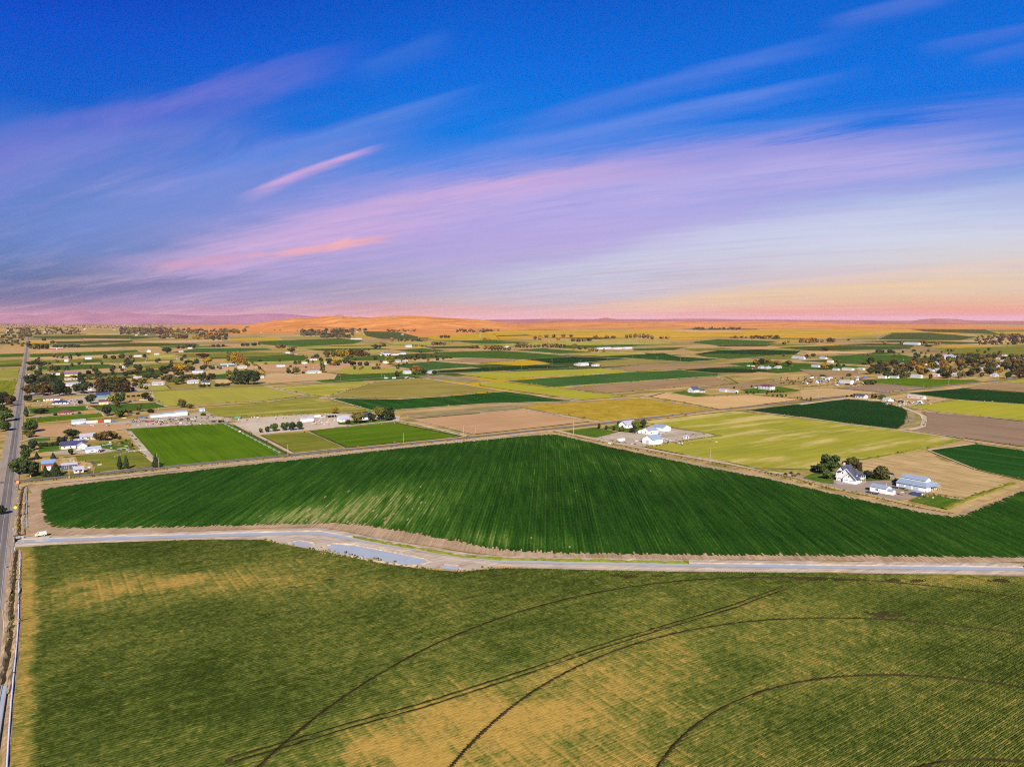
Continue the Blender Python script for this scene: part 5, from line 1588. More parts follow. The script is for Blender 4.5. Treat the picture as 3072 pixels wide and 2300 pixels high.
    ('house', 'small white house between the white roofed barn and the village', 'house', 2584, 1110, 12, 9, 3.4, 1.6, 'm', 'white', 'white', 2, 1, {}),
    ('shed', 'small white shed left of the white roofed barn', 'shed', 2508, 1111, 12, 8, 3.0, 1.4, 'm', 'white', 'white', 0, 0, dict(doors='shed')),
    ('shed', 'white shed left of the two golden trees', 'shed', 2447, 1101, 18, 8, 3.4, 1.4, 'm', 'white', 'white', 0, 0, dict(doors='shed')),
    ('shed', 'white roofed shed at the left end of the bright green circle', 'shed', 2470, 1077, 18, 10, 4.0, 1.6, 'm', 'white', 'white', 0, 0, dict(doors='shed')),
    ('house', 'cream gabled house beside the bright green circle', 'house', 2491, 1088, 13, 10, 4.0, 2.4, 'm', 'cream', 'tan', 2, 1, {}),
    ('shed', 'pale blue shed far right of the grey barn', 'shed', 2406, 1077, 16, 9, 3.6, 1.6, 'm', 'white', 'pale', 0, 0, dict(doors='shed')),
    ('warehouse', 'tall white warehouse in the scrap yard at right', 'warehouse', 2539, 1151, 21, 11, 6.0, .8, 'm', 'white', 'white', 0, 0, dict(doors='shed')),
    ('shed', 'long grey brown shed with open front beside the dark green field', 'shed', 2750, 1195, 22, 8, 3.2, 1.0, 'm', 'pinkgrey', 'tan', 3, 0, dict(doors='shed')),
    ('house', 'white house with dark grey roof at the tip of the round dark green field', 'house', 2584, 1194, 13, 10, 3.4, 2.4, 'm', 'white', 'dark', 3, 1, {}),
    ('shed', 'small white shed at the front of the vehicle yard by the round field', 'shed', 2661, 1203, 9, 6, 3.0, 1.4, 'm', 'white', 'white', 0, 0, dict(doors='shed')),
    ('greenhouse', 'low arched white greenhouse in a green strip far left of centre', 'greenhouse', 543, 1056, 14, 9, 1.4, 2.6, 'c', 'white', 'white', 0, 0, dict(doors=None)),
]
for n_, lb, ct, px, py, L, Wd, H, rs, orr, wl_, rf, wn, en, kw in BLD:
    if wl_ == 'white' and py < 1225:
        wl_ = 'offwhite'
    building(n_, lb, ct, px, py, L, Wd, H, rs, orr, wl_, rf, wn, en, **kw)

# the stepped white packing shed at left: three lengths, each a little taller
xq, yq = G(512, 1248)
root = thing('packing_shed', 'long white packing shed in three stepped lengths beside parked machines', 'shed', xq, yq, ROT_C)
for k, (x0, x1, hh) in enumerate(((-21, -8, 2.8), (-8.0, 4, 3.4), (4, 17, 4.2))):
    a, r = MB(), MB()
    gable_wall(a, x1 - x0 - .02, 11, hh, .9)
    gable_roof(r, x1 - x0 - .02, 11, hh, .9, .12)
    a.v = [(p[0] + (x0 + x1) / 2, p[1], p[2]) for p in a.v]
    r.v = [(p[0] + (x0 + x1) / 2, p[1], p[2]) for p in r.v]
    a.part('wall', 'wall_offwhite', root)
    r.part('roof', 'roof_pale', root)
    MB().box((x0 + x1) / 2 - 2, (x0 + x1) / 2 + 2, -5.62, -5.45, 0, 3).part('sliding_door', 'wall_pale_blue', root)
building('shed', 'small pale blue shed right of the long white packing shed', 'shed', 606, 1234, 6, 5, 2.8, 1.0, 'c', 'pale_blue', 'pale', 0, 0, doors='door')
open_shed('open_shed', 'open fronted brown machine shed with white edge on the gravel yard', 996, 1252, 12, 6, 2.8, 'c', 'white')

# lean-to barn in the middle farm
xq, yq = G(1957, 1330)
root = thing('barn', 'nearest white barn with slate blue roof and open brown lean-to in the gravel farmyard', 'barn', xq, yq, ROT_C)
a, r = MB(), MB()
gable_wall(a, 12, 13, 4.2, 3.4)
a.part('wall', 'wall_white', root)
g = MB()
gable_roof(g, 12, 13, 4.2, 3.4, .3)
r.add(g.v, g.f)
r.add([(-6.3, 6.4, 3.95), (6.3, 6.4, 3.95), (6.3, 11.2, 2.6), (-6.3, 11.2, 2.6), (-6.3, 6.4, 4.12), (6.3, 6.4, 4.12), (6.3, 11.2, 2.78), (-6.3, 11.2, 2.78)], [(0, 1, 2, 3), (7, 6, 5, 4), (4, 5, 1, 0), (5, 6, 2, 1), (6, 7, 3, 2), (7, 4, 0, 3)])
r.part('roof', 'roof_steel_blue', root)
for q in (-6, -2, 2, 6):
    MB().box(q - .1, q + .1, 10.9, 11.1, 0, 2.65).part('post', 'pole_wood', root)
MB().box(-6, 6, 6.52, 6.62, 0, 2.4).part('inner_wall', 'wall_brown_wood', root)
MB().box(-6.12, -5.98, -1.6, 1.6, 0, 3.2).part('sliding_door', 'wall_pale_blue', root)

# village houses among trees at right, and far pale buildings
rv = random.Random(5)
for k in range(34):
    px, py = rv.uniform(2690, 3160), rv.choice([rv.uniform(1064, 1078), rv.uniform(1085, 1132), rv.uniform(1085, 1132)])
    wc, rc = rv.choice(['offwhite', 'offwhite', 'cream', 'pinkgrey', 'pale_blue']), rv.choice(['white', 'pale', 'grey', 'pink', 'blue', 'white'])
    building('village_house', f'house with {rc} roof in the right edge village', 'house', px, py, rv.uniform(11, 17), 9, 3.2, rv.uniform(1.6, 2.8), rv.choice('cm'), wc, rc, 2, 1, group='houses of the crowded village')
for k in range(46):
    if k < 26:
        px, py = rv.uniform(-60, 520), rv.uniform(972, 1012)
        lb, gp = 'tiny pale building in the distant left town', 'buildings of the distant left town'
    elif k < 38:
        px, py = rv.uniform(560, 1250), rv.uniform(986, 1012)
        lb, gp = 'tiny pale building at the foot of the orange hill', 'buildings below the orange hill'
    else:
        px, py = rv.uniform(2950, 3200), rv.uniform(1012, 1034)
        lb, gp = 'tiny pale building in the far right hamlet', 'buildings of the far right hamlet'
    building('distant_building', lb, 'building', px, py, rv.uniform(10, 24), 9, 3.5, 1.5, 'c', rv.choice(['offwhite', 'cream', 'grey']), rv.choice(['white', 'pink', 'pale', 'grey']), 0, 0, doors=None, group=gp)

# ------------------------------------------------------------------ trees
def leaf_cloud(name, lobes, n, size, seed, droop=0.0):
    """many small leaf-clump faces spread through overlapping lobes (x, y, z, rx, rz), unit height"""
    r = np.random.default_rng(seed)
    L = np.array(lobes, float)
    wgt = (L[:, 3] ** 2)
    ii = r.choice(len(L), n, p=wgt / wgt.sum())
    d = r.normal(size=(n, 3))
    d /= np.linalg.norm(d, axis=1)[:, None]
    rad = (.55 + .5 * r.random(n)) ** .6
    rad *= .74 + .50 * r.random(n)
    c = L[ii, :3] + d * rad[:, None] * np.stack([L[ii, 3], L[ii, 3], L[ii, 4]], 1)
    if droop:
        c[:, 2] -= droop * (np.hypot(c[:, 0], c[:, 1]) ** 2) * 4
    nn = d + r.normal(size=(n, 3)) * .55
    nn /= np.linalg.norm(nn, axis=1)[:, None]
    t = np.cross(nn, r.normal(size=(n, 3)))
    t /= np.linalg.norm(t, axis=1)[:, None]
    b = np.cross(nn, t)
    s = size * (.6 + .8 * r.random(n))[:, None]
    V = np.stack([c - t * s - b * s * .7, c + t * s - b * s * .5, c + t * s * .7 + b * s, c - t * s * .8 + b * s * .8], 1).reshape(-1, 3)
    V[:, 2] = np.maximum(V[:, 2], .02)
    return np_mesh(name, V, np.arange(n * 4).reshape(-1, 4), ['leaf_mid'])


def trunk_mesh(name, h, r, limbs, seed):
    rr = random.Random(seed)
    m = MB().rod((0, 0, 0), (0, 0, h), r, 7, r * .55)
    for k in range(limbs):
        a = k * 2.4 + rr.random()
        z = h * rr.uniform(.55, .95)
        q = rr.uniform(.14, .24)
        m.rod((0, 0, z), (math.cos(a) * q, math.sin(a) * q, z + q * rr.uniform(.8, 1.6)), r * .4, 5, r * .15)
    return m.me(name, 'bark')


def lobes_round(seed, base=.22):
    r = random.Random(seed)
    out = [(0, 0, .52, .30, .34)]
    for k in range(9):
        a = k * 2.399 + r.random() * 1.6
        q = r.uniform(.12, .34)
        out.append((math.cos(a) * q, math.sin(a) * q, r.uniform(base + .04, .80), r.uniform(.14, .22), r.uniform(.13, .20)))
    return out


PROTO = {}
for v in range(5):
    PROTO['round', v] = (leaf_cloud('crown', lobes_round(v), 1500, .042, v), trunk_mesh('trunk', .5, .035, 5, v))
    PROTO['tall', v] = (leaf_cloud('crown', [(0, 0, .5, .22, .38)] + [(math.cos(a * 2.4) * .16, math.sin(a * 2.4) * .16, .22 + a * .085, .16 - a * .006, .15) for a in range(9)], 1500, .036, 10 + v), trunk_mesh('trunk', .6, .03, 5, v))
    PROTO['column', v] = (leaf_cloud('crown', [(0, 0, .18 + k * .105, .40 - abs(k - 2.2) * .055, .14) for k in range(8)], 1300, .055, 20 + v), trunk_mesh('trunk', .3, .07, 0, v))
    PROTO['cone', v] = (leaf_cloud('crown', [(0, 0, .16 + k * .11, .46 - k * .055, .10) for k in range(8)], 1300, .05, 30 + v), trunk_mesh('trunk', .4, .05, 0, v))
    PROTO['shrub', v] = (leaf_cloud('crown', [(0, 0, .4, .34, .36)] + [(math.cos(a * 1.3) * .28, math.sin(a * 1.3) * .28, .34 + .1 * (a % 3), .24, .26) for a in range(5)], 700, .085, 40 + v), trunk_mesh('trunk', .3, .03, 3, v))
    PROTO['willow', v] = (leaf_cloud('crown', [(0, 0, .62, .30, .30)] + [(math.cos(a * .9) * .30, math.sin(a * .9) * .30, .44, .16, .34) for a in range(7)], 2000, .04, 50 + v, .10), trunk_mesh('trunk', .5, .04, 5, v))

# px, base py, height px, width px, kind, leaf, label
TREES = [
    (2488, 1413, 51, 52, 'round', 'mid', 'tallest leafy green tree behind the left side of the white farmhouse'),
    (2553, 1409, 39, 42, 'round', 'olive', 'rounded yellow green tree behind the right roof of the white farmhouse'),
    (2466, 1421, 32, 34, 'round', 'mid', 'leafy green tree at the far left of the farmhouse garden'),
    (2484, 1438, 28, 29, 'round', 'mid', 'small round green tree at the front left corner of the farmhouse'),
    (2440, 1413, 13, 15, 'shrub', 'plum', 'dark purplish bush at the left end of the farmhouse garden'),
    (2578, 1415, 28, 16, 'tall', 'rust', 'narrow rusty tree against the right end of the farmhouse'),
    (2604, 1438, 31, 28, 'round', 'dark', 'dark green tree between the farmhouse and the weeping willow'),
    (2587, 1436, 18, 22, 'shrub', 'dark', 'dark bush at the right corner of the farmhouse porch'),
    (2643, 1437, 42, 46, 'willow', 'olive', 'weeping willow with yellow green crown left of the blue roofed barn'),
    (2672, 1433, 18, 20, 'shrub', 'dark', 'dark bush just right of the weeping willow'),
    (2690, 1445, 12, 18, 'shrub', 'mid', 'low green bush at the left end of the blue roofed barn'),
    (2357, 1425, 8, 12, 'shrub', 'rust', 'rusty bush at the left of the driveway island'),
    (2374, 1421, 7, 12, 'shrub', 'plum', 'purplish bush at the back of the driveway island'),
    (2382, 1429, 8, 16, 'shrub', 'olive', 'yellow green bush at the front of the driveway island'),
    (2396, 1424, 7, 11, 'shrub', 'mid', 'green bush at the right of the driveway island'),
    (1797, 1285, 16, 7, 'column', 'dark', 'leftmost dark cypress beside the drive of the grey roofed house'),
    (1819, 1288, 14, 8, 'column', 'dark', 'second dark cypress from the left beside the grey roofed house drive'),
    (1842, 1291, 13, 7, 'cone', 'dark', 'third dark conifer from the left beside the grey roofed house drive'),
    (1865, 1295, 17, 18, 'round', 'olive', 'small olive tree in front of the grey roofed house gable'),
    (1855, 1275, 12, 9, 'round', 'mid', 'young green tree at the rear left of the grey roofed house'),
    (1908, 1284, 25, 24, 'round', 'lime', 'bright yellow green tree right of the grey roofed house'),
    (1931, 1283, 26, 18, 'round', 'dark', 'dark green tree right of the bright yellow green tree'),
    (1897, 1297, 17, 18, 'shrub', 'plum', 'dark purplish tree in front of the bright yellow green tree'),
    (1937, 1294, 12, 14, 'shrub', 'plum', 'purplish bush behind the white sheds of the gravel farmyard'),
    (1951, 1289, 9, 11, 'shrub', 'olive', 'small olive bush behind the white sheds of the gravel farmyard'),
    (1075, 1270, 35, 42, 'round', 'olive', 'broad olive tree in front of the houses on the pale gravel yard'),
    (1044, 1271, 15, 16, 'shrub', 'plum', 'dark purplish bush right of the low white house'),
    (1141, 1259, 42, 38, 'round', 'olive', 'tall golden green tree at the right of the gravel yard'),
    (1169, 1260, 41, 34, 'tall', 'dark', 'tall dark tree at the right end of the gravel yard'),
    (1114, 1263, 26, 26, 'round', 'dark', 'dark tree right of the navy roofed white gabled house'),
    (1097, 1246, 12, 18, 'round', 'plum', 'dark purplish tree behind the navy roofed white gabled house'),
    (783, 1297, 15, 14, 'round', 'olive', 'smallest tree at the left end of the gravel yard row'),
    (802, 1296, 18, 15, 'round', 'gold', 'yellow tree second in the gravel yard row'),
    (824, 1294, 25, 24, 'round', 'mid', 'round green tree right of the yellow one in the gravel yard row'),
    (854, 1291, 24, 22, 'round', 'mid', 'fourth tree of the gravel yard row, after the gap'),
    (878, 1291, 27, 20, 'round', 'dark', 'fifth tree of the gravel yard row, tallest of the right hand three'),
    (898, 1289, 26, 18, 'round', 'dark', 'rightmost dark tree of the gravel yard row'),
    (1003, 1241, 20, 22, 'round', 'gold', 'yellowish tree at the pasture edge behind the brown machine shed'),
    (92, 1432, 60, 50, 'round', 'dark', 'big dark tree at the corner of the main road and cross road'),
    (52, 1424, 50, 48, 'round', 'mid', 'big yellow green tree leaning over the main road at the corner'),
    (137, 1429, 33, 20, 'cone', 'dark', 'left one of two near black conifers by the cross road'),
    (167, 1428, 41, 32, 'cone', 'dark', 'right broad one of two near black conifers by the cross road'),
    (111, 1377, 21, 15, 'cone', 'dark', 'small dark conifer behind the corner trees'),
    (160, 1377, 20, 14, 'cone', 'dark', 'small dark conifer behind the light blue barn roof'),
    (213, 1364, 21, 11, 'cone', 'mid', 'slender green tree in front of the navy roofed house'),
    (77, 1382, 38, 32, 'round', 'mid', 'leafy tree beside the main road behind the corner trees'),
    (99, 1350, 30, 24, 'round', 'dark', 'dark tree left of the clipped lawn by the main road'),
    (76, 1356, 24, 22, 'round', 'dark', 'dark roadside tree behind the leafy roadside tree'),
    (122, 1340, 15, 18, 'shrub', 'dark', 'first dark bush of the hedge by the lawn'), (138, 1339, 15, 18, 'shrub', 'dark', 'second dark bush of the hedge by the lawn'),
    (154, 1338, 15, 18, 'shrub', 'dark', 'third dark bush of the hedge by the lawn'), (169, 1337, 14, 16, 'shrub', 'dark', 'last dark bush of the hedge by the lawn'),
    (216, 1316, 31, 38, 'round', 'dark', 'large round black green tree beside the bare dirt lot'),
    (186, 1336, 27, 26, 'round', 'dark', 'dark tree at the left end of the navy roofed house'),
    (218, 1325, 12, 14, 'shrub', 'mid', 'small bush below the large round black green tree'),
    (313, 1321, 31, 34, 'round', 'rust', 'brownish tree behind the beige house'),
    (294, 1320, 22, 26, 'round', 'olive', 'yellow olive tree in front of the brownish tree'),
    (341, 1316, 22, 28, 'round', 'lime', 'bright yellow green tree right of the brownish tree'),
    (358, 1317, 11, 14, 'shrub', 'plum', 'dark bush right of the bright yellow green tree'),
    (360, 1409, 37, 16, 'column', 'dark', 'left of two dark cypresses beside the cross road'),
    (379, 1407, 38, 16, 'column', 'dark', 'right of two dark cypresses beside the cross road'),
    (467, 1402, 41, 20, 'cone', 'dark', 'dark pointed conifer at the corner of the vivid green field'),
    (479, 1402, 19, 13, 'shrub', 'dark', 'dark bush right of the pointed conifer by the vivid field'),
    (397, 1339, 10, 7, 'cone', 'dark', 'small conifer beside the vivid green field lane'), (378, 1323, 7, 6, 'cone', 'dark', 'smallest conifer behind the lawn'), (366, 1331, 8, 6, 'cone', 'dark', 'little conifer on the lawn right of the navy roofed house'),
    (93, 1297, 36, 38, 'round', 'mid', 'bushy green tree on the right verge of the main road by the dirt lot'),
    (88, 1312, 24, 28, 'round', 'olive', 'lower olive tree on the right verge of the main road'),
    (8, 1216, 42, 36, 'round', 'dark', 'tall dark tree on the left side of the main road'), (30, 1219, 34, 26, 'round', 'rust', 'brownish tree on the left side of the main road'),
    (40, 1205, 17, 16, 'round', 'gold', 'pale golden tree on the left verge of the main road'), (14, 1265, 38, 44, 'round', 'mid', 'green tree at left edge beside the main road'), (16, 1293, 30, 32, 'round', 'mid', 'nearest green tree on the left verge of the main road'),
    (6, 1240, 30, 26, 'round', 'dark', 'dark tree at the left edge between two green ones'),
    (2, 1546, 34, 28, 'round', 'dark', 'dark tree cut by the left edge beside the road'),
    (79, 1250, 28, 14, 'column', 'dark', 'dark column shaped tree on the right verge of the main road'), (124, 1241, 17, 36, 'round', 'dark', 'low spreading black tree on the bright green lot'),
    (166, 1246, 8, 12, 'shrub', 'dark', 'dark bush left of the maroon roofed house'), (238, 1242, 8, 10, 'shrub', 'dark', 'dark bush right of the maroon roofed house'),
    (84, 1206, 22, 22, 'round', 'dark', 'dark tree on the road corner of the side street'), (242, 1212, 13, 16, 'cone', 'dark', 'dark conifer right of the wide navy roof'),
    (322, 1247, 30, 26, 'round', 'dark', 'rounded dark tree at the end of the bright green lot'), (361, 1250, 26, 38, 'round', 'mid', 'broad green tree behind the parked machines'), (384, 1242, 20, 20, 'round', 'olive', 'olive tree behind the broad green tree'),
    (353, 1222, 20, 14, 'tall', 'rust', 'thin brownish tree on the green lot'), (418, 1235, 26, 16, 'round', 'olive', 'small olive tree on the green lot left of the packing shed'), (452, 1238, 13, 22, 'shrub', 'dark', 'dark bush at the left end of the packing shed'), (413, 1243, 8, 12, 'shrub', 'dark', 'small dark bush below the small olive tree'),
    (272, 1212, 30, 28, 'round', 'dark', 'dark tree left of the yellow walled house'), (338, 1212, 32, 26, 'round', 'lime', 'light green tree right of the yellow walled house'), (362, 1211, 34, 28, 'round', 'mid', 'teal green tree right of the light green tree'),
    (435, 1197, 20, 26, 'round', 'dark', 'dark tree at the left corner of the pale olive field'), (452, 1204, 13, 16, 'round', 'mid', 'lower green tree at the left corner of the pale olive field'), (385, 1191, 6, 10, 'shrub', 'dark', 'dark bush in the hedge left of the pale field'), (400, 1190, 6, 12, 'shrub', 'dark', 'second dark bush in the hedge left of the pale field'), (415, 1189, 6, 12, 'shrub', 'dark', 'third dark bush in the hedge left of the pale field'),
    (548, 1222, 25, 24, 'round', 'olive', 'greyish olive tree behind the packing shed'), (570, 1225, 15, 20, 'round', 'olive', 'lower olive tree right of the greyish olive tree'),
    (663, 1268, 10, 20, 'shrub', 'dark', 'dark bush at the top corner of the vivid green field'), (640, 1266, 6, 14, 'shrub', 'olive', 'olive bush at the top edge of the vivid green field'), (610, 1246, 9, 16, 'shrub', 'mid', 'green bush along the curved ditch by the pasture'),
]
CL = 'among the dark trees by the main road'
for px, py, h, w, k, c in ((95, 1158, 36, 32, 'round', 'dark'), (84, 1150, 24, 24, 'round', 'dark'), (88, 1187, 36, 30, 'round', 'rust'), (109, 1186, 38, 28, 'round', 'dark'), (130, 1187, 36, 26, 'round', 'rust'), (151, 1184, 30, 30, 'round', 'olive'),
                           (178, 1187, 42, 36, 'round', 'dark'), (198, 1186, 28, 28, 'round', 'dark'), (250, 1181, 38, 42, 'round', 'dark'), (231, 1179, 28, 26, 'round', 'dark'), (172, 1160, 26, 30, 'round', 'dark'), (126, 1150, 18, 28, 'round', 'dark'), (108, 1172, 30, 26, 'round', 'dark'), (160, 1178, 30, 22, 'round', 'rust')):
    TREES.append((px, py, h, w, k, c, f'{dict(dark="dark green", rust="brownish", olive="olive")[c]} tree in the tall grove by the main road', 'trees of the grove by the main road'))
for px, h in ((298, 38), (312, 42), (326, 45), (340, 46), (354, 45), (368, 42), (381, 36)):
    TREES.append((px, 1177, h, 24, 'tall', 'rust' if px % 4 else 'dark', f'{"brownish" if px % 4 else "dark green"} poplar in the tall clump left of the side street', 'poplars of the tall brown clump'))
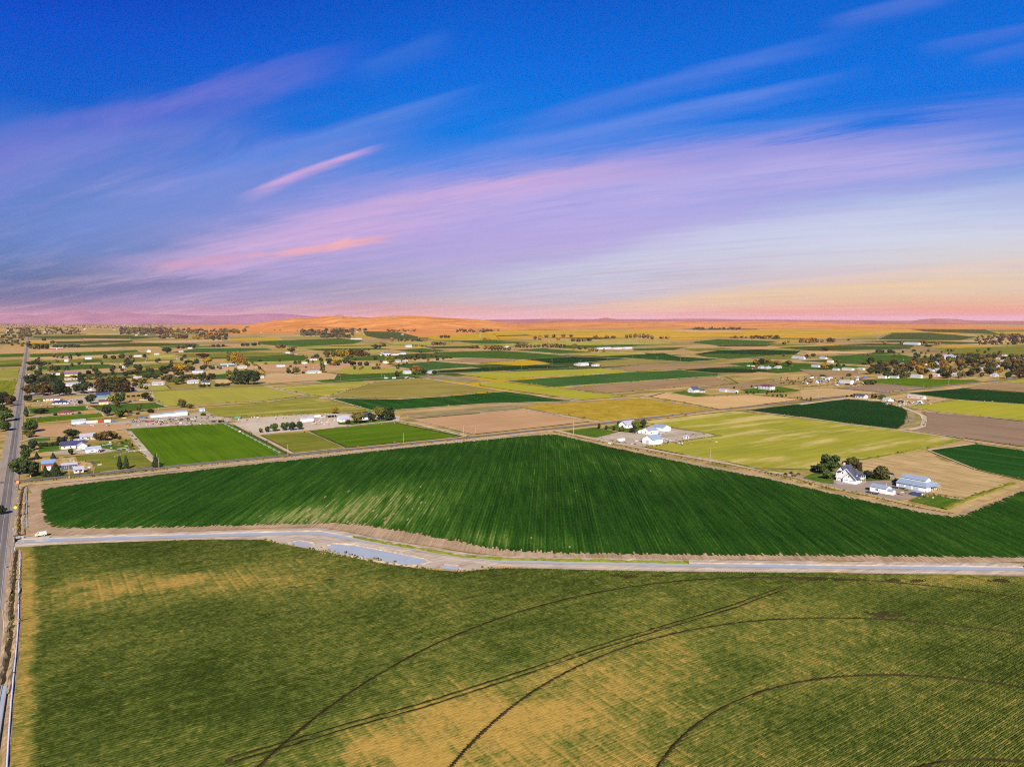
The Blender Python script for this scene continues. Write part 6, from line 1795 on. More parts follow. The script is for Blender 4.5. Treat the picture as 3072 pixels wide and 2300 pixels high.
MIDS = [('grove by the tan yard', [(545, 1116, 27, 36, 'round', 'gold'), (577, 1116, 18, 18, 'round', 'dark'), (562, 1116, 20, 24, 'round', 'rust'), (612, 1112, 20, 20, 'round', 'dark'), (621, 1098, 27, 24, 'round', 'gold'), (612, 1074, 15, 36, 'round', 'plum'), (566, 1088, 10, 22, 'shrub', 'dark'), (590, 1091, 12, 18, 'shrub', 'dark'), (490, 1115, 18, 24, 'round', 'dark'), (517, 1114, 14, 18, 'round', 'rust'), (653, 1106, 9, 7, 'round', 'dark'), (661, 1108, 12, 9, 'round', 'orange')]),
        ('poplar row above the teal barn', [(686, 1085, 29, 14, 'tall', 'olive'), (698, 1087, 31, 15, 'tall', 'gold'), (710, 1089, 32, 15, 'tall', 'gold'), (722, 1091, 31, 15, 'tall', 'orange'), (736, 1096, 23, 16, 'tall', 'orange'), (763, 1097, 7, 12, 'shrub', 'orange'), (780, 1085, 6, 14, 'shrub', 'plum')]),
        ('large county road clump', [(699, 1151, 43, 34, 'round', 'olive'), (718, 1153, 44, 34, 'round', 'dark'), (741, 1154, 44, 36, 'round', 'dark'), (762, 1153, 42, 34, 'round', 'dark'), (735, 1134, 26, 26, 'round', 'olive'), (786, 1128, 14, 22, 'round', 'gold'), (752, 1136, 26, 24, 'round', 'olive')]),
        ('county road shrub row', [(652, 1159, 10, 18, 'shrub', 'dark'), (668, 1158, 11, 18, 'shrub', 'mid'), (683, 1157, 10, 16, 'shrub', 'dark'), (602, 1161, 10, 12, 'shrub', 'dark'), (612, 1161, 12, 14, 'shrub', 'mid'), (627, 1160, 9, 10, 'shrub', 'dark')]),
        ('side street gardens', [(510, 1137, 14, 24, 'round', 'mid'), (528, 1153, 23, 26, 'round', 'mid'), (545, 1150, 25, 20, 'round', 'dark'), (566, 1137, 15, 26, 'round', 'dark'), (584, 1137, 14, 22, 'round', 'olive'), (603, 1142, 22, 18, 'round', 'mid'), (624, 1140, 17, 14, 'round', 'dark'), (443, 1139, 18, 24, 'round', 'dark'), (466, 1138, 15, 20, 'round', 'dark'), (410, 1147, 12, 24, 'round', 'olive'), (432, 1146, 14, 22, 'round', 'lime'), (398, 1171, 12, 12, 'shrub', 'dark'), (490, 1140, 12, 16, 'round', 'dark')]),
        ('left middle lots', [(400, 1121, 13, 36, 'round', 'olive'), (420, 1118, 26, 18, 'round', 'dark'), (455, 1117, 15, 14, 'round', 'dark'), (490, 1115, 15, 18, 'round', 'dark'), (383, 1098, 20, 17, 'round', 'dark'), (315, 1075, 11, 16, 'round', 'dark'), (341, 1077, 11, 16, 'round', 'dark'), (365, 1074, 12, 22, 'round', 'dark'), (503, 1061, 21, 27, 'round', 'dark'),
                                                     (94, 1114, 19, 20, 'round', 'dark'), (121, 1113, 9, 12, 'round', 'dark'), (150, 1116, 21, 18, 'round', 'olive'), (171, 1116, 21, 22, 'round', 'dark'), (96, 1096, 15, 26, 'round', 'dark'), (116, 1096, 14, 24, 'round', 'dark'), (135, 1095, 11, 16, 'round', 'dark'), (148, 1093, 8, 12, 'round', 'dark')]),
        ('field edge row far left', [(92, 1047, 18, 14, 'tall', 'olive'), (104, 1047, 18, 14, 'tall', 'olive'), (116, 1047, 18, 14, 'tall', 'gold'), (128, 1047, 18, 14, 'tall', 'olive'), (141, 1047, 17, 14, 'tall', 'gold'), (166, 1043, 9, 16, 'round', 'dark'), (179, 1043, 9, 16, 'round', 'dark'), (192, 1043, 10, 16, 'round', 'dark'), (206, 1042, 9, 16, 'round', 'dark'), (220, 1042, 9, 16, 'round', 'dark'), (234, 1042, 8, 14, 'round', 'dark'), (158, 1030, 8, 14, 'round', 'gold'), (132, 1022, 9, 14, 'round', 'dark')]),
        ('tan lots beyond the large clump', [(866, 1120, 14, 16, 'round', 'dark'), (890, 1122, 23, 20, 'round', 'olive'), (878, 1121, 8, 9, 'shrub', 'dark'), (910, 1121, 8, 10, 'shrub', 'dark'), (968, 1118, 33, 16, 'tall', 'olive'), (922, 1089, 12, 14, 'round', 'dark'), (887, 1093, 12, 12, 'round', 'dark'), (899, 1092, 12, 12, 'round', 'olive'), (950, 1074, 12, 18, 'round', 'dark'), (963, 1084, 12, 16, 'round', 'dark'), (982, 1072, 18, 18, 'round', 'rust'), (990, 1093, 19, 18, 'round', 'dark'), (1019, 1132, 12, 11, 'round', 'rust')]),
        ('far fields left of golden grove', [(876, 1057, 16, 24, 'round', 'rust'), (835, 1044, 11, 20, 'round', 'rust'), (850, 1044, 11, 16, 'round', 'olive'), (762, 1037, 10, 18, 'round', 'dark'), (778, 1036, 9, 10, 'round', 'dark'), (728, 1038, 9, 14, 'round', 'dark'), (742, 1038, 8, 14, 'round', 'dark'), (640, 1041, 8, 12, 'round', 'plum'), (655, 1041, 9, 12, 'round', 'plum'), (670, 1040, 8, 10, 'round', 'plum'), (565, 1044, 13, 17, 'round', 'dark'), (580, 1044, 13, 16, 'round', 'dark'), (535, 1045, 7, 12, 'round', 'plum'), (549, 1045, 7, 12, 'round', 'plum')]),
        ('golden grove mid plain', [(980, 1070, 18, 18, 'round', 'rust'), (1000, 1070, 18, 16, 'tall', 'olive'), (1015, 1069, 19, 17, 'tall', 'gold'), (1029, 1069, 20, 17, 'tall', 'gold'), (1043, 1069, 20, 16, 'tall', 'gold'), (1056, 1069, 20, 17, 'tall', 'rust'), (1070, 1069, 20, 17, 'tall', 'rust'), (1083, 1069, 19, 16, 'tall', 'rust'), (1096, 1068, 17, 16, 'tall', 'rust'), (1106, 1070, 11, 10, 'round', 'dark')]),
        ('cluster below the golden grove', [(990, 1095, 20, 18, 'round', 'dark'), (1003, 1095, 21, 18, 'round', 'gold'), (1014, 1096, 18, 12, 'round', 'olive'), (1035, 1089, 15, 16, 'round', 'dark'), (1047, 1089, 14, 14, 'round', 'mid'), (1057, 1099, 17, 20, 'round', 'dark'), (1080, 1097, 12, 16, 'round', 'dark'), (1099, 1097, 13, 18, 'round', 'dark'), (1066, 1082, 9, 8, 'round', 'lime')]),
        ('pale farm cluster', [(1126, 1080, 12, 13, 'round', 'dark'), (1172, 1092, 23, 24, 'round', 'lime'), (1188, 1077, 8, 10, 'round', 'dark'), (1222, 1078, 12, 12, 'round', 'dark'), (1232, 1078, 10, 12, 'round', 'dark'), (1253, 1077, 16, 16, 'round', 'dark'), (1272, 1077, 14, 16, 'round', 'dark'), (1309, 1073, 7, 10, 'round', 'dark'), (1340, 1074, 7, 10, 'shrub', 'dark'), (1352, 1075, 7, 12, 'shrub', 'dark'), (1245, 1081, 9, 10, 'round', 'olive')]),
        ('central county road farm', [(1192, 1130, 19, 14, 'cone', 'dark'), (1250, 1123, 27, 26, 'round', 'orange'), (1271, 1124, 18, 18, 'round', 'dark'), (1303, 1122, 12, 16, 'round', 'dark'), (1243, 1134, 6, 7, 'shrub', 'dark')]),
        ('far left centre farms', [(1127, 1045, 12, 16, 'round', 'dark'), (1140, 1044, 10, 12, 'round', 'dark'), (1152, 1039, 10, 14, 'round', 'dark'), (1142, 1031, 8, 9, 'round', 'orange'), (1176, 1023, 11, 14, 'round', 'orange')]),
        ('rust tree row far centre', [(1300, 1035, 10, 14, 'round', 'rust'), (1311, 1035, 10, 14, 'round', 'rust'), (1322, 1035, 10, 14, 'round', 'rust'), (1334, 1035, 9, 13, 'round', 'rust'), (1324, 1014, 8, 12, 'round', 'gold'), (1336, 1014, 9, 12, 'round', 'gold'), (1346, 1014, 8, 11, 'round', 'gold'), (1454, 1022, 8, 14, 'round', 'orange'), (1466, 1024, 8, 14, 'round', 'orange')]),
        ('autumn tree line at centre', [(1415, 1045, 10, 16, 'round', 'rust'), (1430, 1045, 9, 14, 'round', 'rust'), (1455, 1048, 12, 14, 'round', 'orange'), (1467, 1048, 12, 13, 'round', 'orange'), (1476, 1051, 18, 10, 'tall', 'rust'), (1485, 1051, 16, 10, 'tall', 'rust'), (1494, 1051, 17, 10, 'tall', 'rust'), (1503, 1051, 16, 10, 'tall', 'olive'), (1514, 1050, 10, 13, 'round', 'rust'), (1527, 1051, 10, 14, 'round', 'rust'), (1550, 1043, 15, 13, 'round', 'rust'), (1560, 1043, 15, 13, 'round', 'olive'), (1571, 1043, 15, 13, 'round', 'rust'), (1581, 1043, 14, 13, 'round', 'rust'), (1593, 1042, 9, 12, 'round', 'rust'), (1605, 1042, 8, 12, 'round', 'rust'), (1617, 1042, 10, 12, 'round', 'rust'), (1632, 1043, 15, 15, 'round', 'orange'), (1644, 1043, 15, 14, 'round', 'rust'), (1656, 1042, 11, 14, 'round', 'rust'), (1669, 1042, 12, 14, 'round', 'rust'), (1681, 1042, 10, 13, 'round', 'rust'), (1693, 1041, 8, 11, 'round', 'dark'), (1722, 1049, 19, 17, 'round', 'olive'), (1740, 1048, 10, 15, 'round', 'rust'), (1757, 1048, 10, 12, 'round', 'dark'), (1768, 1055, 13, 12, 'tall', 'orange'), (1779, 1055, 13, 13, 'tall', 'orange'), (1790, 1055, 9, 12, 'round', 'rust'), (1812, 1056, 11, 9, 'tall', 'orange')]),
        ('distant autumn tree line', [(1605, 1018, 10, 12, 'round', 'rust'), (1620, 1019, 11, 16, 'round', 'orange'), (1640, 1013, 10, 14, 'round', 'rust'), (1661, 1012, 9, 14, 'round', 'rust'), (1690, 1011, 9, 14, 'round', 'rust'), (1714, 1011, 9, 14, 'round', 'rust'), (1675, 1020, 8, 12, 'round', 'orange'), (1720, 1024, 7, 16, 'round', 'rust'), (1736, 1025, 7, 16, 'round', 'plum'), (1752, 1024, 8, 16, 'round', 'rust'), (1768, 1023, 8, 16, 'round', 'plum'), (1786, 1017, 9, 18, 'round', 'rust'), (1802, 1018, 7, 14, 'round', 'rust'), (1820, 1014, 6, 16, 'round', 'rust'), (1840, 1014, 6, 16, 'round', 'rust'), (1880, 1014, 10, 12, 'round', 'rust'), (1892, 1014, 12, 13, 'round', 'rust'), (1905, 1015, 14, 15, 'round', 'rust'), (1918, 1015, 14, 14, 'round', 'orange'), (1931, 1015, 14, 14, 'round', 'rust'), (1944, 1015, 13, 14, 'round', 'rust'), (1956, 1018, 11, 13, 'round', 'rust'), (1985, 1016, 7, 16, 'round', 'orange'), (2003, 1016, 7, 16, 'round', 'orange')]),
        ('orange tree farm', [(2266, 1093, 15, 16, 'round', 'orange'), (2285, 1093, 18, 20, 'round', 'dark'), (2303, 1092, 17, 17, 'round', 'gold'), (2331, 1099, 18, 20, 'round', 'orange'), (2367, 1098, 19, 24, 'round', 'olive'), (2420, 1073, 10, 12, 'round', 'dark'), (2350, 1069, 7, 8, 'round', 'dark')]),
        ('mown lawn strip', [(2202, 1166, 8, 6, 'cone', 'dark'), (2255, 1162, 8, 6, 'cone', 'plum'), (2240, 1179, 10, 9, 'cone', 'dark'), (2244, 1183, 6, 5, 'cone', 'dark'), (2253, 1177, 6, 5, 'cone', 'mid'), (2261, 1182, 9, 8, 'cone', 'dark'), (2275, 1178, 7, 6, 'cone', 'dark'), (2301, 1184, 8, 8, 'cone', 'dark'), (2319, 1189, 7, 7, 'cone', 'plum'), (2332, 1190, 7, 7, 'cone', 'plum'), (2342, 1188, 7, 6, 'cone', 'dark'), (2347, 1191, 8, 8, 'cone', 'dark'), (2358, 1190, 7, 6, 'cone', 'dark'), (2325, 1177, 6, 5, 'cone', 'dark'), (2333, 1176, 7, 6, 'cone', 'dark'), (2341, 1178, 6, 6, 'cone', 'dark'), (2350, 1178, 6, 6, 'cone', 'dark'), (2303, 1178, 8, 7, 'round', 'gold'), (2315, 1177, 8, 7, 'round', 'lime'), (2373, 1170, 6, 10, 'shrub', 'lime'), (2209, 1181, 7, 5, 'cone', 'dark')]),
        ('thin poplars by the right road', [(2392, 1197, 8, 3, 'tall', 'olive'), (2405, 1199, 10, 3, 'tall', 'olive'), (2420, 1201, 9, 3, 'tall', 'olive'), (2432, 1203, 13, 3, 'tall', 'olive')]),
        ('lane at the round field tip', [(2541, 1191, 7, 8, 'shrub', 'dark'), (2555, 1190, 8, 9, 'shrub', 'dark'), (2564, 1190, 11, 7, 'cone', 'dark'), (2598, 1191, 11, 8, 'cone', 'dark'), (2622, 1194, 13, 20, 'round', 'olive'), (2644, 1197, 14, 24, 'round', 'mid')]),
        ('scrap yard surroundings', [(2610, 1153, 16, 40, 'shrub', 'mid'), (2468, 1131, 9, 18, 'shrub', 'mid'), (2547, 1128, 10, 16, 'shrub', 'mid'), (2437, 1132, 6, 12, 'shrub', 'dark'), (2473, 1108, 20, 24, 'round', 'gold'), (2492, 1107, 17, 14, 'round', 'gold'), (2515, 1099, 10, 16, 'round', 'dark'), (2531, 1100, 9, 9, 'round', 'dark'), (2592, 1094, 7, 14, 'shrub', 'dark'), (2612, 1091, 7, 14, 'shrub', 'dark'), (2440, 1069, 9, 14, 'round', 'dark'), (2414, 1076, 7, 16, 'round', 'dark'), (2512, 1086, 8, 8, 'round', 'mid')]),
        ('far right farms', [(2490, 1029, 17, 17, 'round', 'rust'), (2500, 1028, 14, 14, 'round', 'rust'), (2438, 1027, 8, 14, 'round', 'rust'), (2452, 1027, 9, 12, 'round', 'rust'), (2466, 1027, 8, 12, 'round', 'rust'), (2546, 1022, 7, 10, 'round', 'orange'), (2478, 1053, 12, 26, 'round', 'rust'), (2763, 1033, 12, 9, 'tall', 'orange'), (2771, 1033, 13, 9, 'tall', 'orange'), (2780, 1034, 11, 8, 'tall', 'orange'), (2808, 1034, 9, 12, 'round', 'rust'), (2818, 1034, 9, 10, 'tall', 'orange'), (2655, 1032, 8, 12, 'round', 'orange'), (2705, 1031, 7, 16, 'round', 'rust'), (2785, 1040, 6, 20, 'shrub', 'dark'), (2640, 1058, 9, 26, 'round', 'dark'), (2670, 1058, 9, 20, 'round', 'dark'), (2365, 1028, 9, 9, 'tall', 'orange'), (2352, 1033, 8, 14, 'round', 'rust')])]
CN = dict(dark='dark green', mid='green', olive='olive green', lime='yellow green', gold='golden', orange='orange', rust='rust brown', plum='dark purplish')
KN = dict(round='tree', tall='tall tree', column='column shaped tree', cone='conifer', shrub='bush', willow='willow')
for place, lst in MIDS:
    for px, py, h, w, k, c in lst:
        TREES.append((px, py, h, w, k, c, f'{CN[c]} {KN[k]} in the {place}', place))
rt = random.Random(21)
for k in range(300):
    b = k % 12
    if b < 8:
        px, py, h = rt.uniform(2610, 3180), rt.uniform(1090, 1136), rt.uniform(13, 23)
        c = rt.choice(['rust', 'rust', 'orange', 'gold', 'olive', 'olive', 'dark', 'dark', 'dark', 'plum'])
    elif b < 11:
        px, py, h = rt.uniform(2720, 3180), rt.uniform(1068, 1094), rt.uniform(9, 15)
        c = rt.choice(['dark', 'dark', 'dark', 'olive', 'rust'])
    else:
        px, py, h = rt.uniform(2580, 3000), rt.uniform(1052, 1068), rt.uniform(6, 11)
        c = rt.choice(['dark', 'rust', 'olive'])
    if 2625 < px < 2740 and py < 1093 and b < 11:
        px += 150
    TREES.append((px, py, h, h * rt.uniform(.8, 1.15), 'round', c, f'{CN[c]} tree in the right edge village', 'trees of the crowded village'))

for k in range(130):
    px, py = rt.uniform(88, 640), rt.uniform(1066, 1168)
    if 440 < px < 640 and py > 1152:
        continue
    c = rt.choice(['dark', 'dark', 'dark', 'olive', 'rust', 'mid'])
    h = rt.uniform(9, 17) * (.7 + .6 * (py - 1066) / 100)
    TREES.append((px, py, h, h * rt.uniform(.8, 1.3), 'round', c, f'{CN[c]} tree scattered on the left lots', 'trees scattered on the left lots'))
for k in range(60):
    px, py = rt.uniform(700, 1340), rt.uniform(1050, 1110)
    c = rt.choice(['dark', 'dark', 'olive', 'rust'])
    h = rt.uniform(6, 10)
    TREES.append((px, py, h, h * rt.uniform(.9, 1.5), 'round', c, f'{CN[c]} tree scattered on the centre plain', 'trees scattered on the centre plain'))

# hand over the smallest to one distant mass, keep the 300 that show largest as trees of their own
BUSH = [t for t in TREES if t[4] == 'shrub']
TALL = sorted([t for t in TREES if t[4] != 'shrub'], key=lambda t: -t[2] * t[3])
FAR_T = TALL[299:]
TALL = TALL[:299]
for i, t in enumerate(TALL + BUSH):
    px, py, h, w, kind, leaf, label = t[:7]
    grp = t[7] if len(t) > 7 else None
    s = ppm(py)
    H, Wd = h / s * 1.05, w / s * 1.12
    x, y = G(px, py)
    crown, trunk = PROTO[kind, (i * 7 + int(px)) % 5]
    root = thing({'shrub': 'bush', 'cone': 'conifer', 'column': 'cypress', 'willow': 'willow_tree'}.get(kind, 'tree'), label, 'bush' if kind == 'shrub' else 'tree', x, y, (i * 2.4) % 6.28, grp, z=.1)
    span = dict(round=.95, tall=.66, column=.95, cone=1.0, shrub=1.25, willow=1.0)[kind]
    c = link('crown', crown, root)
    tr = link('trunk', trunk, root)
    c.scale = (Wd / span, Wd / span, H)
    tr.scale = (max(Wd, H * .5) * .9, max(Wd, H * .5) * .9, H)
    c.material_slots[0].link = 'OBJECT'
    c.material_slots[0].material = MATS['leaf_' + leaf]
    if label.startswith('big ') or 'cypresses beside the cross' in label:
        tr.material_slots[0].link = 'OBJECT'
        tr.material_slots[0].material = MATS['bark_pale']

# far woodland: clumps too small to pick apart
def far_mass(name, spots, leaf, seed):
    r = np.random.default_rng(seed)
    Vs, n = [], 0
    for px, py, h, w in spots:
        s = ppm(py)
        x, y = G(px, py)
        H, Wd = h / s, w / s
        k = 26
        d = r.normal(size=(k, 3))
        d /= np.linalg.norm(d, axis=1)[:, None]
        c = np.array([x, y, H * .52]) + d * np.array([Wd * .42, Wd * .42, H * .42]) * (.6 + .5 * r.random((k, 1)))
        t = np.cross(d, r.normal(size=(k, 3)))
        t /= np.linalg.norm(t, axis=1)[:, None]
        b = np.cross(d, t)
        q = max(Wd, H) * .17 * (.6 + .8 * r.random(k))[:, None]
        Vs.append(np.stack([c - t * q - b * q, c + t * q - b * q, c + t * q + b * q, c - t * q + b * q], 1).reshape(-1, 3))
    V = np.concatenate(Vs)
    V[:, 2] = np.maximum(V[:, 2], .1)
    return stuff(link(name, np_mesh(name, V, np.arange(len(V)).reshape(-1, 4), ['leaf_' + leaf])))


rf_ = random.Random(4)
spots = {k: [] for k in ('dark', 'rust', 'plum', 'orange', 'olive')}
for t in FAR_T:
    spots.get(t[5], spots['dark']).append((t[0], t[1], t[2], t[3]))
for x0, x1, y0, y1, n, h0, cols in ((-150, 520, 970, 985, 260, 2.2, ('plum', 'dark', 'rust')), (-150, 90, 985, 1040, 110, 6, ('olive', 'dark', 'rust', 'dark')), (95, 240, 985, 1004, 40, 5, ('rust', 'dark')), (360, 520, 986, 1003, 90, 6, ('plum', 'dark', 'olive', 'rust')), (500, 740, 990, 1000, 70, 6, ('dark', 'olive', 'rust')),
                                   (480, 560, 1008, 1016, 22, 7, ('rust', 'plum')), (580, 680, 1006, 1022, 26, 9, ('rust', 'dark', 'orange')), (740, 790, 985, 988, 12, 6, ('dark',)), (820, 960, 985, 993, 40, 3, ('dark', 'plum')), (900, 1060, 992, 1008, 70, 7, ('rust', 'olive', 'dark')), (960, 1050, 1006, 1014, 34, 7, ('dark', 'rust')), (1000, 1100, 985, 993, 40, 6, ('dark', 'olive', 'rust')),
                                   (1160, 1250, 986, 996, 30, 4, ('dark', 'rust')), (1370, 1480, 988, 998, 40, 5, ('rust', 'dark')), (1190, 1290, 1020, 1024, 22, 4, ('dark',)), (1230, 1280, 1037, 1040, 12, 3, ('dark',)), (1440, 1510, 988, 993, 24, 3, ('plum', 'rust')), (1570, 1610, 967, 970, 6, 3, ('dark',)), (1900, 1940, 967, 970, 8, 3, ('dark',)), (2080, 2220, 984, 990, 40, 4, ('dark', 'plum')),
                                   (2250, 2340, 1010, 1017, 44, 5, ('rust', 'dark', 'plum')), (2190, 2240, 1010, 1016, 12, 4, ('rust',)), (2400, 2450, 1020, 1030, 24, 7, ('rust', 'orange')), (2920, 3200, 1010, 1034, 90, 6, ('rust', 'plum', 'dark')), (3000, 3060, 1008, 1014, 10, 9, ('rust',)), (2440, 2560, 1136, 1150, 8, 4, ('olive', 'dark')), (2340, 2440, 1133, 1152, 30, 3, ('plum', 'dark')), (2860, 3000, 1066, 1078, 30, 8, ('dark', 'rust')), (60, 90, 985, 1012, 16, 9, ('olive', 'rust'))):
    for k in range(int(n * 1.8)):
        c = rf_.choice(cols)
        h = h0 * rf_.uniform(.6, 1.3)
        spots[c].append((rf_.uniform(x0, x1), rf_.uniform(y0, y1), h, h * rf_.uniform(1.0, 1.8)))
for c, lst in spots.items():
    far_mass('distant_trees', lst, c, len(lst))

# ------------------------------------------------------------------ vehicles
def wheel_mesh(name, r, w):
    return MB().rod((0, -w / 2, 0), (0, w / 2, 0), r, 12).me(name, 'tyre')


WHEEL = wheel_mesh('wheel', .36, .24)
RIM = MB().rod((0, -.135, 0), (0, .135, 0), .2, 8).me('rim', 'metal_white')
VEH = {}
VEH['car'] = (MB().prism([(-2.2, .35), (2.2, .35), (2.25, .75), (1.2, .92), (-2.1, .95), (-2.25, .7)], -.86, .86), MB().prism([(-1.9, .93), (1.1, .93), (.45, 1.45), (-1.3, 1.45)], -.76, .76), [(-.3, .88, -1.35), (1.35,)], None)
VEH['pickup'] = (MB().prism([(-2.7, .45), (2.7, .45), (2.75, .95), (1.5, 1.12), (1.5, 1.1), (-2.7, 1.15)], -.95, .95), MB().prism([(-.6, 1.13), (1.45, 1.1), (.85, 1.8), (-.5, 1.8)], -.85, .85), None, MB().box(-2.6, -.75, -.8, .8, 1.14, 1.18))
VEH['van'] = (MB().prism([(-2.5, .4), (2.4, .4), (2.5, .95), (1.75, 1.2), (1.15, 2.0), (-2.5, 2.05)], -.95, .95), MB().prism([(.75, 1.25), (1.66, 1.25), (1.12, 1.9), (.75, 1.9)], -.97, .97), None, None)
VEH['trailer'] = (MB().box(-3.4, 3.4, -1.2, 1.2, .6, 2.9), MB().box(1.2, 2.0, -1.22, 1.22, 1.5, 2.2), None, MB().rod((3.4, 0, .65), (4.8, 0, .55), .08))
VEH['flatbed'] = (MB().box(-3.6, 3.6, -1.15, 1.15, .65, .85), MB().box(-3.5, -3.4, -1.1, 1.1, .85, 1.5), None, MB().rod((3.6, 0, .7), (4.9, 0, .55), .08))
VEH['tractor'] = (MB().prism([(-1.2, .7), (1.7, .7), (1.75, 1.35), (.1, 1.5), (-1.2, 1.3)], -.45, .45), MB().prism([(-1.1, 1.35), (.05, 1.48), (-.05, 2.4), (-1.1, 2.4)], -.6, .6), None, None)
VEH['container'] = (MB().box(-3.0, 3.0, -1.2, 1.2, .1, 2.7), MB().box(2.98, 3.06, -1.0, 1.0, .3, 2.5), None, None)
VMESH = {}


def vehicle(kind, paint, px, py, rot, label, cat, group=None, z=.25):
    x, y = G(px, py)
    root = thing(kind if kind != 'container' else 'shipping_container', label, cat, x, y, rot, group, z)
    body, cab, _, ex = VEH[kind]
    if kind not in VMESH:
        VMESH[kind] = (body.me('body', 'paint_white'), cab.me('cab_glass' if kind not in ('container', 'flatbed') else 'end_panel', 'glass' if kind not in ('container', 'flatbed') else 'metal_dark'), ex.me('bed' if kind == 'pickup' else 'drawbar', 'metal_dark') if ex else None)
    b, c, e = VMESH[kind]
    o = link('body', b, root)
    o.material_slots[0].link = 'OBJECT'
    o.material_slots[0].material = MATS['paint_' + paint]
    link(c.name.split('.')[0], c, root)
    if e:
        link(e.name.split('.')[0], e, root)
    if kind != 'container':
        xs = dict(car=(-1.35, 1.35), pickup=(-1.7, 1.7), van=(-1.55, 1.55), trailer=(-.9, -.1), flatbed=(-.9, 0), tractor=(-.8, 1.25))[kind]
        for i, wx in enumerate(xs):
            for sy in (-1, 1):
                wy = dict(car=.8, pickup=.88, van=.88, trailer=1.1, flatbed=1.05, tractor=.75)[kind]
                q = link('wheel', WHEEL, root, (wx, sy * wy, .36))
                if kind == 'tractor' and i == 0:
                    q.scale = (2.1, 1.6, 2.1)
                    q.location.z = .75
                link('rim', RIM, q)
    return root


vehicle('van', 'tan', 122.5, 1611.5, ROT_C + math.pi, 'tan work van parked on the dirt bank at the head of the canal', 'van', z=.95)
vehicle('flatbed', 'black', 2618, 1481, ROT_M, 'dark flatbed trailer parked against the left front of the small white shed', 'trailer')
vehicle('flatbed', 'black', 2697, 1466, ROT_M + .2, 'dark flatbed trailer beside the left corner of the blue roofed barn', 'trailer')
vehicle('car', 'white', 2757, 1485, ROT_M, 'white car parked under the low carport', 'car')
vehicle('car', 'black', 1903, 1298, ROT_C, 'dark car at the garden edge of the gravel farmyard', 'car')
vehicle('trailer', 'white', 1921, 1300, ROT_C + .5, 'white camper trailer left of the steel blue sheds', 'trailer')
vehicle('trailer', 'white', 1864, 1325, ROT_C, 'white box trailer alone at the front of the gravel farmyard', 'trailer')
vehicle('pickup', 'white', 1977, 1308, ROT_C + .3, 'white pickup in front of the middle steel blue shed', 'truck')
vehicle('flatbed', 'white', 1989, 1303, ROT_M, 'white flatbed trailer right of the middle steel blue shed', 'trailer')
vehicle('car', 'white', 2008, 1326, ROT_C + .6, 'white car alone right of the nearest white barn', 'car')
vehicle('pickup', 'white', 241, 1351, ROT_C, 'white pickup before the cream garage wing', 'truck')
vehicle('pickup', 'white', 278, 1358.5, ROT_C + math.pi, 'white pickup in front of the grey ribbed shed', 'truck')
vehicle('tractor', 'black', 301, 1357, ROT_C, 'dark tractor right of the grey ribbed shed', 'tractor')
vehicle('car', 'silver', 316, 1336, ROT_C + .4, 'silver car left on the lawn right of the navy roofed house', 'car')
vehicle('car', 'silver', 328, 1335, ROT_C - .4, 'second silver car on the lawn right of the navy roofed house', 'car')
vehicle('flatbed', 'silver', 365, 1348, ROT_C, 'low grey trailer at the end of the house drive', 'trailer')
vehicle('container', 'silver', 268, 1270, ROT_C, 'grey container right of the long pale blue shed', 'container')
vehicle('container', 'tan', 283, 1269, ROT_C + .1, 'tan container in the row by the dirt lot', 'container')
vehicle('container', 'red', 304, 1268, ROT_C, 'red container in the row by the dirt lot', 'container')
vehicle('container', 'white', 322, 1267, ROT_C, 'white container right of the red one', 'container')
vehicle('pickup', 'blue', 342, 1266, ROT_C, 'blue pickup at the right end of the container row', 'truck')
vehicle('pickup', 'blue', 425, 1254, ROT_C, 'blue pickup left of the packing shed', 'truck')
vehicle('pickup', 'red', 411, 1256, ROT_C, 'red pickup left of the blue one by the packing shed', 'truck')
vehicle('car', 'black', 440, 1255, ROT_C, 'black car right of the blue pickup by the packing shed', 'car')
vehicle('car', 'white', 372, 1256, ROT_C, 'white car beneath the broad green tree', 'car')
vehicle('tractor', 'orange', 474, 1272, ROT_C, 'orange tractor at the yard edge above the vivid field', 'tractor')
vehicle('tractor', 'orange', 488, 1271, ROT_C + .5, 'second orange tractor at the yard edge above the vivid field', 'tractor')
vehicle('flatbed', 'red', 536, 1270, ROT_C, 'reddish implement trailer at the yard edge above the vivid field', 'trailer')
vehicle('container', 'green', 712, 1257, ROT_C, 'low teal green container at the left of the pale gravel yard', 'container')
vehicle('flatbed', 'orange', 708, 1266, ROT_C, 'rusty orange trailer below the teal green container', 'trailer')
vehicle('trailer', 'white', 952, 1253, ROT_C, 'white trailer left of the brown machine shed', 'trailer')
vehicle('pickup', 'white', 966, 1252, ROT_C, 'white pickup between the trailer and the brown machine shed', 'truck')
vehicle('container', 'white', 268, 1171, ROT_C, 'white rounded trailer body beside the brown poplars', 'container')
for px, py, c in ((203, 1204, 'white'), (212, 1202, 'silver'), (222, 1203, 'white'), (231, 1202, 'black'), (186, 1215, 'white'), (392, 1204, 'white'), (404, 1203, 'blue'), (425, 1202, 'white'), (436, 1201, 'white')):
    vehicle(rv.choice(['car', 'pickup']), c, px, py, ROT_C + rv.uniform(-.4, .4), f'{c} vehicle in the yard by the navy roof', 'car', 'vehicles parked in the left yards')
for k in range(16):
    c = rv.choice(['white', 'black', 'brown', 'red', 'silver', 'orange'])
    t_ = rv.random()
    vehicle(rv.choice(['flatbed', 'pickup', 'car', 'tractor']), c, 400 + 200 * t_, 1266 - 10 * t_ + rv.uniform(-2, 3), ROT_C + rv.uniform(-.5, .5), f'{c} machine below the packing shed', 'vehicle', 'machines in the row below the packing shed')
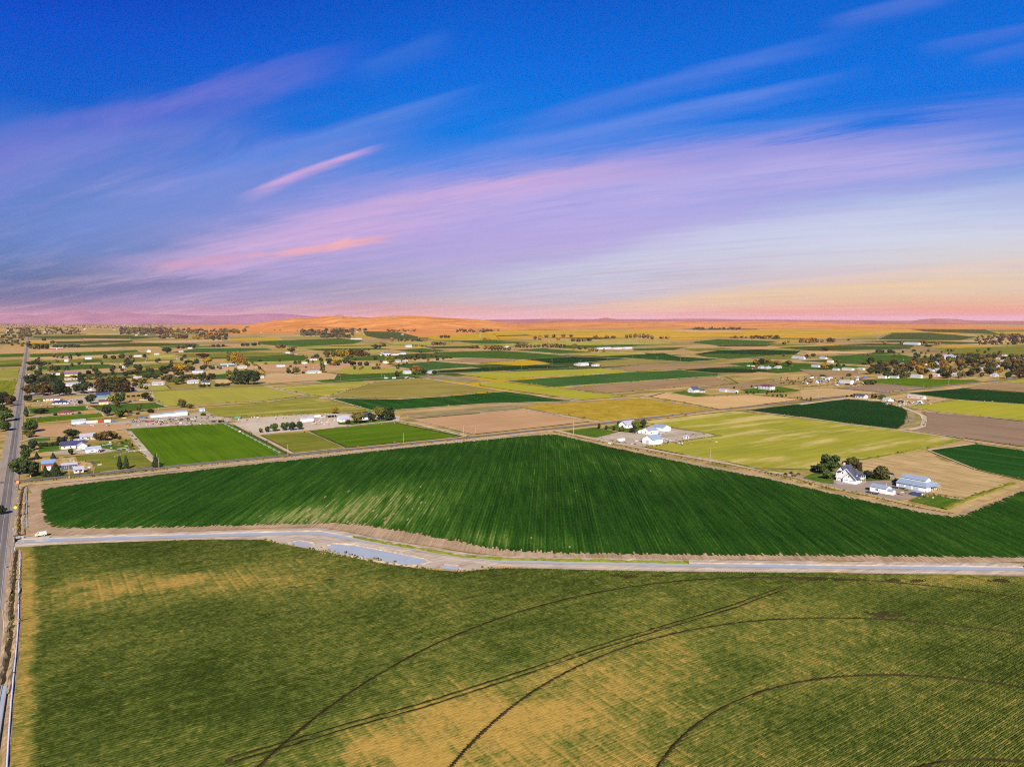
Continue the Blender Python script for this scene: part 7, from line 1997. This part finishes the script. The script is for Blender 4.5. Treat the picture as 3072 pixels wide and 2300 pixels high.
for k in range(44):
    c = rv.choice(['white', 'white', 'white', 'silver', 'black', 'red', 'blue', 'brown'])
    vehicle(rv.choice(['car', 'pickup', 'trailer', 'container']), c, rv.uniform(2415, 2600), rv.uniform(1134, 1160), rv.uniform(0, 3), f'{c} vehicle in the scrap yard', 'vehicle', 'vehicles in the scrap yard')
for k in range(24):
    c = rv.choice(['white', 'white', 'white', 'silver', 'black', 'tan'])
    t_ = rv.random()
    vehicle(rv.choice(['car', 'pickup', 'trailer']), c, 2655 + 112 * t_, 1201 + 10 * t_ + rv.uniform(-2, 4), rv.uniform(0, 3), f'{c} vehicle in the yard by the round field', 'vehicle', 'vehicles beside the round field')
for k in range(14):
    c = rv.choice(['white', 'white', 'silver', 'brown', 'red'])
    vehicle(rv.choice(['car', 'pickup', 'trailer']), c, rv.uniform(2230, 2345), rv.uniform(1099, 1107), rv.uniform(0, 3), f'{c} vehicle at the farm with orange trees', 'vehicle', 'vehicles at the farm with orange trees')
for k in range(18):
    c = rv.choice(['white', 'white', 'silver', 'black', 'red'])
    vehicle(rv.choice(['car', 'pickup', 'trailer']), c, rv.uniform(1128, 1215), rv.uniform(1060, 1070), rv.uniform(0, 3), f'{c} vehicle at the pale farm cluster', 'vehicle', 'vehicles at the pale farm cluster')
for k in range(14):
    c = rv.choice(['white', 'white', 'silver', 'black'])
    vehicle(rv.choice(['car', 'pickup', 'trailer']), c, *( (rv.uniform(1155, 1185), rv.uniform(1134, 1139)) if k < 5 else (rv.uniform(1205, 1245), rv.uniform(1131, 1136)) if k < 10 else (rv.uniform(940, 975), rv.uniform(1100, 1106))), rv.uniform(0, 3), f'{c} vehicle at the roadside farms', 'vehicle', 'vehicles at the roadside farms')

# loose odds and ends lying about the yards
rj = random.Random(31)
JUNK = {k: MB() for k in ('wall_offwhite', 'wall_brown_wood', 'metal_dark', 'roof_rust', 'roof_tan', 'plough')}
for x0, x1, y0, y1, n in ((400, 690, 1250, 1276, 220), (700, 1000, 1246, 1262, 70), (930, 1010, 1252, 1280, 40), (1780, 2150, 1300, 1335, 130), (200, 400, 1262, 1280, 60), (90, 270, 1196, 1216, 90), (95, 380, 1150, 1170, 110), (180, 300, 1382, 1412, 46), (330, 400, 1326, 1350, 26), (2415, 2600, 1132, 1160, 260), (2650, 2790, 1198, 1216, 140),
                          (640, 800, 1085, 1110, 90), (480, 640, 1120, 1160, 90), (1120, 1300, 1055, 1090, 90), (1140, 1310, 1110, 1142, 50), (2220, 2380, 1094, 1110, 80), (2600, 3100, 1060, 1136, 260), (2690, 2800, 1470, 1496, 26), (2600, 2690, 1466, 1486, 10), (840, 1000, 1080, 1124, 50), (100, 640, 1060, 1110, 130)):
    for k in range(int(n * .55)):
        X_, Y_ = G(rj.uniform(x0, x1), rj.uniform(y0, y1))
        a_, b_, h_ = rj.uniform(.3, 1.6), rj.uniform(.2, .7), rj.uniform(.2, 1.0)
        m = JUNK[rj.choice(['wall_offwhite', 'wall_brown_wood', 'wall_brown_wood', 'metal_dark', 'metal_dark', 'roof_rust', 'roof_tan', 'plough', 'plough'])]
        t_ = rj.uniform(0, 3.1)
        c_, s_ = math.cos(t_), math.sin(t_)
        P_ = [(X_ + c_ * p - s_ * q, Y_ + s_ * p + c_ * q) for p, q in ((-a_, -b_), (a_, -b_), (a_, b_), (-a_, b_))]
        m.add([(x, y, .1) for x, y in P_] + [(x, y, .2 + h_) for x, y in P_], [(4, 5, 6, 7), (0, 1, 5, 4), (1, 2, 6, 5), (2, 3, 7, 6), (3, 0, 4, 7)])
for k, m in JUNK.items():
    stuff(m.part('yard_debris', k, None))

# ------------------------------------------------------------------ poles, signs, irrigation
POLE = MB().rod((0, 0, 0), (0, 0, 1), .017, 7, .011).me('pole', 'pole_wood')
ARM = MB().box(-.115, .115, -.008, .008, .93, .945).me('crossarm', 'pole_dark')
INS = MB().rod((0, 0, .945), (0, 0, .967), .008, 6).me('insulator', 'insulator')


def pole(px, top, base, label, dark=False, rot=ROT_M, group=None, z=.3):
    s = ppm(base)
    H = (base - top) / s
    x, y = G(px, base)
    root = thing('utility_pole', label, 'utility pole', x, y, rot, group, z)
    for nm, m in (('pole', POLE), ('crossarm', ARM)):
        o = link(nm, m, root)
        o.scale = (H, H, H)
        if dark or nm == 'pole':
            o.material_slots[0].link = 'OBJECT'
            o.material_slots[0].material = MATS['pole_dark' if dark else 'pole_wood']
    for q in (-.1, 0, .1):
        o = link('insulator', INS, root, (q * H, 0, 0))
        o.scale = (H, H, H)


for px, t, b, lb in ((864, 1334, 1369, 'tan utility pole at the corner of the olive field by the cross road'), (1211, 1299, 1329, 'tan utility pole at the edge of the right vivid green field'), (208, 1395, 1436, 'tan utility pole in front of the navy walled shed'), (281, 1402, 1421, 'short tan pole by the cross road right of the cottage'),
                     (472, 1361, 1401, 'left of two tan poles beside the pointed conifer'), (477, 1374, 1405, 'right of two tan poles beside the pointed conifer'), (1721, 1258, 1303, 'tall tan utility pole on the lawn of the gravel farmyard'), (1390, 1273, 1306, 'left of two pale poles on the tilled tan field edge'), (1427, 1280, 1302, 'right of two pale poles on the tilled tan field edge'),
                     (1222, 1243, 1256, 'pale pole by the weedy strip right of the gravel yard'), (110, 1254, 1267, 'thin pole behind the green roadside tree'), (476, 1220, 1232, 'thin pole on the green lot behind the packing shed'), (2131, 1348, 1374, 'thin pole in the lime yellow field')):
    pole(px, t, b, lb)
pole(13, 1829, 1904, 'pale power pole with crossarm on the road shoulder beside the wheat field', rot=ROT_C)
pole(34, 1634, 1701, 'tall brown pole on the road shoulder near the canal head', dark=True, rot=ROT_C)
for px, t, b in ((269, 1145, 1181), (452, 1152, 1173), (600, 1140, 1165), (757, 1136, 1157), (891, 1122, 1151), (1021, 1109, 1143), (1145, 1103, 1133), (1254, 1098, 1127), (1314, 1102, 1119), (1470, 1096, 1117), (1565, 1089, 1111), (1656, 1079, 1106), (1742, 1078, 1103), (1822, 1072, 1100), (1898, 1068, 1096), (1971, 1070, 1095), (2041, 1063, 1089), (2055, 1067, 1085), (2091, 1074, 1087)):
    pole(px, t, b, 'dark utility pole along the middle county road', True, group='poles along the county road')
for px, t, b in ((2455, 1176, 1194), (2635, 1164, 1176), (2706, 1157, 1171), (2771, 1151, 1166), (2846, 1137, 1157), (2960, 1130, 1142), (2995, 1126, 1138)):
    pole(px, t, b, 'pale pole in the line along the cross road at right', group='poles along the right cross road')


def pylon():
    m = MB()
    for sx in (-1, 1):
        m.rod((sx * 4, 0, 0), (sx * .8, 0, 26), .35, 5)
        m.rod((sx * 4, 0, 0), (-sx * 1.6, 0, 20), .2, 4)
    return m.me('tower_legs', 'pole_dark'), MB().box(-9, 9, -.3, .3, 25.6, 26.3).me('tower_arm', 'pole_dark')


PY = pylon()
for px, b in ((2558, 984), (2567, 984), (2745, 984), (2813, 983), (2886, 983), (2962, 984), (3044, 984)):
    x, y = G(px, b)
    root = thing('power_pylon', 'tiny power pylon on the far right skyline', 'pylon', x, y, .3, 'pylons on the far right skyline')
    link('tower_legs', PY[0], root)
    link('tower_arm', PY[1], root)

for px, py, wd, ht, lb in ((1021, 948.5, 90, 26, 'dark rock outcrop on the highest left crest of the orange hill'), (1056, 952, 50, 16, 'small dark rock outcrop right of the highest crest of the orange hill'), (1080, 953, 70, 16, 'low dark rock outcrop near the middle of the orange hill crest'),
                           (1176, 950, 110, 14, 'long low dark outcrop on the right crest of the orange hill'), (1198, 957, 120, 12, 'dark outcrop below the right crest of the orange hill')):
    dd = 8250.0
    X_, Z_ = (px - 1536) / FPX * dd, CAM_H + (957 - py) / FPX * dd
    rr_ = np.random.default_rng(int(px))
    nseg = 10
    V_ = []
    for k in range(nseg + 1):
        t_ = k / nseg
        hh = ht * math.sin(math.pi * t_) ** .6 * (.5 + .8 * rr_.random())
        V_ += [((t_ - .5) * wd, -25, -20), ((t_ - .5) * wd, -6, hh), ((t_ - .5) * wd, 25, -20)]
    F_ = [(3 * k + j, 3 * k + 3 + j, 3 * k + 4 + j, 3 * k + 1 + j) for k in range(nseg) for j in (0, 1)]
    o = link('rock_outcrop', mesh('rock_outcrop', V_, F_, ['plough']), None, (X_, dd, Z_))
    tag(o, lb, 'rock')

# diamond warning sign and orange road sign
x, y = G(48, 1556)
root = thing('warning_sign', 'yellow diamond warning sign on a post beside the main road', 'road sign', x, y, 0.55, z=.3)
MB().rod((0, .06, 0), (0, .06, 6.4), .07).part('post', 'pole_dark', root)
pl = MB().prism([(0, 5.2), (.95, 6.15), (0, 7.1), (-.95, 6.15)], -.03, .03).part('sign_panel', 'sign_yellow', root)
MB().box(-.10, .10, -.05, -.032, 5.85, 6.5).part('sign_symbol', 'metal_dark', pl)
x, y = G(53, 1452)
root = thing('junction_sign', 'small orange roadwork sign at the corner of the road junction', 'road sign', x, y, 0.5, z=.3)
MB().prism([(-.7, .5), (.7, .5), (.7, 1.9), (-.7, 1.9)], -.03, .03).part('sign_panel', 'sign_orange', root)
MB().rod((-.5, .06, 0), (-.5, .06, 1.2), .05).part('leg', 'metal_white', root)
MB().rod((.5, .06, 0), (.5, .06, 1.2), .05).part('leg', 'metal_white', root)
for px, py, lb in ((40, 1593, 'small white marker post on the shoulder north of the canal head'), (45, 1652, 'small white marker post on the shoulder south of the canal head'), (0, 1437, 'white marker post at the left edge by the junction')):
    x, y = G(px, py)
    o = MB().box(-.12, .12, -.12, .12, 0, 1.6).part('marker_post', 'metal_white', None)
    o.location = (x, y, .3)
    tag(o, lb, 'post')

# concrete headgate of the canal
x, y = G(57, 1622)
root = thing('canal_gate', 'small concrete headgate with railing at the start of the canal by the road', 'canal gate', x, y, ROT_C)
MB().box(-2.2, 2.0, 2.2, 2.6, 0, 1.7).part('wing_wall', 'concrete', root)
MB().box(-2.2, -1.8, -2.6, 2.2, 0, 1.7).part('head_wall', 'concrete', root)
MB().box(-1.7, .6, .6, 2.1, .9, 1.05).part('deck', 'concrete', root)
rl = MB()
for q in (-1.6, -.5, .5):
    rl.rod((q, 2.0, 1.0), (q, 2.0, 2.3), .05)
rl.rod((-1.6, 2.0, 2.3), (.5, 2.0, 2.3), .05)
rl.part('railing', 'metal_dark', root)
x, y = G(138, 1617)
root = thing('canal_crossing', 'small dark turnout gate in the near canal beside the tan van', 'canal gate', x, y, ROT_C)
MB().box(-1.6, 1.6, -.3, .3, 0, 1.2).part('gate_wall', 'concrete', root)
MB().rod((0, 0, 1.2), (0, 0, 2.2), .06).part('gate_stem', 'metal_dark', root)

# white gated pipe along the wheat
PIPE = [61, 1664, 60, 1700, 57, 1755, 55.5, 1800, 56, 1830, 54.5, 1880, 51, 1930, 46, 1985, 40, 2045, 34, 2110, 28, 2190, 22, 2290, 17, 2380]
pp = resample(pts(PIPE), 5)
root = thing('irrigation_pipe', 'long white irrigation pipe lying beside the golden edge of the wheat field', 'pipe', pp[0][0], pp[0][1], z=.0)
o3 = np.array([pp[0][0], pp[0][1]])
grp_n = 12
for s0 in range(0, len(pp) - 1, grp_n):
    m = MB()
    for p, q in zip(pp[s0:s0 + grp_n + 1], pp[s0 + 1:s0 + grp_n + 1]):
        a_, b_ = p - o3, q - o3
        m.rod((a_[0], a_[1], .62), (b_[0], b_[1], .62), .21, 8)
    m.part('pipe_length', 'metal_white', root)
    e_ = pp[min(s0 + grp_n, len(pp) - 1)] - o3
    MB().rod((e_[0], e_[1], .15), (e_[0], e_[1], .95), .28, 8).part('coupling', 'metal_dark', root)
structure(link('ditch_lip', ribbon('ditch_lip', [p + np.array([EC[0], EC[1]]) * -.1 for p in pp], [(-1.2, .1), (-.5, .38), (.5, .38), (1.0, .1)], 'soil', jit=.12, seed=12)))

# wheel line in the vivid field
a_, b_ = np.array(G(667, 1270)), np.array(G(838, 1361))
root = thing('wheel_line', 'long white wheel line sprinkler across the vivid green field', 'sprinkler', a_[0], a_[1], math.atan2(*(b_ - a_)[::-1]))
Lw = float(np.linalg.norm(b_ - a_))
MB().rod((0, 0, 1.0), (Lw, 0, 1.0), .14, 6).part('pipe', 'metal_white', root)
WL_ = MB()
for k in range(12):
    t0, t1 = 2 * math.pi * k / 12, 2 * math.pi * (k + 1) / 12
    WL_.rod((0, math.cos(t0), math.sin(t0)), (0, math.cos(t1), math.sin(t1)), .03, 4)
    if k % 2 == 0:
        WL_.rod((0, 0, 0), (0, math.cos(t0), math.sin(t0)), .03, 4)
wme = WL_.me('wheel', 'metal_white')
n_w = int(Lw / 14)
for k in range(n_w + 1):
    link('wheel', wme, root, (k * Lw / n_w, 0, 1.0))
MB().box(Lw * .36 - 1.2, Lw * .36 + 1.2, -.8, .8, .7, 1.7).part('drive_unit', 'paint_white', root)

# white fences
def fence(a, label, mat='wall_white', step=4.0, h=1.2, group=None):
    P = pts(a)
    p0 = np.array(P[0])
    root = thing('fence', label, 'fence', p0[0], p0[1], group=group)
    for p, q in zip(P, P[1:]):
        p, q = np.array(p) - p0, np.array(q) - p0
        for z in (.5, h - .1):
            MB().rod((*p, z), (*q, z), .07, 4).part('rail', mat, root)
        n = max(1, int(np.linalg.norm(q - p) / step))
        for k in range(n):
            c = p + (q - p) * k / n
            MB().box(c[0] - .08, c[0] + .08, c[1] - .08, c[1] + .08, 0, h).part('post', mat, root)


fence([345, 1372, 385, 1357, 440, 1352], 'thin white rail fence along the lawn edge by the vivid field lane')
fence([2534, 1194, 2580, 1198, 2640, 1203], 'white rail fence in front of the house at the round field tip')
fence([431, 1160, 452, 1157, 492, 1153], 'white rail fence before the long white house by the side street')
fence([1062, 1277, 1110, 1272, 1180, 1264], 'low pale fence along the lane below the gravel yard trees', 'concrete')
fence([2790, 1481, 2850, 1497, 2893, 1501], 'weathered post fence between straw paddock and lawn', 'pole_wood')
fence([690, 1270, 770, 1306], 'wooden fence at the left edge of the pale gravel yard', 'pole_wood')

# ------------------------------------------------------------------ give members of a set their own place in the label
ORD = ['leftmost', 'second from left', 'third from left', 'fourth from left', 'fifth from left', 'sixth from left', 'seventh from left', 'eighth from left', 'ninth from left', 'tenth from left']


def screen_x(o):
    return o.location.x / o.location.y


same = {}
for o in COL.objects:
    if o.parent is None and 'category' in o:
        same.setdefault(o['label'], []).append(o)
for lb, lst in list(same.items()):
    if len(lst) < 2:
        continue
    lst.sort(key=lambda o: o.location.y)
    rows = [lst] if len(lst) <= 10 else [lst[i * len(lst) // -(-len(lst) // 8):(i + 1) * len(lst) // -(-len(lst) // 8)] for i in range(-(-len(lst) // 8))]
    nm = {1: [''], 2: ['nearer row', 'farther row'], 3: ['nearest row', 'middle row', 'farthest row']}.get(len(rows), ['nearest row', 'second row', 'third row', 'fourth row', 'fifth row', 'sixth row'])
    for r_, rn in zip(rows, nm):
        r_.sort(key=screen_x)
        for i, o in enumerate(r_):
            od = 'rightmost' if i == len(r_) - 1 else ORD[i]
            o['label'] = ', '.join(q for q in (lb, rn, od) if q)

# ------------------------------------------------------------------ air
hz = MB().box(-70000, 70000, -70000, 70000, -3.0, 330.0).me('haze', ())
m = bpy.data.materials.new('haze')
m.use_nodes = True
t = NT(m.node_tree)
t.n.clear()
mo = t.new('ShaderNodeOutputMaterial')
pv = t.new('ShaderNodeVolumePrincipled')
pv.inputs['Color'].default_value = (.90, .60, .64, 1)
pv.inputs['Density'].default_value = 1.3e-5
pv.inputs['Anisotropy'].default_value = 0.0
t.l.new(pv.outputs[0], mo.inputs['Volume'])
hz.materials.append(m)
stuff(link('haze', hz))
